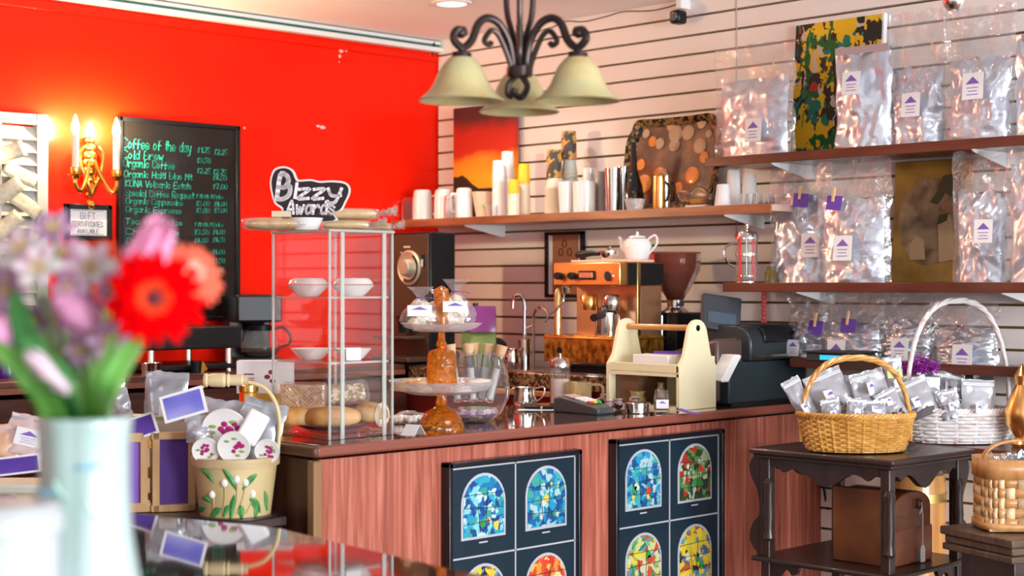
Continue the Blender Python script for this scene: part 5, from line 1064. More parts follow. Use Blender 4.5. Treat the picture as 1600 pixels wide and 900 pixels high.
for i,(px,py,dx,lb) in enumerate([(1130,288,.06,'upturned foam cup at the front left of the right-hand group'),(1147,266,.16,'taller upturned foam cup at the back of the right-hand group'),(1171,271,.18,'upturned foam cup at the back right, above the shot glasses')]):
    x,y,t=sp(px,dx); h=Zp(py,t)-S; o=part('foam_cup',invg(14*t/F,10*t/F,h),M_fo,loc=(x,y,S)); tag(o,lb,'cup','upturned foam cups near the shelf end')
    part('rim',G().lathe([(14*t/F,0),(15.5*t/F,.002),(14*t/F,.006)],26),M_fo,o)
for i,px in enumerate((1161,1173,1185,1197)):
    x,y,t=sp(px,.06); o=part('shot_glass',cupg(.011,.014,.045),M_clear,loc=(x,y,S)); tag(o,['shot glass nearest the foam cups, first of four','second shot glass from the foam cups','third shot glass from the foam cups','shot glass at the very end of the middle shelf'][i],'glass','shot glasses at the right end of the middle shelf')
# french press and small jar on the lower right shelf
y,t=onX(1167,SX+.08); k=t/F; z_=lambda py:Zp(py,t)-SZ3
fp=thing('french_press','glass french press with a domed chrome lid at the left end of the lower shelf','french press',(SX+.08,y,SZ3),RC)
part('beaker',G().lathe([(0,.012),(17*k,.012),(17*k,z_(372)),(16*k,z_(372)),(16*k,.016),(0,.016)],32),M_clear,fp)
g=G().lathe([(0,0),(19*k,0),(19*k,.008),(17*k,.012),(0,.012)],32)
for q in range(4): a=PI/4+PI/2*q; g.box((17.6*k*math.cos(a),17.6*k*math.sin(a),z_(405)/1),(.003,.012,z_(372)*.98),rz=a) if 0 else g.box((17.6*k*math.cos(a),17.6*k*math.sin(a),z_(372)/2),(.003,.010,z_(372)),rz=a)
g.lathe([(17.5*k,z_(400)),(18.2*k,z_(400)),(18.2*k,z_(396)),(17.5*k,z_(396))],32)
part('frame',g,M_chrome,fp)
part('lid',G().lathe([(19*k,z_(373)),(19*k,z_(369)),(16*k,z_(362)),(6*k,z_(360)),(2*k,z_(357)),(3.5*k,z_(354)),(3*k,z_(350)),(0,z_(349))],32),M_chrome,fp)
part('handle',G().tube(catmull([(-17*k,0,z_(380)),(-32*k,0,z_(385)),(-35*k,0,z_(398)),(-28*k,0,z_(412)),(-17*k,0,z_(418))],6),.0045,8),M_chrome,fp); part('plunger',G().tube([(0,0,z_(430)),(0,0,z_(362))],.003,8).lathe([(0,0),(15*k,0),(15*k,.004),(0,.006)],28,(0,0,z_(432))),M_steel,fp)
y,t=onX(1205,SX+.1); o=part('spice_jar',G().lathe([(0,0),(.022,0),(.022,.04),(.015,.05),(.016,.062),(0,.062)],20),mat('amber_olive',(.25,.18,.05),.15,0,.4),loc=(SX+.1,y,SZ3)); tag(o,'small olive glass jar beside the french press','jar')
# ================================================================= SILVER BAGS
def bagshape(w,h,d,seed,top=.35,crin=.012,nu=26,nv=30,taper=.1,zlo=0):
    def side(sg):
        def fn(u,v):
            z=v*h; ew=1-.10*math.sin(PI*min(v*1.3,1))*taper*3; x=(u-.5)*w*ew
            body=max(0,math.sin(PI*u))**.5
            prof=max(0,1-max(0,(v-(1-top))/top)) if v>1-top else 1
            dep=d/2*body*(prof**.7)*(.75+.25*math.cos(v*2.5))
            n=noise.fractal(Vector((u*3.1+seed,v*4.3,sg*3+seed)),1,2,4)*crin + noise.noise(Vector((u*9+seed,v*11,sg)))*crin*.5
            if u in(0,1): n*=.2
            xx=x+noise.noise(Vector((v*5+seed,u*2,9)))*crin*.9
            return (xx,-sg*dep+n*(1 if 0<v else 0),z+(noise.noise(Vector((u*5,seed,3)))*crin*(1 if v==1 else 0)))
        return fn
    g=G(); g.sheet(side(1),nu,nv); g.sheet(side(-1),nu,nv)
    g.add([((-.5+i/8)*w,s_*d/2*max(0,math.sin(PI*i/8))**.5*.98,0.001) for s_ in (-1,1) for i in range(9)],[(i,i+1,i+10,i+9) for i in range(8)])
    return g
M_clip=mat('wooden_peg',(.72,.48,.25),.6)
def coffeebag(lb,px0,px1,pyt,z,X,clear=True,itop=None,seed=0,tagp=False,lab=(.5,.35),grp=None,open_=False,dep=.10):
    """outer clear sleeve with a silver pouch; px give the edges on plane X, z the shelf"""
    ya,ta=onX(px0,X); yb,tb_=onX(px1,X); t=(ta+tb_)/2; w=ya-yb; h=Zp(pyt,t)-z
    b=thing('coffee_bag',lb,'bag',(X,(ya+yb)/2,z+.001),R(-90)+R(random.Random(seed).uniform(-4,4)),grp)
    hi=(Zp(itop,t)-z) if itop else h
    wi=w*(.86 if clear else 1)
    part('foil_pouch',bagshape(wi,hi*.985,dep*.9,seed,top=.4 if clear else .55,crin=.014),M_foil,b,smooth=70)
    if open_: part('pouch_mouth',G().box((0,-.012,hi*.95),(wi*.96,.004,hi*.07)),M_foils,b,label='folded darker top edge')
    if clear: part('clear_sleeve',bagshape(w*1.04,h,dep*1.15,seed+3,top=.5,crin=.018,nu=22,nv=26),M_film,b,smooth=60)
    lw=min(.075,w*.32); fy=-dep*.54
    triangle_label(lw,lw*1.15,b,((lab[0]-.5)*w,fy-.012,hi*lab[1]),rx=R(-4))
    if tagp:
        s=part('purple_tag',G().box((0,0,0),(.062,.002,.05)),M_purple,b,loc=((tagp-.5)*w,-dep*.42-.006,hi*.93),label='purple paper tag'); s.rotation_euler=(R(-8),R(4),0)
        part('clothes_peg',G().box((-.004,-.004,.028),(.008,.008,.05)),M_clip,s)
    return b
U_=SZ2+.001
coffeebag('big clear bag round a silver pouch at the left end of the upper shelf',1117,1243,70,U_,4.68,True,122,1,lab=(.62,.32),dep=.09)
coffeebag('plain open-topped silver pouch in front of the abstract painting, upper shelf',1308,1392,70,U_,4.66,False,None,2,lab=(.42,.62),open_=True,dep=.08)
coffeebag('tall clear bag of silver pouch, upper shelf, just right of the plain silver pouch',1390,1480,18,U_,4.69,True,105,3,lab=(.55,.50),dep=.09)
coffeebag('largest clear bag of silver pouch at the right of the upper shelf',1477,1588,10,U_,4.66,True,88,4,lab=(.55,.62),dep=.10)
coffeebag('silver bag cut off by the right edge on the upper shelf',1588,1690,48,U_,4.64,False,None,5,lab=(.7,.5),dep=.10)
V_=SZ3+.001
coffeebag('clear bag with purple tag on the lower shelf beside the french press',1206,1296,258,V_,4.745,True,305,6,tagp=.62,lab=(.82,.42),dep=.09)
coffeebag('wide clear bag with pegged purple tag, lower shelf, left of the oval portrait',1278,1392,250,V_,4.65,True,308,7,tagp=.34,lab=(.5,.40),dep=.10)
coffeebag('clear bag just right of the oval portrait on the lower shelf',1490,1580,236,V_,4.68,True,298,8,lab=(.7,.55),dep=.09)
coffeebag('silver bag cut off by the right edge on the lower shelf',1572,1680,228,V_,4.64,True,250,9,lab=(.8,.5),dep=.10)
W_=SZ4+.001
coffeebag('clear bag on the lowest shelf right behind the register, leftmost',1234,1292,456,W_,4.81,True,508,10,tagp=.85,lab=(.3,.3),dep=.07)
coffeebag('clear bag with pegged purple tag on the lowest shelf above the yellow basket',1280,1382,455,W_,4.80,True,505,11,tagp=.55,lab=(.4,.2),dep=.08)
coffeebag('clear bag on the lowest shelf inside the left of the white basket handle',1376,1460,456,W_,4.81,True,500,12,lab=(.5,.3),dep=.07)
coffeebag('clear bag on the lowest shelf framed by the right of the white basket handle',1455,1560,456,W_,4.80,True,512,13,lab=(.6,.2),dep=.08)
# ================================================================= SIDE TABLE WITH BASKETS
TT=.88; nx,ny,nt_=onZ(1395,720,TT)
_,fy_,_=onZ(1170,699,TT); TX1=4.52
tw=TX1-nx; tdp=fy_-ny; tdp=min(tdp,CFY-.06-ny)
st_=thing('side_table','dark carved wooden side table holding the yellow and white wicker baskets','table',(nx,ny,0))
part('table_top',G().box((tw/2,tdp/2,TT-.009),(tw,tdp,.018)).box((tw/2,tdp/2,TT-.024),(tw-.02,tdp-.02,.014)),M_dkwood,st_,bev=.006)
def scallop(L,h0,h1,n=20):
    P=[(0,0),(L,0)]
    for q in range(n+1):
        u=1-q/n; a=abs(u-.5)*2
        z=h0+(h1-h0)*(.5+.5*math.cos(u*PI*4))*(1 if .1<u<.9 else 0)
        P.append((u*L,-z))
    return P
ins=.045
part('apron',G().prism(scallop(tdp-2*ins,.028,.075),-.01,.01,Matrix.Translation((ins,ins,TT-.03))@Matrix.Rotation(R(90),4,'Z')),M_dkwood,st_)
part('apron',G().prism(scallop(tdp-2*ins,.028,.075),-.01,.01,Matrix.Translation((tw-ins,ins,TT-.03))@Matrix.Rotation(R(90),4,'Z')),M_dkwood,st_)
part('apron',G().prism(scallop(tw-2*ins,.028,.075),-.01,.01,Matrix.Translation((ins,ins,TT-.03))),M_dkwood,st_)
part('apron',G().prism(scallop(tw-2*ins,.028,.075),-.01,.01,Matrix.Translation((ins,tdp-ins,TT-.03))),M_dkwood,st_)
LS=.535
for a,b in ((ins,ins),(ins,tdp-ins),(tw-ins,ins),(tw-ins,tdp-ins)):
    l=part('leg',G().box((a,b,(TT-.03)/2),(.034,.034,TT-.03)),M_dkwood,st_,bev=.005)
    sx_=-1 if a<tw/2 else 1
    part('turned_bead',G().lathe([(.012,LS+.05),(.02,LS+.06),(.014,LS+.09),(.019,LS+.14),(.015,LS+.2),(.02,LS+.235),(.012,LS+.25)],16,(a-.014,b-.014,0)),M_dkwood,l)
def fret(h,wd):
    return [(0,0),(wd*.5,.01),(wd,.05),(wd*.75,.10),(wd*.25,.13),(wd*.35,.2),(wd*.9,.25),(wd,.29),(wd*.6,h),(0,h)]
for (M_,) in [(Matrix.Translation((ins,tdp-ins+.016,LS+.0))@Matrix.Rotation(R(90),4,'Z'),),(Matrix.Translation((tw-ins+.016,ins,LS)),),(Matrix.Translation((ins,ins-.016,LS+.0))@Matrix.Rotation(R(-90),4,'Z'),)][:2]:
    part('side_fret',G().prism([(v.x,v.y) for v in catmull([Vector((a,b,0)) for a,b in fret(TT-.03-LS,.05)],4,True)],-.008,.008,M_),M_dkwood,st_)
part('lower_shelf',G().box((tw/2,tdp/2,LS-.008),(tw-.01,tdp-.01,.016)),M_dkwood,st_,bev=.006)
for (p0,rz_) in (((ins,ins+.02),90),((ins,tdp-ins-.02),-90),((ins+.02,ins),0),((tw-ins-.02,ins),180)):
    part('shelf_bracket',G().prism([(v.x,v.y) for v in catmull([Vector(q) for q in [(0,0,0),(.09,0,0),(.10,-.02,0),(.08,-.035,0),(.06,-.02,0),(.04,-.03,0),(.02,-.07,0),(.012,-.12,0),(0,-.12,0)]],4,True)],-.007,.007,Matrix.Translation((p0[0],p0[1],LS-.016))@Matrix.Rotation(R(rz_),4,'Z')),M_dkwood,st_)
# leather case on the lower shelf
M_lea=ramp_mat('worn_leather',[(.3,(.10,.03,.012)),(.6,(.24,.075,.022)),(.8,(.34,.12,.04))],scale=(5,5,5),rough=.4,coat=.2)
lx0,ly0=nx+.14,ny+.08
lc=thing('leather_case','old brown leather case with a rounded lid flap on the side table lower shelf','case',(lx0,ly0,LS))
hL=.235; dL=.22; wL=.215
part('body',G().box((wL/2,dL/2,hL*.24),(wL*1.05,dL,hL*.48)),ramp_mat('scuffed_leather',[(.3,(.2,.06,.03)),(.58,(.36,.12,.06)),(.68,(.3,.28,.22))],scale=(11,11,11),rough=.5),lc,bev=.006)
P=[(0,0),(wL,0),(wL,hL*.2)]+[(wL/2+wL/2*math.cos(a),hL*.28+hL*.22*math.sin(a)) for a in [PI*q/12 for q in range(13)]]+[(0,hL*.2)]
part('lid',G().prism([(a,b+hL*.46) for a,b in P],0.004,dL-.004),M_lea,lc,bev=.004)
part('side_flap',G().box((-.008,dL/2,hL*.5),(.01,dL*.98,hL)),M_lea,lc,bev=.004)
rg=part('ring',G().tube([(wL*.62+.014*math.cos(q*PI/8),-.004,hL*.78+.014*math.sin(q*PI/8)) for q in range(16)],.003,6,True),M_iron,lc)
tg_=thing('price_tag','white paper price tag hanging by a string from the leather case ring','tag',(lx0+wL*.62,ly0-.012,LS+hL*.72))
part('string',G().tube([(0,0,.02),(.002,-.003,-.02),(.0,-.004,-.11)],.0018,6).tube([(0,0,.0),(-.014,-.002,-.016)],.0018,6),M_white,tg_)
part('paper',G().prism([(-.013,-.165),(.013,-.165),(.013,-.125),(.006,-.112),(-.006,-.112),(-.013,-.125)],-.005,-.004),M_white,tg_)
# power cord
pts=[]
for a,b in [(1283,735),(1290,780),(1300,830),(1302,868)]:
    x,t=onY(a,CFY-.02); pts.append((x,CFY-.02,Zp(b,t)))
tag(part('power_cord',G().tube(catmull(pts,5),.004,6),M_black),'thin black cord hanging against the counter front behind the side table','cord')
pts=[]
for a,b in [(1210,732),(1203,752),(1222,770),(1224,800),(1216,835),(1226,846),(1234,850)]:
    x,t=onY(a,CFY-.03); pts.append((x,CFY-.03,Zp(b,t)))
# ---------------- wicker baskets
def wicker(cx,cy,z,a,b,h,rz,m,rows,stakes,lb,name='wicker_basket',flare=.82,rr=.0045,flat=1,handle=None,hm=None,stake_r=.005,rough_end=False):
    o=thing(name,lb,'basket',(cx,cy,z),rz)
    g=G(); n=stakes*4
    def rad(v): return flare+(1-flare)*v**.8
    for i in range(rows):
        v=(i+.5)/rows; P=[]
        for q in range(n):
            an=2*PI*q/n; off=.0045*math.cos(an*stakes/1+PI*(i%2)); R_=rad(v); P.append(((a*R_+off)*math.cos(an),(b*R_+off)*math.sin(an),.008+v*(h-.014)+noise.noise(Vector((an*2,i,0)))*.0015))
        g.tube(P,rr,6,True,flat=flat)
    part('woven_wall',g,m,o)
    g=G()
    for q in range(stakes):
        an=2*PI*(q+.5)/stakes; g.tube([((a*rad(v))*math.cos(an),(b*rad(v))*math.sin(an),.004+v*h) for v in (0,.25,.5,.75,1)],stake_r,6)
    part('stakes',g,m,o)
    g=G()
    for ph in (0,1,2):
        P=[((a+.004+.004*math.cos(12*2*an+ph*2.09))*math.cos(an),(b+.004+.004*math.cos(24*an+ph*2.09))*math.sin(an),h+.006*math.sin(24*an+ph*2.09)) for an in [2*PI*q/144 for q in range(144)]]
        g.tube(P,.005,6,True)
    part('braided_rim',g,m,o)
    g=G().lathe([(0,.003),(flare,.003),(flare,.008),(0,.008)],36); g.v=[(x*a,y*b,zz) for x,y,zz in g.v]; part('base',g,m,o)
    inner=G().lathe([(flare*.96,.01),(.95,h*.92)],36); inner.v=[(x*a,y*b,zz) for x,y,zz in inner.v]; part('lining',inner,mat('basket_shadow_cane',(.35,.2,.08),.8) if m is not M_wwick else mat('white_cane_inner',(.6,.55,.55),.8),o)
    if handle:
        hh,an0=handle; g=G()
        for ph in range(3):
            P=[]
            for q in range(41):
                u=q/40; an=PI*u; ca,sa=math.cos(an),math.sin(an)
                lx_=a*.97*(abs(ca)**.8)*(1 if ca>0 else -1); P.append((lx_*math.cos(an0)+.005*math.cos(u*34+ph*2.09)*math.sin(an0),lx_*math.sin(an0)*(b/a)+.005*math.cos(u*34+ph*2.09),h*.3+(hh-h*.3)*sa**.75+.005*math.sin(u*34+ph*2.09)))
            g.tube(P,.0065,8)
        part('handle',g,hm or m,o)
    return o
M_ywick=ramp_mat('honey_cane',[(.3,(.45,.19,.03)),(.6,(.72,.38,.09)),(.8,(.80,.50,.17))],scale=(14,14,40),rough=.4,coat=.3)
M_wwick=ramp_mat('white_cane',[(.3,(.6,.5,.45)),(.45,(.82,.78,.78)),(1,(.88,.86,.88))],scale=(20,20,40),rough=.5)
D1=4.88; k=D1/F; x1,y1=atD(1337,D1); zt=Zp(648,D1)
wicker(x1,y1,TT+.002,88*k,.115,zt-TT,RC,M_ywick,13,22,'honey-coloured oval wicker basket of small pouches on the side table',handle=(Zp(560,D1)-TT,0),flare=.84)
D2=5.20; k2=D2/F; x2,y2=atD(1497,D2); zt2=Zp(640,D2)
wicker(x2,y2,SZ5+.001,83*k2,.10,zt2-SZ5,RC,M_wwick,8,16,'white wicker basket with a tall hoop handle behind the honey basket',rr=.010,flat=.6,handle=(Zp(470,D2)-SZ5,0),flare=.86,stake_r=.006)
# pouches
M_pz=mat('pouch_silver',(.52,.55,.62),.28,.7,bump=('crumple',22,.3,.008)); M_pw=mat('pouch_clear_grey',(.46,.47,.52),.2,.3,bump=('noise',14,.4,.01)); M_tea=ramp_mat('loose_tea',[(.4,(.10,.08,.05)),(.6,(.4,.36,.22))],scale=(160,160,160),rough=.8)
def tilt(o,ax,ay,az): o.rotation_euler=(R(ax),R(ay),az)
def teapouch(name,lb,loc,w,h,ax,ay,az,m,tea=None,lab=.35,grp=None,triangle=True,labm=None,zl=0):
    o=thing(name,lb,'pouch',loc,0,grp); tilt(o,ax,ay,az)
    sd=hash(lb)%97 if 0 else (sum(map(ord,lb))%97)
    part('pouch',bagshape(w,h,.028,sd,top=.6,crin=.005,nu=12,nv=14,taper=0),m,o,smooth=70)
    part('zip_seal',G().box((0,-.004,h*.86),(w*.94,.003,.004)).box((0,-.004,h*.90),(w*.94,.003,.003)),M_white,o)
    if tea: part('tea_window',bagshape(w*.86,h*.45,.034,sd,top=.3,crin=.003,nu=10,nv=8,taper=0),tea,o)
    triangle_label(w*.8,h*.26,o,(0,-.021,h*lab),triangle,lines=False,back=labm,name='label_band')
    return o
Gp='tea pouches in the honey basket'; zb1=TT+.015
def bl(D,px,py):
    D-=.2 if px<1425 else .0; x,y=atD(px,D); return (x,y,Zp(py,D))
P1=[('large clear-fronted tea pouch leaning at the back left of the honey basket',1312,650,5.12,.125,.15,-12,-22,0,M_pw,M_tea,.45),
('tea pouch with bold purple triangle standing highest in the honey basket',1372,650,5.10,.11,.145,-8,-14,5,M_pw,mat('green_tea',(.42,.40,.28),.8),.62),
('small white-topped pouch at the left front of the honey basket',1303,658,5.02,.06,.07,-10,-10,0,M_pz,None,.3),
('small pouch second from left at the front of the honey basket',1337,660,5.00,.06,.075,-8,4,0,M_pz,None,.3),
('small pouch with brown tea right of centre at the front of the honey basket',1368,660,5.0,.075,.07,-10,-4,0,M_pz,M_tea,.55),
('pale folded pouch sticking out at the far left of the honey basket',1265,650,5.08,.06,.13,-10,-28,0,M_pw,None,.2),
('pale pouch tip showing behind the others near the honey basket handle',1316,640,5.20,.07,.11,0,8,0,M_pw,None,.4),
('dark-bottomed pouch at the right rim of the honey basket',1405,655,5.05,.07,.10,-15,-28,0,M_pw,mat('dark_tea',(.07,.035,.03),.7),.6)]
for lb,px,py,D,w,h,ax,ay,az,m,te,la in P1: teapouch('tea_pouch',lb,bl(D,px,py),w,h,ax,ay,RC+R(az),m,te,la,Gp)
Gp='tea pouches in the white basket'
P2=[('dark tea pouch leaning left at the front left of the white basket',1445,652,5.12,.12,.13,-12,-24,0,M_pw,mat('dark_leaf_tea',(.10,.09,.10),.7),.42),
('silver pouch lying behind in the middle of the white basket',1478,640,5.22,.11,.13,-18,10,0,M_pz,None,.5),
('upright clear pouch with a purple triangle at the right of the white basket',1528,655,5.12,.11,.13,-8,3,0,M_pw,None,.25),
('pouch lying flat along the back rim of the white basket, left',1462,606,5.28,.12,.10,-30,4,0,M_pz,None,.4),
('pouch standing at the back right of the white basket',1528,620,5.28,.12,.11,-10,-3,0,M_pz,None,.5),
('small crumpled silver pouch between the dark tea pouch and the right one',1490,655,5.10,.07,.10,-10,-12,0,M_pz,None,.4)]
for lb,px,py,D,w,h,ax,ay,az,m,te,la in P2: teapouch('tea_pouch',lb,bl(D,px,py),w,h,ax,ay,RC+R(az),m,te,la,Gp)
o=teapouch('tea_pouch','lime green labelled pouch between the two wicker baskets',bl(5.25,1398,605),.06,.10,0,-6,RC,M_pz,None,.45,None,False,mat('lime_label',(.55,.68,.25),.6))
# purple shredded paper
g=G(); r_=random.Random(4)
for q in range(150):
    a=r_.uniform(0,6.28); d=r_.uniform(0,1)**.5; zz=r_.uniform(0,1); p0=Vector((d*.065*math.cos(a),d*.035*math.sin(a),.005+.055*zz*(1-d*.6))); pts=[p0+Vector((math.cos(a+s_*1.3)*.012*s_,r_.uniform(-.01,.01),.010*math.sin(s_*2+q))) for s_ in (0,1,2)]
    g.tube(pts,.003,4,flat=.3)
xx,yy,zz=bl(5.24,1437,582); o=part('shredded_paper',g,mat('magenta_shred',(.30,.02,.32),.5),loc=(xx,yy,zz),rz=RC); tag(o,'nest of bright purple shredded paper in the white basket','shredded paper',kind='stuff')
xx,yy,zz=bl(5.24,1437,600); o=thing('gift_pack','flat silver pack under the purple shredded paper in the white basket','pack',(xx,yy,SZ5+.01),RC); part('pack',G().box((0,0,(Zp(583,5.24)-SZ5-.012)/2),(.13,.06,Zp(583,5.24)-TT-.018)),M_pz,o,bev=.006)
# ---------------- small brown table and splint basket at right edge
D3=4.5; bx_,by_=atD(1600,D3); zt3=Zp(826,D3)
rt_=thing('side_table','smaller brown stepped-edge table under the splint basket at the right edge','table',(bx_,by_,0),R(-20))
part('table_top',G().box((.0,0,zt3-.012),(.36,.30,.024)).box((0,0,zt3-.036),(.34,.28,.022)).box((0,0,zt3-.058),(.35,.29,.02)),ramp_mat('brown_table_wood',[(.3,(.06,.035,.025)),(.7,(.17,.10,.06))],scale=(8,50,8),rough=.35),rt_,bev=.004)
part('apron',G().box((0,0,zt3-.12),(.27,.22,.1)),M_dkwood,rt_,bev=.003)
for a in (-.11,.11):
    for b in (-.09,.09): part('leg',G().box((a,b,(zt3-.1)/2),(.04,.04,zt3-.1)),M_dkwood,rt_,bev=.004)
M_spl=ramp_mat('splint_wood',[(.3,(.42,.18,.05)),(.7,(.66,.36,.14))],scale=(30,30,5),rough=.4,coat=.2); M_spl2=ramp_mat('splint_light',[(.3,(.6,.38,.18)),(.7,(.85,.65,.4))],scale=(8,8,40),rough=.45)
bk_=thing('splint_basket','brown woven splint basket with a bentwood handle at the right edge','basket',(bx_,by_,zt3+.001),RC)
hb_=Zp(712,D3)-zt3; wb=.13; db=.085
def sq(an,a,b,e=.45): 
    c,s=math.cos(an),math.sin(an); return (abs(c)**e*(1 if c>0 else -1)*a,abs(s)**e*(1 if s>0 else -1)*b)
g=G(); nn=112
rows=5
for i in range(rows):
    z0_=.012+i*(hb_*.68)/rows; vs=[]
    for q in range(nn):
        an=2*PI*q/nn; o_=.0035*math.cos(q*2*PI/8+PI*(i%2)); x_,y_=sq(an,wb+o_,db+o_); vs+=[(x_,y_,z0_+.001),(x_,y_,z0_+(hb_*.68)/rows-.001)]
    g.add(vs,[(2*q,2*((q+1)%nn),2*((q+1)%nn)+1,2*q+1) for q in range(nn)])
part('woven_bands',g,M_spl,bk_,sol=.002)
g=G()
for s_ in range(28):
    vs=[];
    for i in range(rows*4+1):
        z_=.008+i*(hb_*.68)/(rows*4); 
        for dq in (-1.6,1.6):
            q=s_*4+dq; an=2*PI*q/nn; o_=-.0035*math.cos(s_*PI)*math.cos((i/4-.5)*PI)*1.0; x_,y_=sq(an,wb+o_,db+o_); vs.append((x_,y_,z_))
    g.add(vs,[(2*i,2*i+1,2*i+3,2*i+2) for i in range(rows*4)])
part('upright_splints',g,M_spl2,bk_,sol=.0015)
for z0_,h_ in ((hb_*.68+.008,hb_*.26),(.006,.02)):
    vs=[]
    for q in range(nn): x_,y_=sq(2*PI*q/nn,wb+.006,db+.006); vs+=[(x_,y_,z0_),(x_,y_,z0_+h_)]
    part('rim_band',G().add(vs,[(2*q,2*((q+1)%nn),2*((q+1)%nn)+1,2*q+1) for q in range(nn)]),M_spl,bk_,sol=.004)
part('base',G().box((0,0,.006),(wb*1.9,db*1.9,.006)),M_spl,bk_)
g=G(); hw=.025
P=[(-wb*.93,hb_*.7)]+[(-wb*.9*math.cos(PI*q/14)*1.0,hb_*.9+(Zp(688,D3)-zt3-hb_*.9)*math.sin(PI*q/14)**.7) for q in range(15)]+[(wb*.93,hb_*.7)]
vs=[]
for a_,b_ in P: vs+=[(a_,-db*.0-hw/2,b_),(a_,hw/2,b_)]
g.add(vs,[(2*q,2*q+1,2*q+3,2*q+2) for q in range(len(P)-1)]); part('handle',g,M_spl,bk_,sol=.006)
for i,(a,b,c) in enumerate([(-.06,.0,10),(0,.02,-8),(.05,-.01,15)]):
    v=Matrix.Rotation(RC,3,'Z')@Vector((a,b,0)); o=part('wrapped_sweet_bag',bagshape(.09,.10,.05,i+60,top=.4,crin=.02,nu=14,nv=14),[M_film,M_pz][i%2],loc=(bx_+v.x,by_+v.y,zt3+hb_*.55),rz=RC+R(c)); tag(o,['clear wrapped bag at the left in the splint basket','silvery wrapped bag in the middle of the splint basket','clear wrapped bag at the right in the splint basket'][i],'bag','wrapped bags in the splint basket')
# copper ornament and glass at far right behind
x_,y_=atD(1592,5.2); y_,t_=onX(1596,4.72); 
o=thing('copper_urn','small copper urn on a dark stand at the right edge','urn',(4.72,onX(1597,4.72)[0],SZ5+.001)); k=t_/F
part('body',G().lathe([(0,0),(.03,0),(.035,.01),(.02,.03),(.05,.07),(.055,.12),(.035,.17),(.02,.2),(.025,.23),(.008,.26),(0,.27)],28),mat('copper_panel'),o)
# wooden barrel-like panel behind table
x_,t_=onY(1440,3.2)
xd_,yd_=atD(1412,5.35)
dr=thing('wooden_drum','upright varnished orange wooden drum on the floor behind the side table','drum',(4.76,2.885,0))
part('shell',G().lathe([(0,.0),(.10,.0),(.105,.03),(.105,.72),(.10,.75),(0,.75)],32),ramp_mat('varnished_orange_wood',[(.3,(.5,.17,.03)),(.7,(.85,.42,.12))],scale=(20,20,2),rough=.25,coat=.5),dr)
for z_ in (.08,.66): part('hoop',G().lathe([(.106,z_),(.109,z_),(.109,z_+.03),(.106,z_+.03)],32),mat('brass_trim'),dr)
# ================================================================= FOREGROUND TABLE THINGS
T_=TZ+.001; TL=T2+.001; KK=.62/.51
def fg(px,py,z=TZ): return onZ(px,py,z)
# painted wooden basket
PD=4.21; kp=PD/F; xb_,yb_=atD(368,PD); kzp=lambda py:Zp(py,PD)-TL
zr=Zp(712,PD)-TL; rt0=66*kp; rb0=54*kp
M_pb=ramp_mat('pale_basket_wood',[(.3,(.48,.35,.15)),(.6,(.64,.51,.26)),(.8,(.72,.60,.36))],scale=(6,6,2),rough=.5)
pb=thing('painted_basket','pale wooden slat basket painted with white buds and green leaves, full of gifts','basket',(xb_,yb_,TL),RC)
part('wall',G().lathe([(0,0),(rb0,0),(rb0+.001,.003),(rt0,zr),(rt0-.004,zr),(rb0-.003,.006),(0,.006)],44),M_pb,pb)
part('rim_band',G().lathe([(rt0-.003,zr-.022),(rt0+.004,zr-.022),(rt0+.005,zr),(rt0-.004,zr+.001)],44),ramp_mat('rim_wood',[(.3,(.5,.36,.18)),(.7,(.68,.52,.3))],scale=(8,8,30),rough=.5),pb)
part('base_disc',G().lathe([(0,-.0005),(rb0+.02,-.0005),(rb0+.02,.004),(rb0,.005)],40),M_dkwood,pb,label='dark base rim')
def onb(an,v,off=.0015): 
    r=(rb0+(rt0-rb0)*v)+off; a=R(-90)+an; return Vector((r*math.cos(a),r*math.sin(a),v*zr))
def leaf(g,a0,v0,a1,v1,wd,off=.002):
    n=8
    vs=[]
    for i in range(n+1):
        u=i/n; a=a0+(a1-a0)*u; v=v0+(v1-v0)*u+.03*math.sin(PI*u); w_=wd*math.sin(PI*(.08+.9*u))
        da,dv=(a1-a0),(v1-v0)*zr/rt0; L_=math.hypot(da,dv); na,nv=-dv/L_,da/L_
        for s in (-1,0,1): vs.append(onb(a+na*w_*s,v+nv*w_*s*rt0/zr,off+(.003 if s==0 else 0)))
    g.add(vs,[(3*i+j,3*i+j+1,3*i+j+4,3*i+j+3) for i in range(n) for j in (0,1)])
g=G()
for a0,v0,a1,v1,w_ in [(-.85,.35,-.45,.28,.07),(-.75,.85,-.35,.62,.07),(-.1,.85,.2,.5,.07),(.7,.75,.35,.5,.08),(-.55,.02,-.2,.2,.09),(.05,.0,.15,.42,.08),(.9,.1,.55,.35,.1),(.35,.02,.3,.25,.09),(-.15,.05,.0,.25,.07),(.75,.0,.8,.28,.08),(-1.1,.1,-.75,.2,.09),(1.2,.1,1.0,.45,.08)]: leaf(g,a0,v0,a1,v1,w_)
part('painted_leaves',g,ramp_mat('leaf_paint',[(.3,(.03,.18,.04)),(.7,(.12,.42,.12))],scale=(40,40,40),rough=.5),pb)
g=G()
for a,v in [(-.1,.62),(-.45,.42),(.42,.62),(.62,.42),(.2,.68)]: p=onb(a,v,.001); g.ball(p,.009,12,8,1,.6,1.2)
part('raised_buds',g,mat('bud_white',(.88,.85,.78),.4),pb)
g=G()
for a0,v0,a1,v1 in [(-.1,.62,-.2,.1),(-.45,.42,-.5,.1),(.42,.62,.2,.1),(.62,.42,.45,.1),(.2,.68,.12,.1)]: g.tube([onb(a0+(a1-a0)*u+.05*math.sin(u*3),v0+(v1-v0)*u,.0015) for u in (0,.25,.5,.75,1)],.0016,5)
part('painted_stems',g,mat('stem_ochre',(.55,.42,.15),.5),pb)
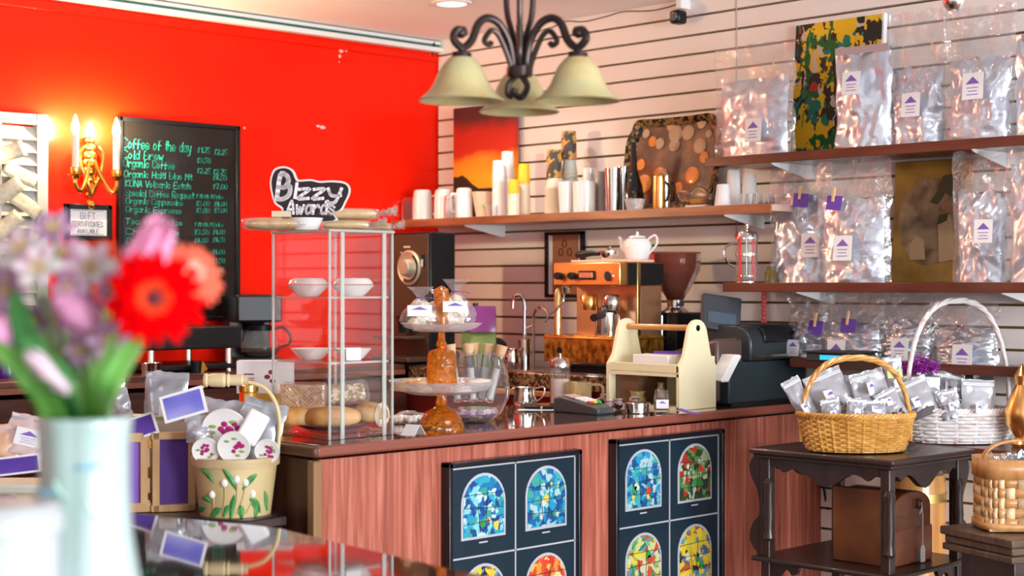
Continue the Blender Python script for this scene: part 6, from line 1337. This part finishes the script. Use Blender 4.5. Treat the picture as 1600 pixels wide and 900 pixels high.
# handle
P=[(66,705),(69,660),(62,628),(45,606),(20,597)]; part('handle_bow',G().tube(catmull([(a*kp,0,kzp(b)) for a,b in P],6),.0055,8),mat('straw_bow',(.72,.58,.3),.45),pb); g=G(); P=[(-62,705),(-70,660),(-66,632),(-58,612),(-45,600)]; g.tube(catmull([(a*kp,0.0,kzp(b)) for a,b in P],6),.0035,8)
part('handle_bow',g,mat('straw_bow',(.72,.58,.3),.45),pb)
g=G().lathe([(a_,z_) for z_,a_ in [(q_[0]*KK,q_[1]*KK) for q_ in [(-.001,0),(0,.013),(.006,.016),(.010,.012),(.016,.015),(.045,.016),(.05,.012),(.054,.016),(.058,.012),(.085,.013),(.088,.011),(.096,.012),(.097,0)]]],20,M=Matrix.Translation((-49*kp,0,kzp(594)))@Matrix.Rotation(R(90),4,'Y')@Matrix.Rotation(0,4,'Z'))
part('turned_grip',g,mat('turned_beech',(.74,.62,.36),.4,coat=.3),pb)
# gifts inside
M_gbag=mat('grey_zip_bag',(.42,.45,.50),.2,.45,bump=('noise',12,.4,.01)); M_ffab=ramp_mat('rose_printed',[(.0,(.86,.85,.82)),(.56,(.86,.84,.82)),(.6,(.45,.05,.25)),(.68,(.25,.03,.2)),(.74,(.86,.84,.82)),(.9,(.35,.45,.15))],scale=(18,18,18),rough=.35,coat=.3,detail=2)
def gift(name,lb,cat,px,py,D,w,h,rot,m,seed=1,d=.03,grp=None,border=None):
    D*=KK; w*=KK; h*=KK; d*=KK
    x,y=atD(px,D); o=thing(name,lb,cat,(x,y,Zp(py,D)),0,grp); o.rotation_euler=(R(rot[0]),R(rot[1]),RC+R(rot[2])) 
    part('pouch',bagshape(w,h,d,seed,top=.6,crin=.006,nu=12,nv=14,taper=0),m,o,smooth=70); 
    part('zip_seal',G().box((0,-.003,h*.88),(w*.95,.003,.005)),M_pw,o); return o
gift('gift_pouch','grey zip pouch with pink label at the back left, between frame and basket','pouch',258,655,3.62,.10,.11,(0,3,0),M_gbag,3)
triangle_label(.05,.03,bpy.data.objects[[o.name for o in bpy.data.objects if o.name.startswith('gift_pouch')][-1]],(.01,-.018,.025),tri=False)
gift('gift_pouch','big grey zip pouch sticking up at the right inside the painted basket','pouch',392,715,3.47,.10,.13,(-6,16,0),M_gbag,5)
gift('gift_pouch','greyish flat pouch in the painted basket behind the rose discs','pouch',345,705,3.50,.11,.115,(-3,6,0),M_pw,8)
gift('gift_pouch','small clear pouch at the left of the painted basket under the violet card','pouch',312,690,3.44,.06,.06,(0,-4,0),M_pw,9)
def disc(lb,px,py,D,r,ax,ay):
    D*=KK; r*=KK
    x,y=atD(px,D); o=part('rose_disc',G().lathe([(0,.0),(r*.9,0),(r,.003),(r*.98,.008),(r*.8,.006),(0,.005)],36,M=FX),M_wcer,loc=(x,y,Zp(py,D))); o.rotation_euler=(R(ax),R(ay),RC); tag(o,lb,'saucer','rose-painted saucers in the painted basket')
    rd_=random.Random(int(px)); g=G()
    for q in range(9): a=rd_.uniform(0,6.28); d_=rd_.uniform(.05,.5)*r; g.ball((d_*math.cos(a)+.1*r,-.0072,d_*math.sin(a)-.05*r),r*.13,10,6,1,.12,1)
    part('painted_rose',g,mat('rose_paint',(.42,.02,.16),.4),o)
    for q in range(4): a=rd_.uniform(0,6.28); part('painted_sprig',G().ball((.55*r*math.cos(a),-.0072,.55*r*math.sin(a)),r*.12,10,6,1.4,.12,.7),mat('sprig_paint',(.3,.4,.12),.5),o)
disc('large white saucer with a red rose spray in the painted basket',352,672,3.44,.052,18,0)
disc('smaller white saucer with a rose in front in the painted basket',366,698,3.39,.036,12,5)
disc('white saucer with a rose at the right rim of the painted basket',418,704,3.42,.028,15,10)
disc('white saucer edge at the left rim of the painted basket',322,703,3.40,.03,15,-10)
x,y=atD(395,4.16); o=part('folded_cloth',G().box((0,0,0),(.06,.022,.09)),M_white,loc=(x,y,Zp(668,4.16)),bev=.008); o.rotation_euler=(R(-10),R(28),RC); tag(o,'folded white paper between the saucers and grey pouch in the painted basket','paper')
# cards with purple
M_viol=ramp_mat('violet_print',[(.3,(.10,.09,.55)),(.5,(.2,.2,.68)),(.7,(.42,.42,.8))],scale=(9,9,9),rough=.4,detail=1); M_dviol=ramp_mat('dark_violet_print',[(.3,(.06,.02,.24)),(.7,(.13,.06,.42))],scale=(9,9,9),rough=.4)
def card(lb,px,py,D,w,h,ry,rx,m,rz=0,grp=None):
    D*=KK; w*=KK; h*=KK
    x,y=atD(px,D); o=part('postcard',G().box((0,0,0),(w,.0015,h)),M_white,loc=(x,y,Zp(py,D))); o.rotation_euler=(R(rx),R(ry),RC+R(rz)); tag(o,lb,'card',grp)
    part('printed_panel',G().box((0,-.0012,0),(w*.86,.0006,h*.8)),m,o); return o
card('violet card with white border propped against the painted basket handle',287,632,3.42,.098,.060,-16,-10,M_viol)
card('dark purple card leaning behind the hinged wooden frame',216,668,3.50,.085,.05,-18,0,M_dviol)
card('purple card lying low at the left edge behind the vase',22,727,3.2,.11,.038,-6,0,M_dviol,8)
# hinged wooden frame
M_fw=ramp_mat('honey_frame_wood',[(.3,(.42,.22,.09)),(.7,(.72,.46,.22))],scale=(12,12,3),rough=.4,coat=.2)
x1_,y1_,tf_=fg(236,800,T2); zf=Zp(676,tf_)-T2
hf=thing('hinged_frame','hinged wooden double frame lined with purple standing open left of the basket','frame',(x1_,y1_,TL),RC)
for side,(wd_,rz_,dp_) in enumerate([(.188,R(180+16),.019),(.119,R(14),.036)]):
    Mz=Matrix.Rotation(rz_,4,'Z'); f=.020 if side else .026; sg=-1 if side==0 else 1
    g=G()
    for c,s in [((wd_/2,0,zf-f/2),(wd_,dp_,f)),((wd_/2,0,f/2),(wd_,dp_,f)),((f/2+.003,0,zf/2),(f,dp_,zf)),((wd_-f/2,0,zf/2),(f,dp_,zf))]: g.box(c,s)
    g.v=[tuple(Mz@Vector(v)) for v in g.v]; lf=part('frame_leaf',g,M_fw,hf,bev=.002)
    g=G().box((wd_/2,.002*sg,zf/2),(wd_-1.6*f,.003,zf-1.6*f)); g.v=[tuple(Mz@Vector(v)) for v in g.v]; part('lining',g,mat('satin_purple',(.24,.10,.55),.35,coat=.5) if side==0 else mat('velvet_purple',(.10,.03,.30),.5),lf)
g=G().box((0,-.012,zf*.5),(.008,.004,.03)).box((0,-.012,zf*.2),(.008,.004,.02)).box((0,-.012,zf*.85),(.008,.004,.02)); part('hinge',g,M_gold,hf)
# row of gifts at the far left
gift('gift_pouch','white-labelled silver zip pouch just right of the vase top','pouch',165,655,3.62,.075,.10,(0,5,0),M_pz,21)
gift('gift_pouch','pale narrow pouch between the vase and the grey zip pouch','pouch',193,655,3.6,.05,.07,(0,-14,0),M_pw,22)
gift('gift_pouch','pinkish tea pouch with purple triangle left of the vase','pouch',40,712,3.3,.105,.085,(-14,12,0),mat('blush_pouch',(.75,.6,.6),.3,.2),23)
triangle_label(.07,.045,[o for o in bpy.data.objects if o.name.startswith('gift_pouch')][-1] if 0 else bpy.context.scene.collection.objects[[o.name for o in COL.objects if o.name.startswith('gift_pouch')][-1]],(0,-.02,.045))
gift('gift_pouch','peach pouch cut off by the left edge above the purple card','pouch',4,715,3.3,.08,.07,(-10,-5,0),mat('peach_pouch',(.8,.5,.35),.35,.1),24)
x,y,t=fg(20,795,T2); o=thing('gift_tray','low woven tray holding pouches at the far left behind the vase','tray',(x,y,TL),RC)
part('body',G().box((0,.0,.025),(.27,.16,.05)),ramp_mat('tray_weave',[(.4,(.45,.25,.08)),(.6,(.75,.5,.22))],tex='voronoi',scale=(60,60,60),rough=.6),o,bev=.008); part('cloth_edge',G().box((0,0,.063),(.275,.165,.026)),mat('sage_cloth',(.62,.66,.58),.7),o,bev=.008)
x,y=atD(205,4.40); o=thing('display_box','pale green card box of gifts behind the hinged frame','box',(x,y,TL),RC); hb2=Zp(648,4.40)-TL
part('body',G().box((0,0,hb2/2),(.36,.06,hb2)),mat('pale_card_box',(.66,.66,.56),.6),o,bev=.002); part('green_edge',G().box((0,-.031,hb2-.008),(.36,.002,.010)),mat('sage_edge',(.35,.42,.2),.6),o)
# white round container at the bottom left
x,y=atD(-5,1.55); zt_=Zp(786,1.55)
M_wbox=mat('white_enamel',(.50,.54,.57),.5)
o=thing('round_box','round white lidded box at the bottom left corner beside the vase','box',(x,y,T_)); hb3=zt_-T_
part('body',G().lathe([(0,0),(.058,0),(.06,.004),(.06,hb3-.03),(0,hb3-.03)],48),M_wbox,o); part('lid',G().lathe([(.062,hb3-.03),(.064,hb3-.028),(.064,hb3-.010),(.055,hb3),(0,hb3+.003)],48),M_wbox,o)
# ================================================================= VASE OF FLOWERS
VD=1.70; kv=VD/F; vx,vy=atD(133,VD)
vz=lambda py:Zp(py,VD)-T_
vs_=thing('vase','tall ribbed white glazed vase with faint blue-green painting in the foreground','vase',(vx,vy,T_),RC)
prof=[(0,0),(105*kv,0),(108*kv,.01),(98*kv,vz(960)),(82*kv,vz(900)),(71*kv,vz(830)),(68*kv,vz(760)),(68*kv,vz(700)),(71*kv,vz(662)),(72*kv,vz(652)),(70*kv,vz(650)),(66*kv,vz(662)),(63*kv,vz(700)),(62*kv,vz(800)),(0,vz(900))]
M_vase=ramp_mat('celadon_glaze',[(.35,(.36,.52,.49)),(.6,(.50,.62,.62)),(.8,(.58,.66,.69))],scale=(9,9,2.5),rough=.22,coat=.6)
g=G(); n=96; kk_=len(prof); vv=[];ff=[]
for i in range(n):
    a=2*PI*i/n; rib=1+.045*abs(math.sin(a*4))-.02
    for r_,z_ in prof: vv.append((r_*rib*math.cos(a),r_*rib*math.sin(a),z_))
for i in range(n):
    j=(i+1)%n
    for q in range(kk_-1): ff.append((i*kk_+q,j*kk_+q,j*kk_+q+1,i*kk_+q+1))
g.add(vv,ff); part('body',g,M_vase,vs_,smooth=60)
def onv(dx,py,off=.0035): r=69*kv*1.03+off; a=math.asin(max(-.95,min(.95,dx*kv/r))); return Vector((r*math.sin(a),-r*math.cos(a),vz(py)))
g=G(); gb=G()
for a,b,c in [(14,722,5),(24,724,3),(32,721,4),(-60,765,4),(-40,762,6),(-25,760,5)]: gb.ball(onv(a,b,.0),c*kv*1.4,12,8,1.3,.3,.8)
for a0,b0,a1,b1 in [(20,770,55,850),(30,790,60,820),(-30,745,-10,765)]: g.tube([onv(a0+(a1-a0)*u,b0+(b1-b0)*u+6*math.sin(u*3),.0) for u in (0,.3,.6,1)],3*kv,6)
part('blue_brush_marks',gb,mat('pale_blue_glaze',(.25,.5,.65),.3),vs_); part('green_brush_marks',g,mat('pale_green_glaze',(.5,.75,.62),.3),vs_)
# --- flowers: each is its own thing, rising from the vase mouth
def V(px,py,D=VD): x,y=atD(px,D); return Vector((x,y,Zp(py,D)))
mouth=lambda dx,dy=0: V(133+dx,668,VD+dy)
deep=lambda dx: V(133+dx*.6,760,VD)
M_stem=mat('flower_stem',(.16,.34,.08),.5); M_leafs=ramp_mat('fresh_leaf',[(.3,(.08,.32,.05)),(.6,(.22,.52,.10)),(.8,(.42,.66,.18))],scale=(10,10,4),rough=.4); M_leafd=ramp_mat('green_leaf',[(.3,(.03,.18,.04)),(.7,(.10,.40,.10))],scale=(10,10,4),rough=.4)
def stemto(o,top,dx,r=.003,m=None):
    L=o.location; P=catmull([deep(dx)-L,mouth(dx)-L,(mouth(dx)*.5+top*.5)-L+Vector((0,0,.008)),top-L],6); part('stem',G().tube(P,r,8),m or M_stem,o)
def petals(g,n,r0,r1,w,lift,curl,seed,tw=0,cup=0,base=0):
    rd_=random.Random(seed)
    for i in range(n):
        a=2*PI*i/n+rd_.uniform(-.1,.1)+tw; L=r1*rd_.uniform(.9,1.06); vs=[]
        for j in range(7):
            u=j/6; rr_=r0+(L-r0)*u; ww=w*(math.sin(PI*(.12+.80*u))**.8)
            for s in (-1,0,1):
                da=s*ww/2; z_=base+lift*math.sin(u*PI/2)+curl*u*u-(.0 if s==0 else -cup*ww)
                vs.append((rr_*math.cos(a)-da*math.sin(a),rr_*math.sin(a)+da*math.cos(a),z_))
        g.add(vs,[(3*j+k,3*j+k+1,3*j+k+4,3*j+k+3) for j in range(6) for k in (0,1)])
    return g
def facing(o,yaw,pitch): # local +z turned towards the camera then yaw/pitch
    o.rotation_euler=(Matrix.Rotation(RC,4,'Z')@Matrix.Rotation(R(yaw),4,'Z')@Matrix.Rotation(R(90-pitch),4,'X')).to_euler()
def gerbera(lb,px,py,D,r,m,mc,dx,yaw,pitch,seed):
    c=V(px,py,D); o=thing('gerbera',lb,'flower',c); 
    Rm=Matrix.Rotation(RC,4,'Z')@Matrix.Rotation(R(yaw),4,'Z')@Matrix.Rotation(R(90-pitch),4,'X')
    def tr(g): g.v=[tuple(Rm@Vector(v)) for v in g.v]; return g
    for k_,(n,rr_,l,z_) in enumerate([(22,r,.006,.0),(20,r*.86,.010,.003),(18,r*.62,.012,.005)]): part('petals',tr(petals(G(),n,r*.12,rr_,r*.26,l,-.002,seed+k_,k_*.15,.15,z_)),m,o,sol=.0008)
    part('ruff',tr(petals(G(),26,r*.06,r*.36,r*.09,.006,.002,seed+7,0,.1,.010)),mc,o,sol=.0008)
    part('eye',tr(G().ball((0,0,.012),r*.17,18,8,1,1,.5)),mat('gerbera_eye',(.10,.01,.02),.7),o)
    tail=(Rm@Vector((0,0,-.02))); part('calyx',tr(G().lathe([(0,-.02),(.006,-.016),(.014,-.002),(.016,.004)],14)),M_stem,o); stemto(o,c+tail,dx,.0032); return o
M_pr=mat('red_petal',(.82,.001,.003),.8,spec=.0); M_prc=mat('coral_ruff',(.80,.06,.02),.8,spec=0); M_coral=mat('coral_petal',(.82,.15,.09),.8,spec=0); M_pink=mat('pink_petal',(.80,.30,.50),.5,spec=.2)
gerbera('big red gerbera with a dark eye at the right of the bouquet',243,467,1.62,.053,M_pr,M_prc,28,6,4,1)
gerbera('coral gerbera behind and right of the big red one',292,432,1.78,.042,M_coral,mat('coral_pale',(.9,.4,.3),.5),24,40,22,2)
gerbera('small dark orange-red bloom at the top middle of the bouquet',158,408,1.80,.026,mat('rust_petal',(.6,.07,.02),.5),M_prc,8,-20,25,6)
def tulip(lb,base,tip,D,r,m,dx,m2=None,open_=.9):
    b=V(*base,D); t=V(*tip,D); L=(t-b).length; o=thing('lily_bud',lb,'flower',b); q=(t-b).to_track_quat('Z','Y').to_matrix().to_4x4()
    g=G()
    for i in range(3):
        for lay in (0,1):
            a=2*PI*i/3+lay*PI/3; vs=[]
            for j in range(9):
                u=j/8; rr_=r*(math.sin(PI*min(u*.62+.12,1))**.7)*(1-.25*lay)*(open_ if u>.6 else 1)*(1 if u<.93 else .5); 
                for s in (-2,-1,0,1,2):
                    aa=a+s*.30*(math.sin(PI*(.1+.85*u))); vs.append(q@Vector((rr_*math.cos(aa),rr_*math.sin(aa),u*L*(1-.03*abs(s)))))
            g.add(vs,[(5*j+k,5*j+k+1,5*j+k+6,5*j+k+5) for j in range(8) for k in range(4)])
    part('petals',g,m,o,sol=.001); 
    if m2: part('pale_heart',G().ball(q@Vector((0,0,L*.35)),r*.62,14,9,1,1,1),m2,o)
    stemto(o,b,dx,.003); return o
tulip('long pink lily bud rising behind the red gerbera',(196,470),(262,338),1.66,.026,M_pink,22,mat('lime_heart',(.72,.8,.5),.5),.8)
tulip('pink lily bud in the middle of the bouquet, low',(150,512),(88,455),1.66,.024,mat('deep_pink_petal',(.72,.32,.55),.45),0,None,.9)
tulip('pale lilac bud pointing down to the left near the vase mouth',(112,610),(40,545),1.62,.014,mat('pale_pink_petal',(.80,.62,.72),.45),-10)
tulip('small pink bud at the far left edge of the bouquet',(2,555),(-4,490),1.66,.012,mat('deep_pink_petal'),-40)
M_alw=ramp_mat('alstroemeria_petal',[(.3,(.55,.28,.45)),(.5,(.70,.56,.65)),(.75,(.66,.72,.62))],scale=(30,30,30),rough=.5); M_lil=ramp_mat('lilac_petal',[(.3,(.30,.15,.30)),(.7,(.58,.36,.55))],scale=(25,25,25),rough=.5)
def alst(lb,px,py,D,r,m,dx,yaw,pitch,seed):
    c=V(px,py,D); o=thing('alstroemeria',lb,'flower',c); Rm=Matrix.Rotation(RC,4,'Z')@Matrix.Rotation(R(yaw),4,'Z')@Matrix.Rotation(R(90-pitch),4,'X')
    g=petals(G(),3,r*.05,r,r*.75,r*.35,-.002,seed,0,.1); petals(g,3,r*.05,r*.95,r*.5,r*.45,0,seed+1,1.05,.1); g.v=[tuple(Rm@Vector(v)) for v in g.v]; part('petals',g,m,o,sol=.001)
    g=G()
    for q in range(5): a=q*1.25; g.tube([(0,0,0),(r*.2*math.cos(a),r*.2*math.sin(a),r*.35),(r*.35*math.cos(a),r*.35*math.sin(a),r*.6)],.0012,5)
    g.v=[tuple(Rm@Vector(v)) for v in g.v]; part('stamens',g,mat('stamen_yellow',(.75,.6,.2),.5),o); stemto(o,c+Rm@Vector((0,0,-.002)),dx,.0024); return o
for i,(px,py,D,r,m,dx,yaw,pi_,lb) in enumerate([(38,392,1.72,.030,M_alw,-28,-15,30,'white and lilac bloom at the upper left of the bouquet'),(84,362,1.76,.026,M_lil,-18,10,40,'lilac bloom at the top left centre of the bouquet'),(62,420,1.68,.028,M_alw,-22,0,20,'whitish bloom below the upper left lilac ones'),
 (142,420,1.70,.030,M_alw,2,10,20,'cream and pink bloom at the middle top of the bouquet'),(112,452,1.66,.022,M_lil,-4,-10,10,'lilac bloom in the centre of the bouquet above the pink bud'),(16,455,1.74,.034,M_lil,-36,-20,15,'mauve bloom at the far left middle of the bouquet'),(178,455,1.68,.022,M_lil,10,15,5,'dusky lilac bloom just left of the red gerbera'),
 (100,400,1.8,.024,mat('deep_pink_petal'),-6,0,30,'deep pink bloom behind the pale ones at the top'),(172,530,1.66,.026,M_lil,12,10,-5,'lilac bloom under the red gerbera'),(130,545,1.68,.02,M_lil,2,-8,-5,'mauve bloom low in the centre above the leaves'),(88,500,1.74,.030,M_lil,-12,-5,0,'dusky mauve bloom behind the low pink bud'),(20,505,1.78,.030,mat('greyish_mauve',(.26,.16,.24),.5),-30,-10,5,'dark mauve bloom at the far left, below the others'),
 (122,500,1.80,.026,mat('greyish_mauve'),0,0,5,'dark mauve bloom deep in the centre of the bouquet'),(150,580,1.74,.020,M_lil,6,0,-10,'lowest lilac bloom above the vase mouth'),(70,560,1.76,.022,mat('greyish_mauve'),-14,0,-8,'dark mauve bloom low between the left leaves'),(100,545,1.76,.024,M_lil,-6,0,-8,'lilac bloom low between the left and centre leaves'),
 (56,505,1.70,.022,mat('greyish_mauve',(.26,.16,.24),.5),-20,-10,0,'greyish mauve bloom at the left above the leaves')]): alst(lb,px,py,D,r,m,dx,yaw,pi_,10+i)
def blade(lb,P,w,m,D,seed=0):
    L=V(133,668,VD); pts=catmull([V(a,b,(VD if b>640 else D+dd))-L for a,b,dd in P],8); n=len(pts); g=G(); vs=[]
    side=Vector((math.cos(RC),math.sin(RC),0))
    for i,p in enumerate(pts):
        u=i/(n-1); t=(pts[min(i+1,n-1)]-pts[max(i-1,0)]).normalized(); nrm=Vector((math.sin(-RC),math.cos(RC),0)); s_=t.cross(nrm).normalized(); ww=w*(math.sin(PI*(.15+.83*u))**.7)/2
        for s in (-1,-.5,0,.5,1): vs.append(p+s_*ww*s+nrm*(abs(s)*ww*-.45))
    g.add(vs,[(5*i+j,5*i+j+1,5*i+j+6,5*i+j+5) for i in range(n-1) for j in range(4)])
    o=part('leaf_blade',g,m,loc=L,sol=.0008,smooth=180); tag(o,lb,'leaf','long leaves rising from the vase'); return o
blade('long leaf bending up to the left edge from the vase, lowest',[(110,760,0),(92,668,0),(60,600,0),(20,560,.0),(-30,530,0)],.030,M_leafs,1.64)
blade('broad dark green leaf standing left of centre in the vase',[(118,760,0),(96,660,0),(62,580,0),(34,500,.02),(22,455,.04)],.034,M_leafd,1.66)
blade('broad bright leaf in the left middle of the bouquet',[(125,760,0),(112,660,0),(98,600,0),(66,560,0),(38,525,0)],.030,M_leafd,1.62)
blade('wide pale green leaf leaning right towards the red gerbera',[(150,760,0),(156,668,0),(168,610,0),(190,560,0),(215,525,0)],.022,M_leafs,1.62)
blade('narrow green leaf just left of the pale right-leaning leaf',[(138,760,0),(142,668,0),(152,600,0),(172,550,0),(182,520,0)],.016,M_leafs,1.64)
blade('short green leaf in the centre of the vase mouth',[(130,760,0),(124,668,0),(112,610,0),(108,560,0)],.026,M_leafd,1.70)
blade('thin leaf at the right edge of the vase mouth',[(155,760,0),(165,668,0),(172,625,0),(196,575,0)],.010,M_leafs,1.68)
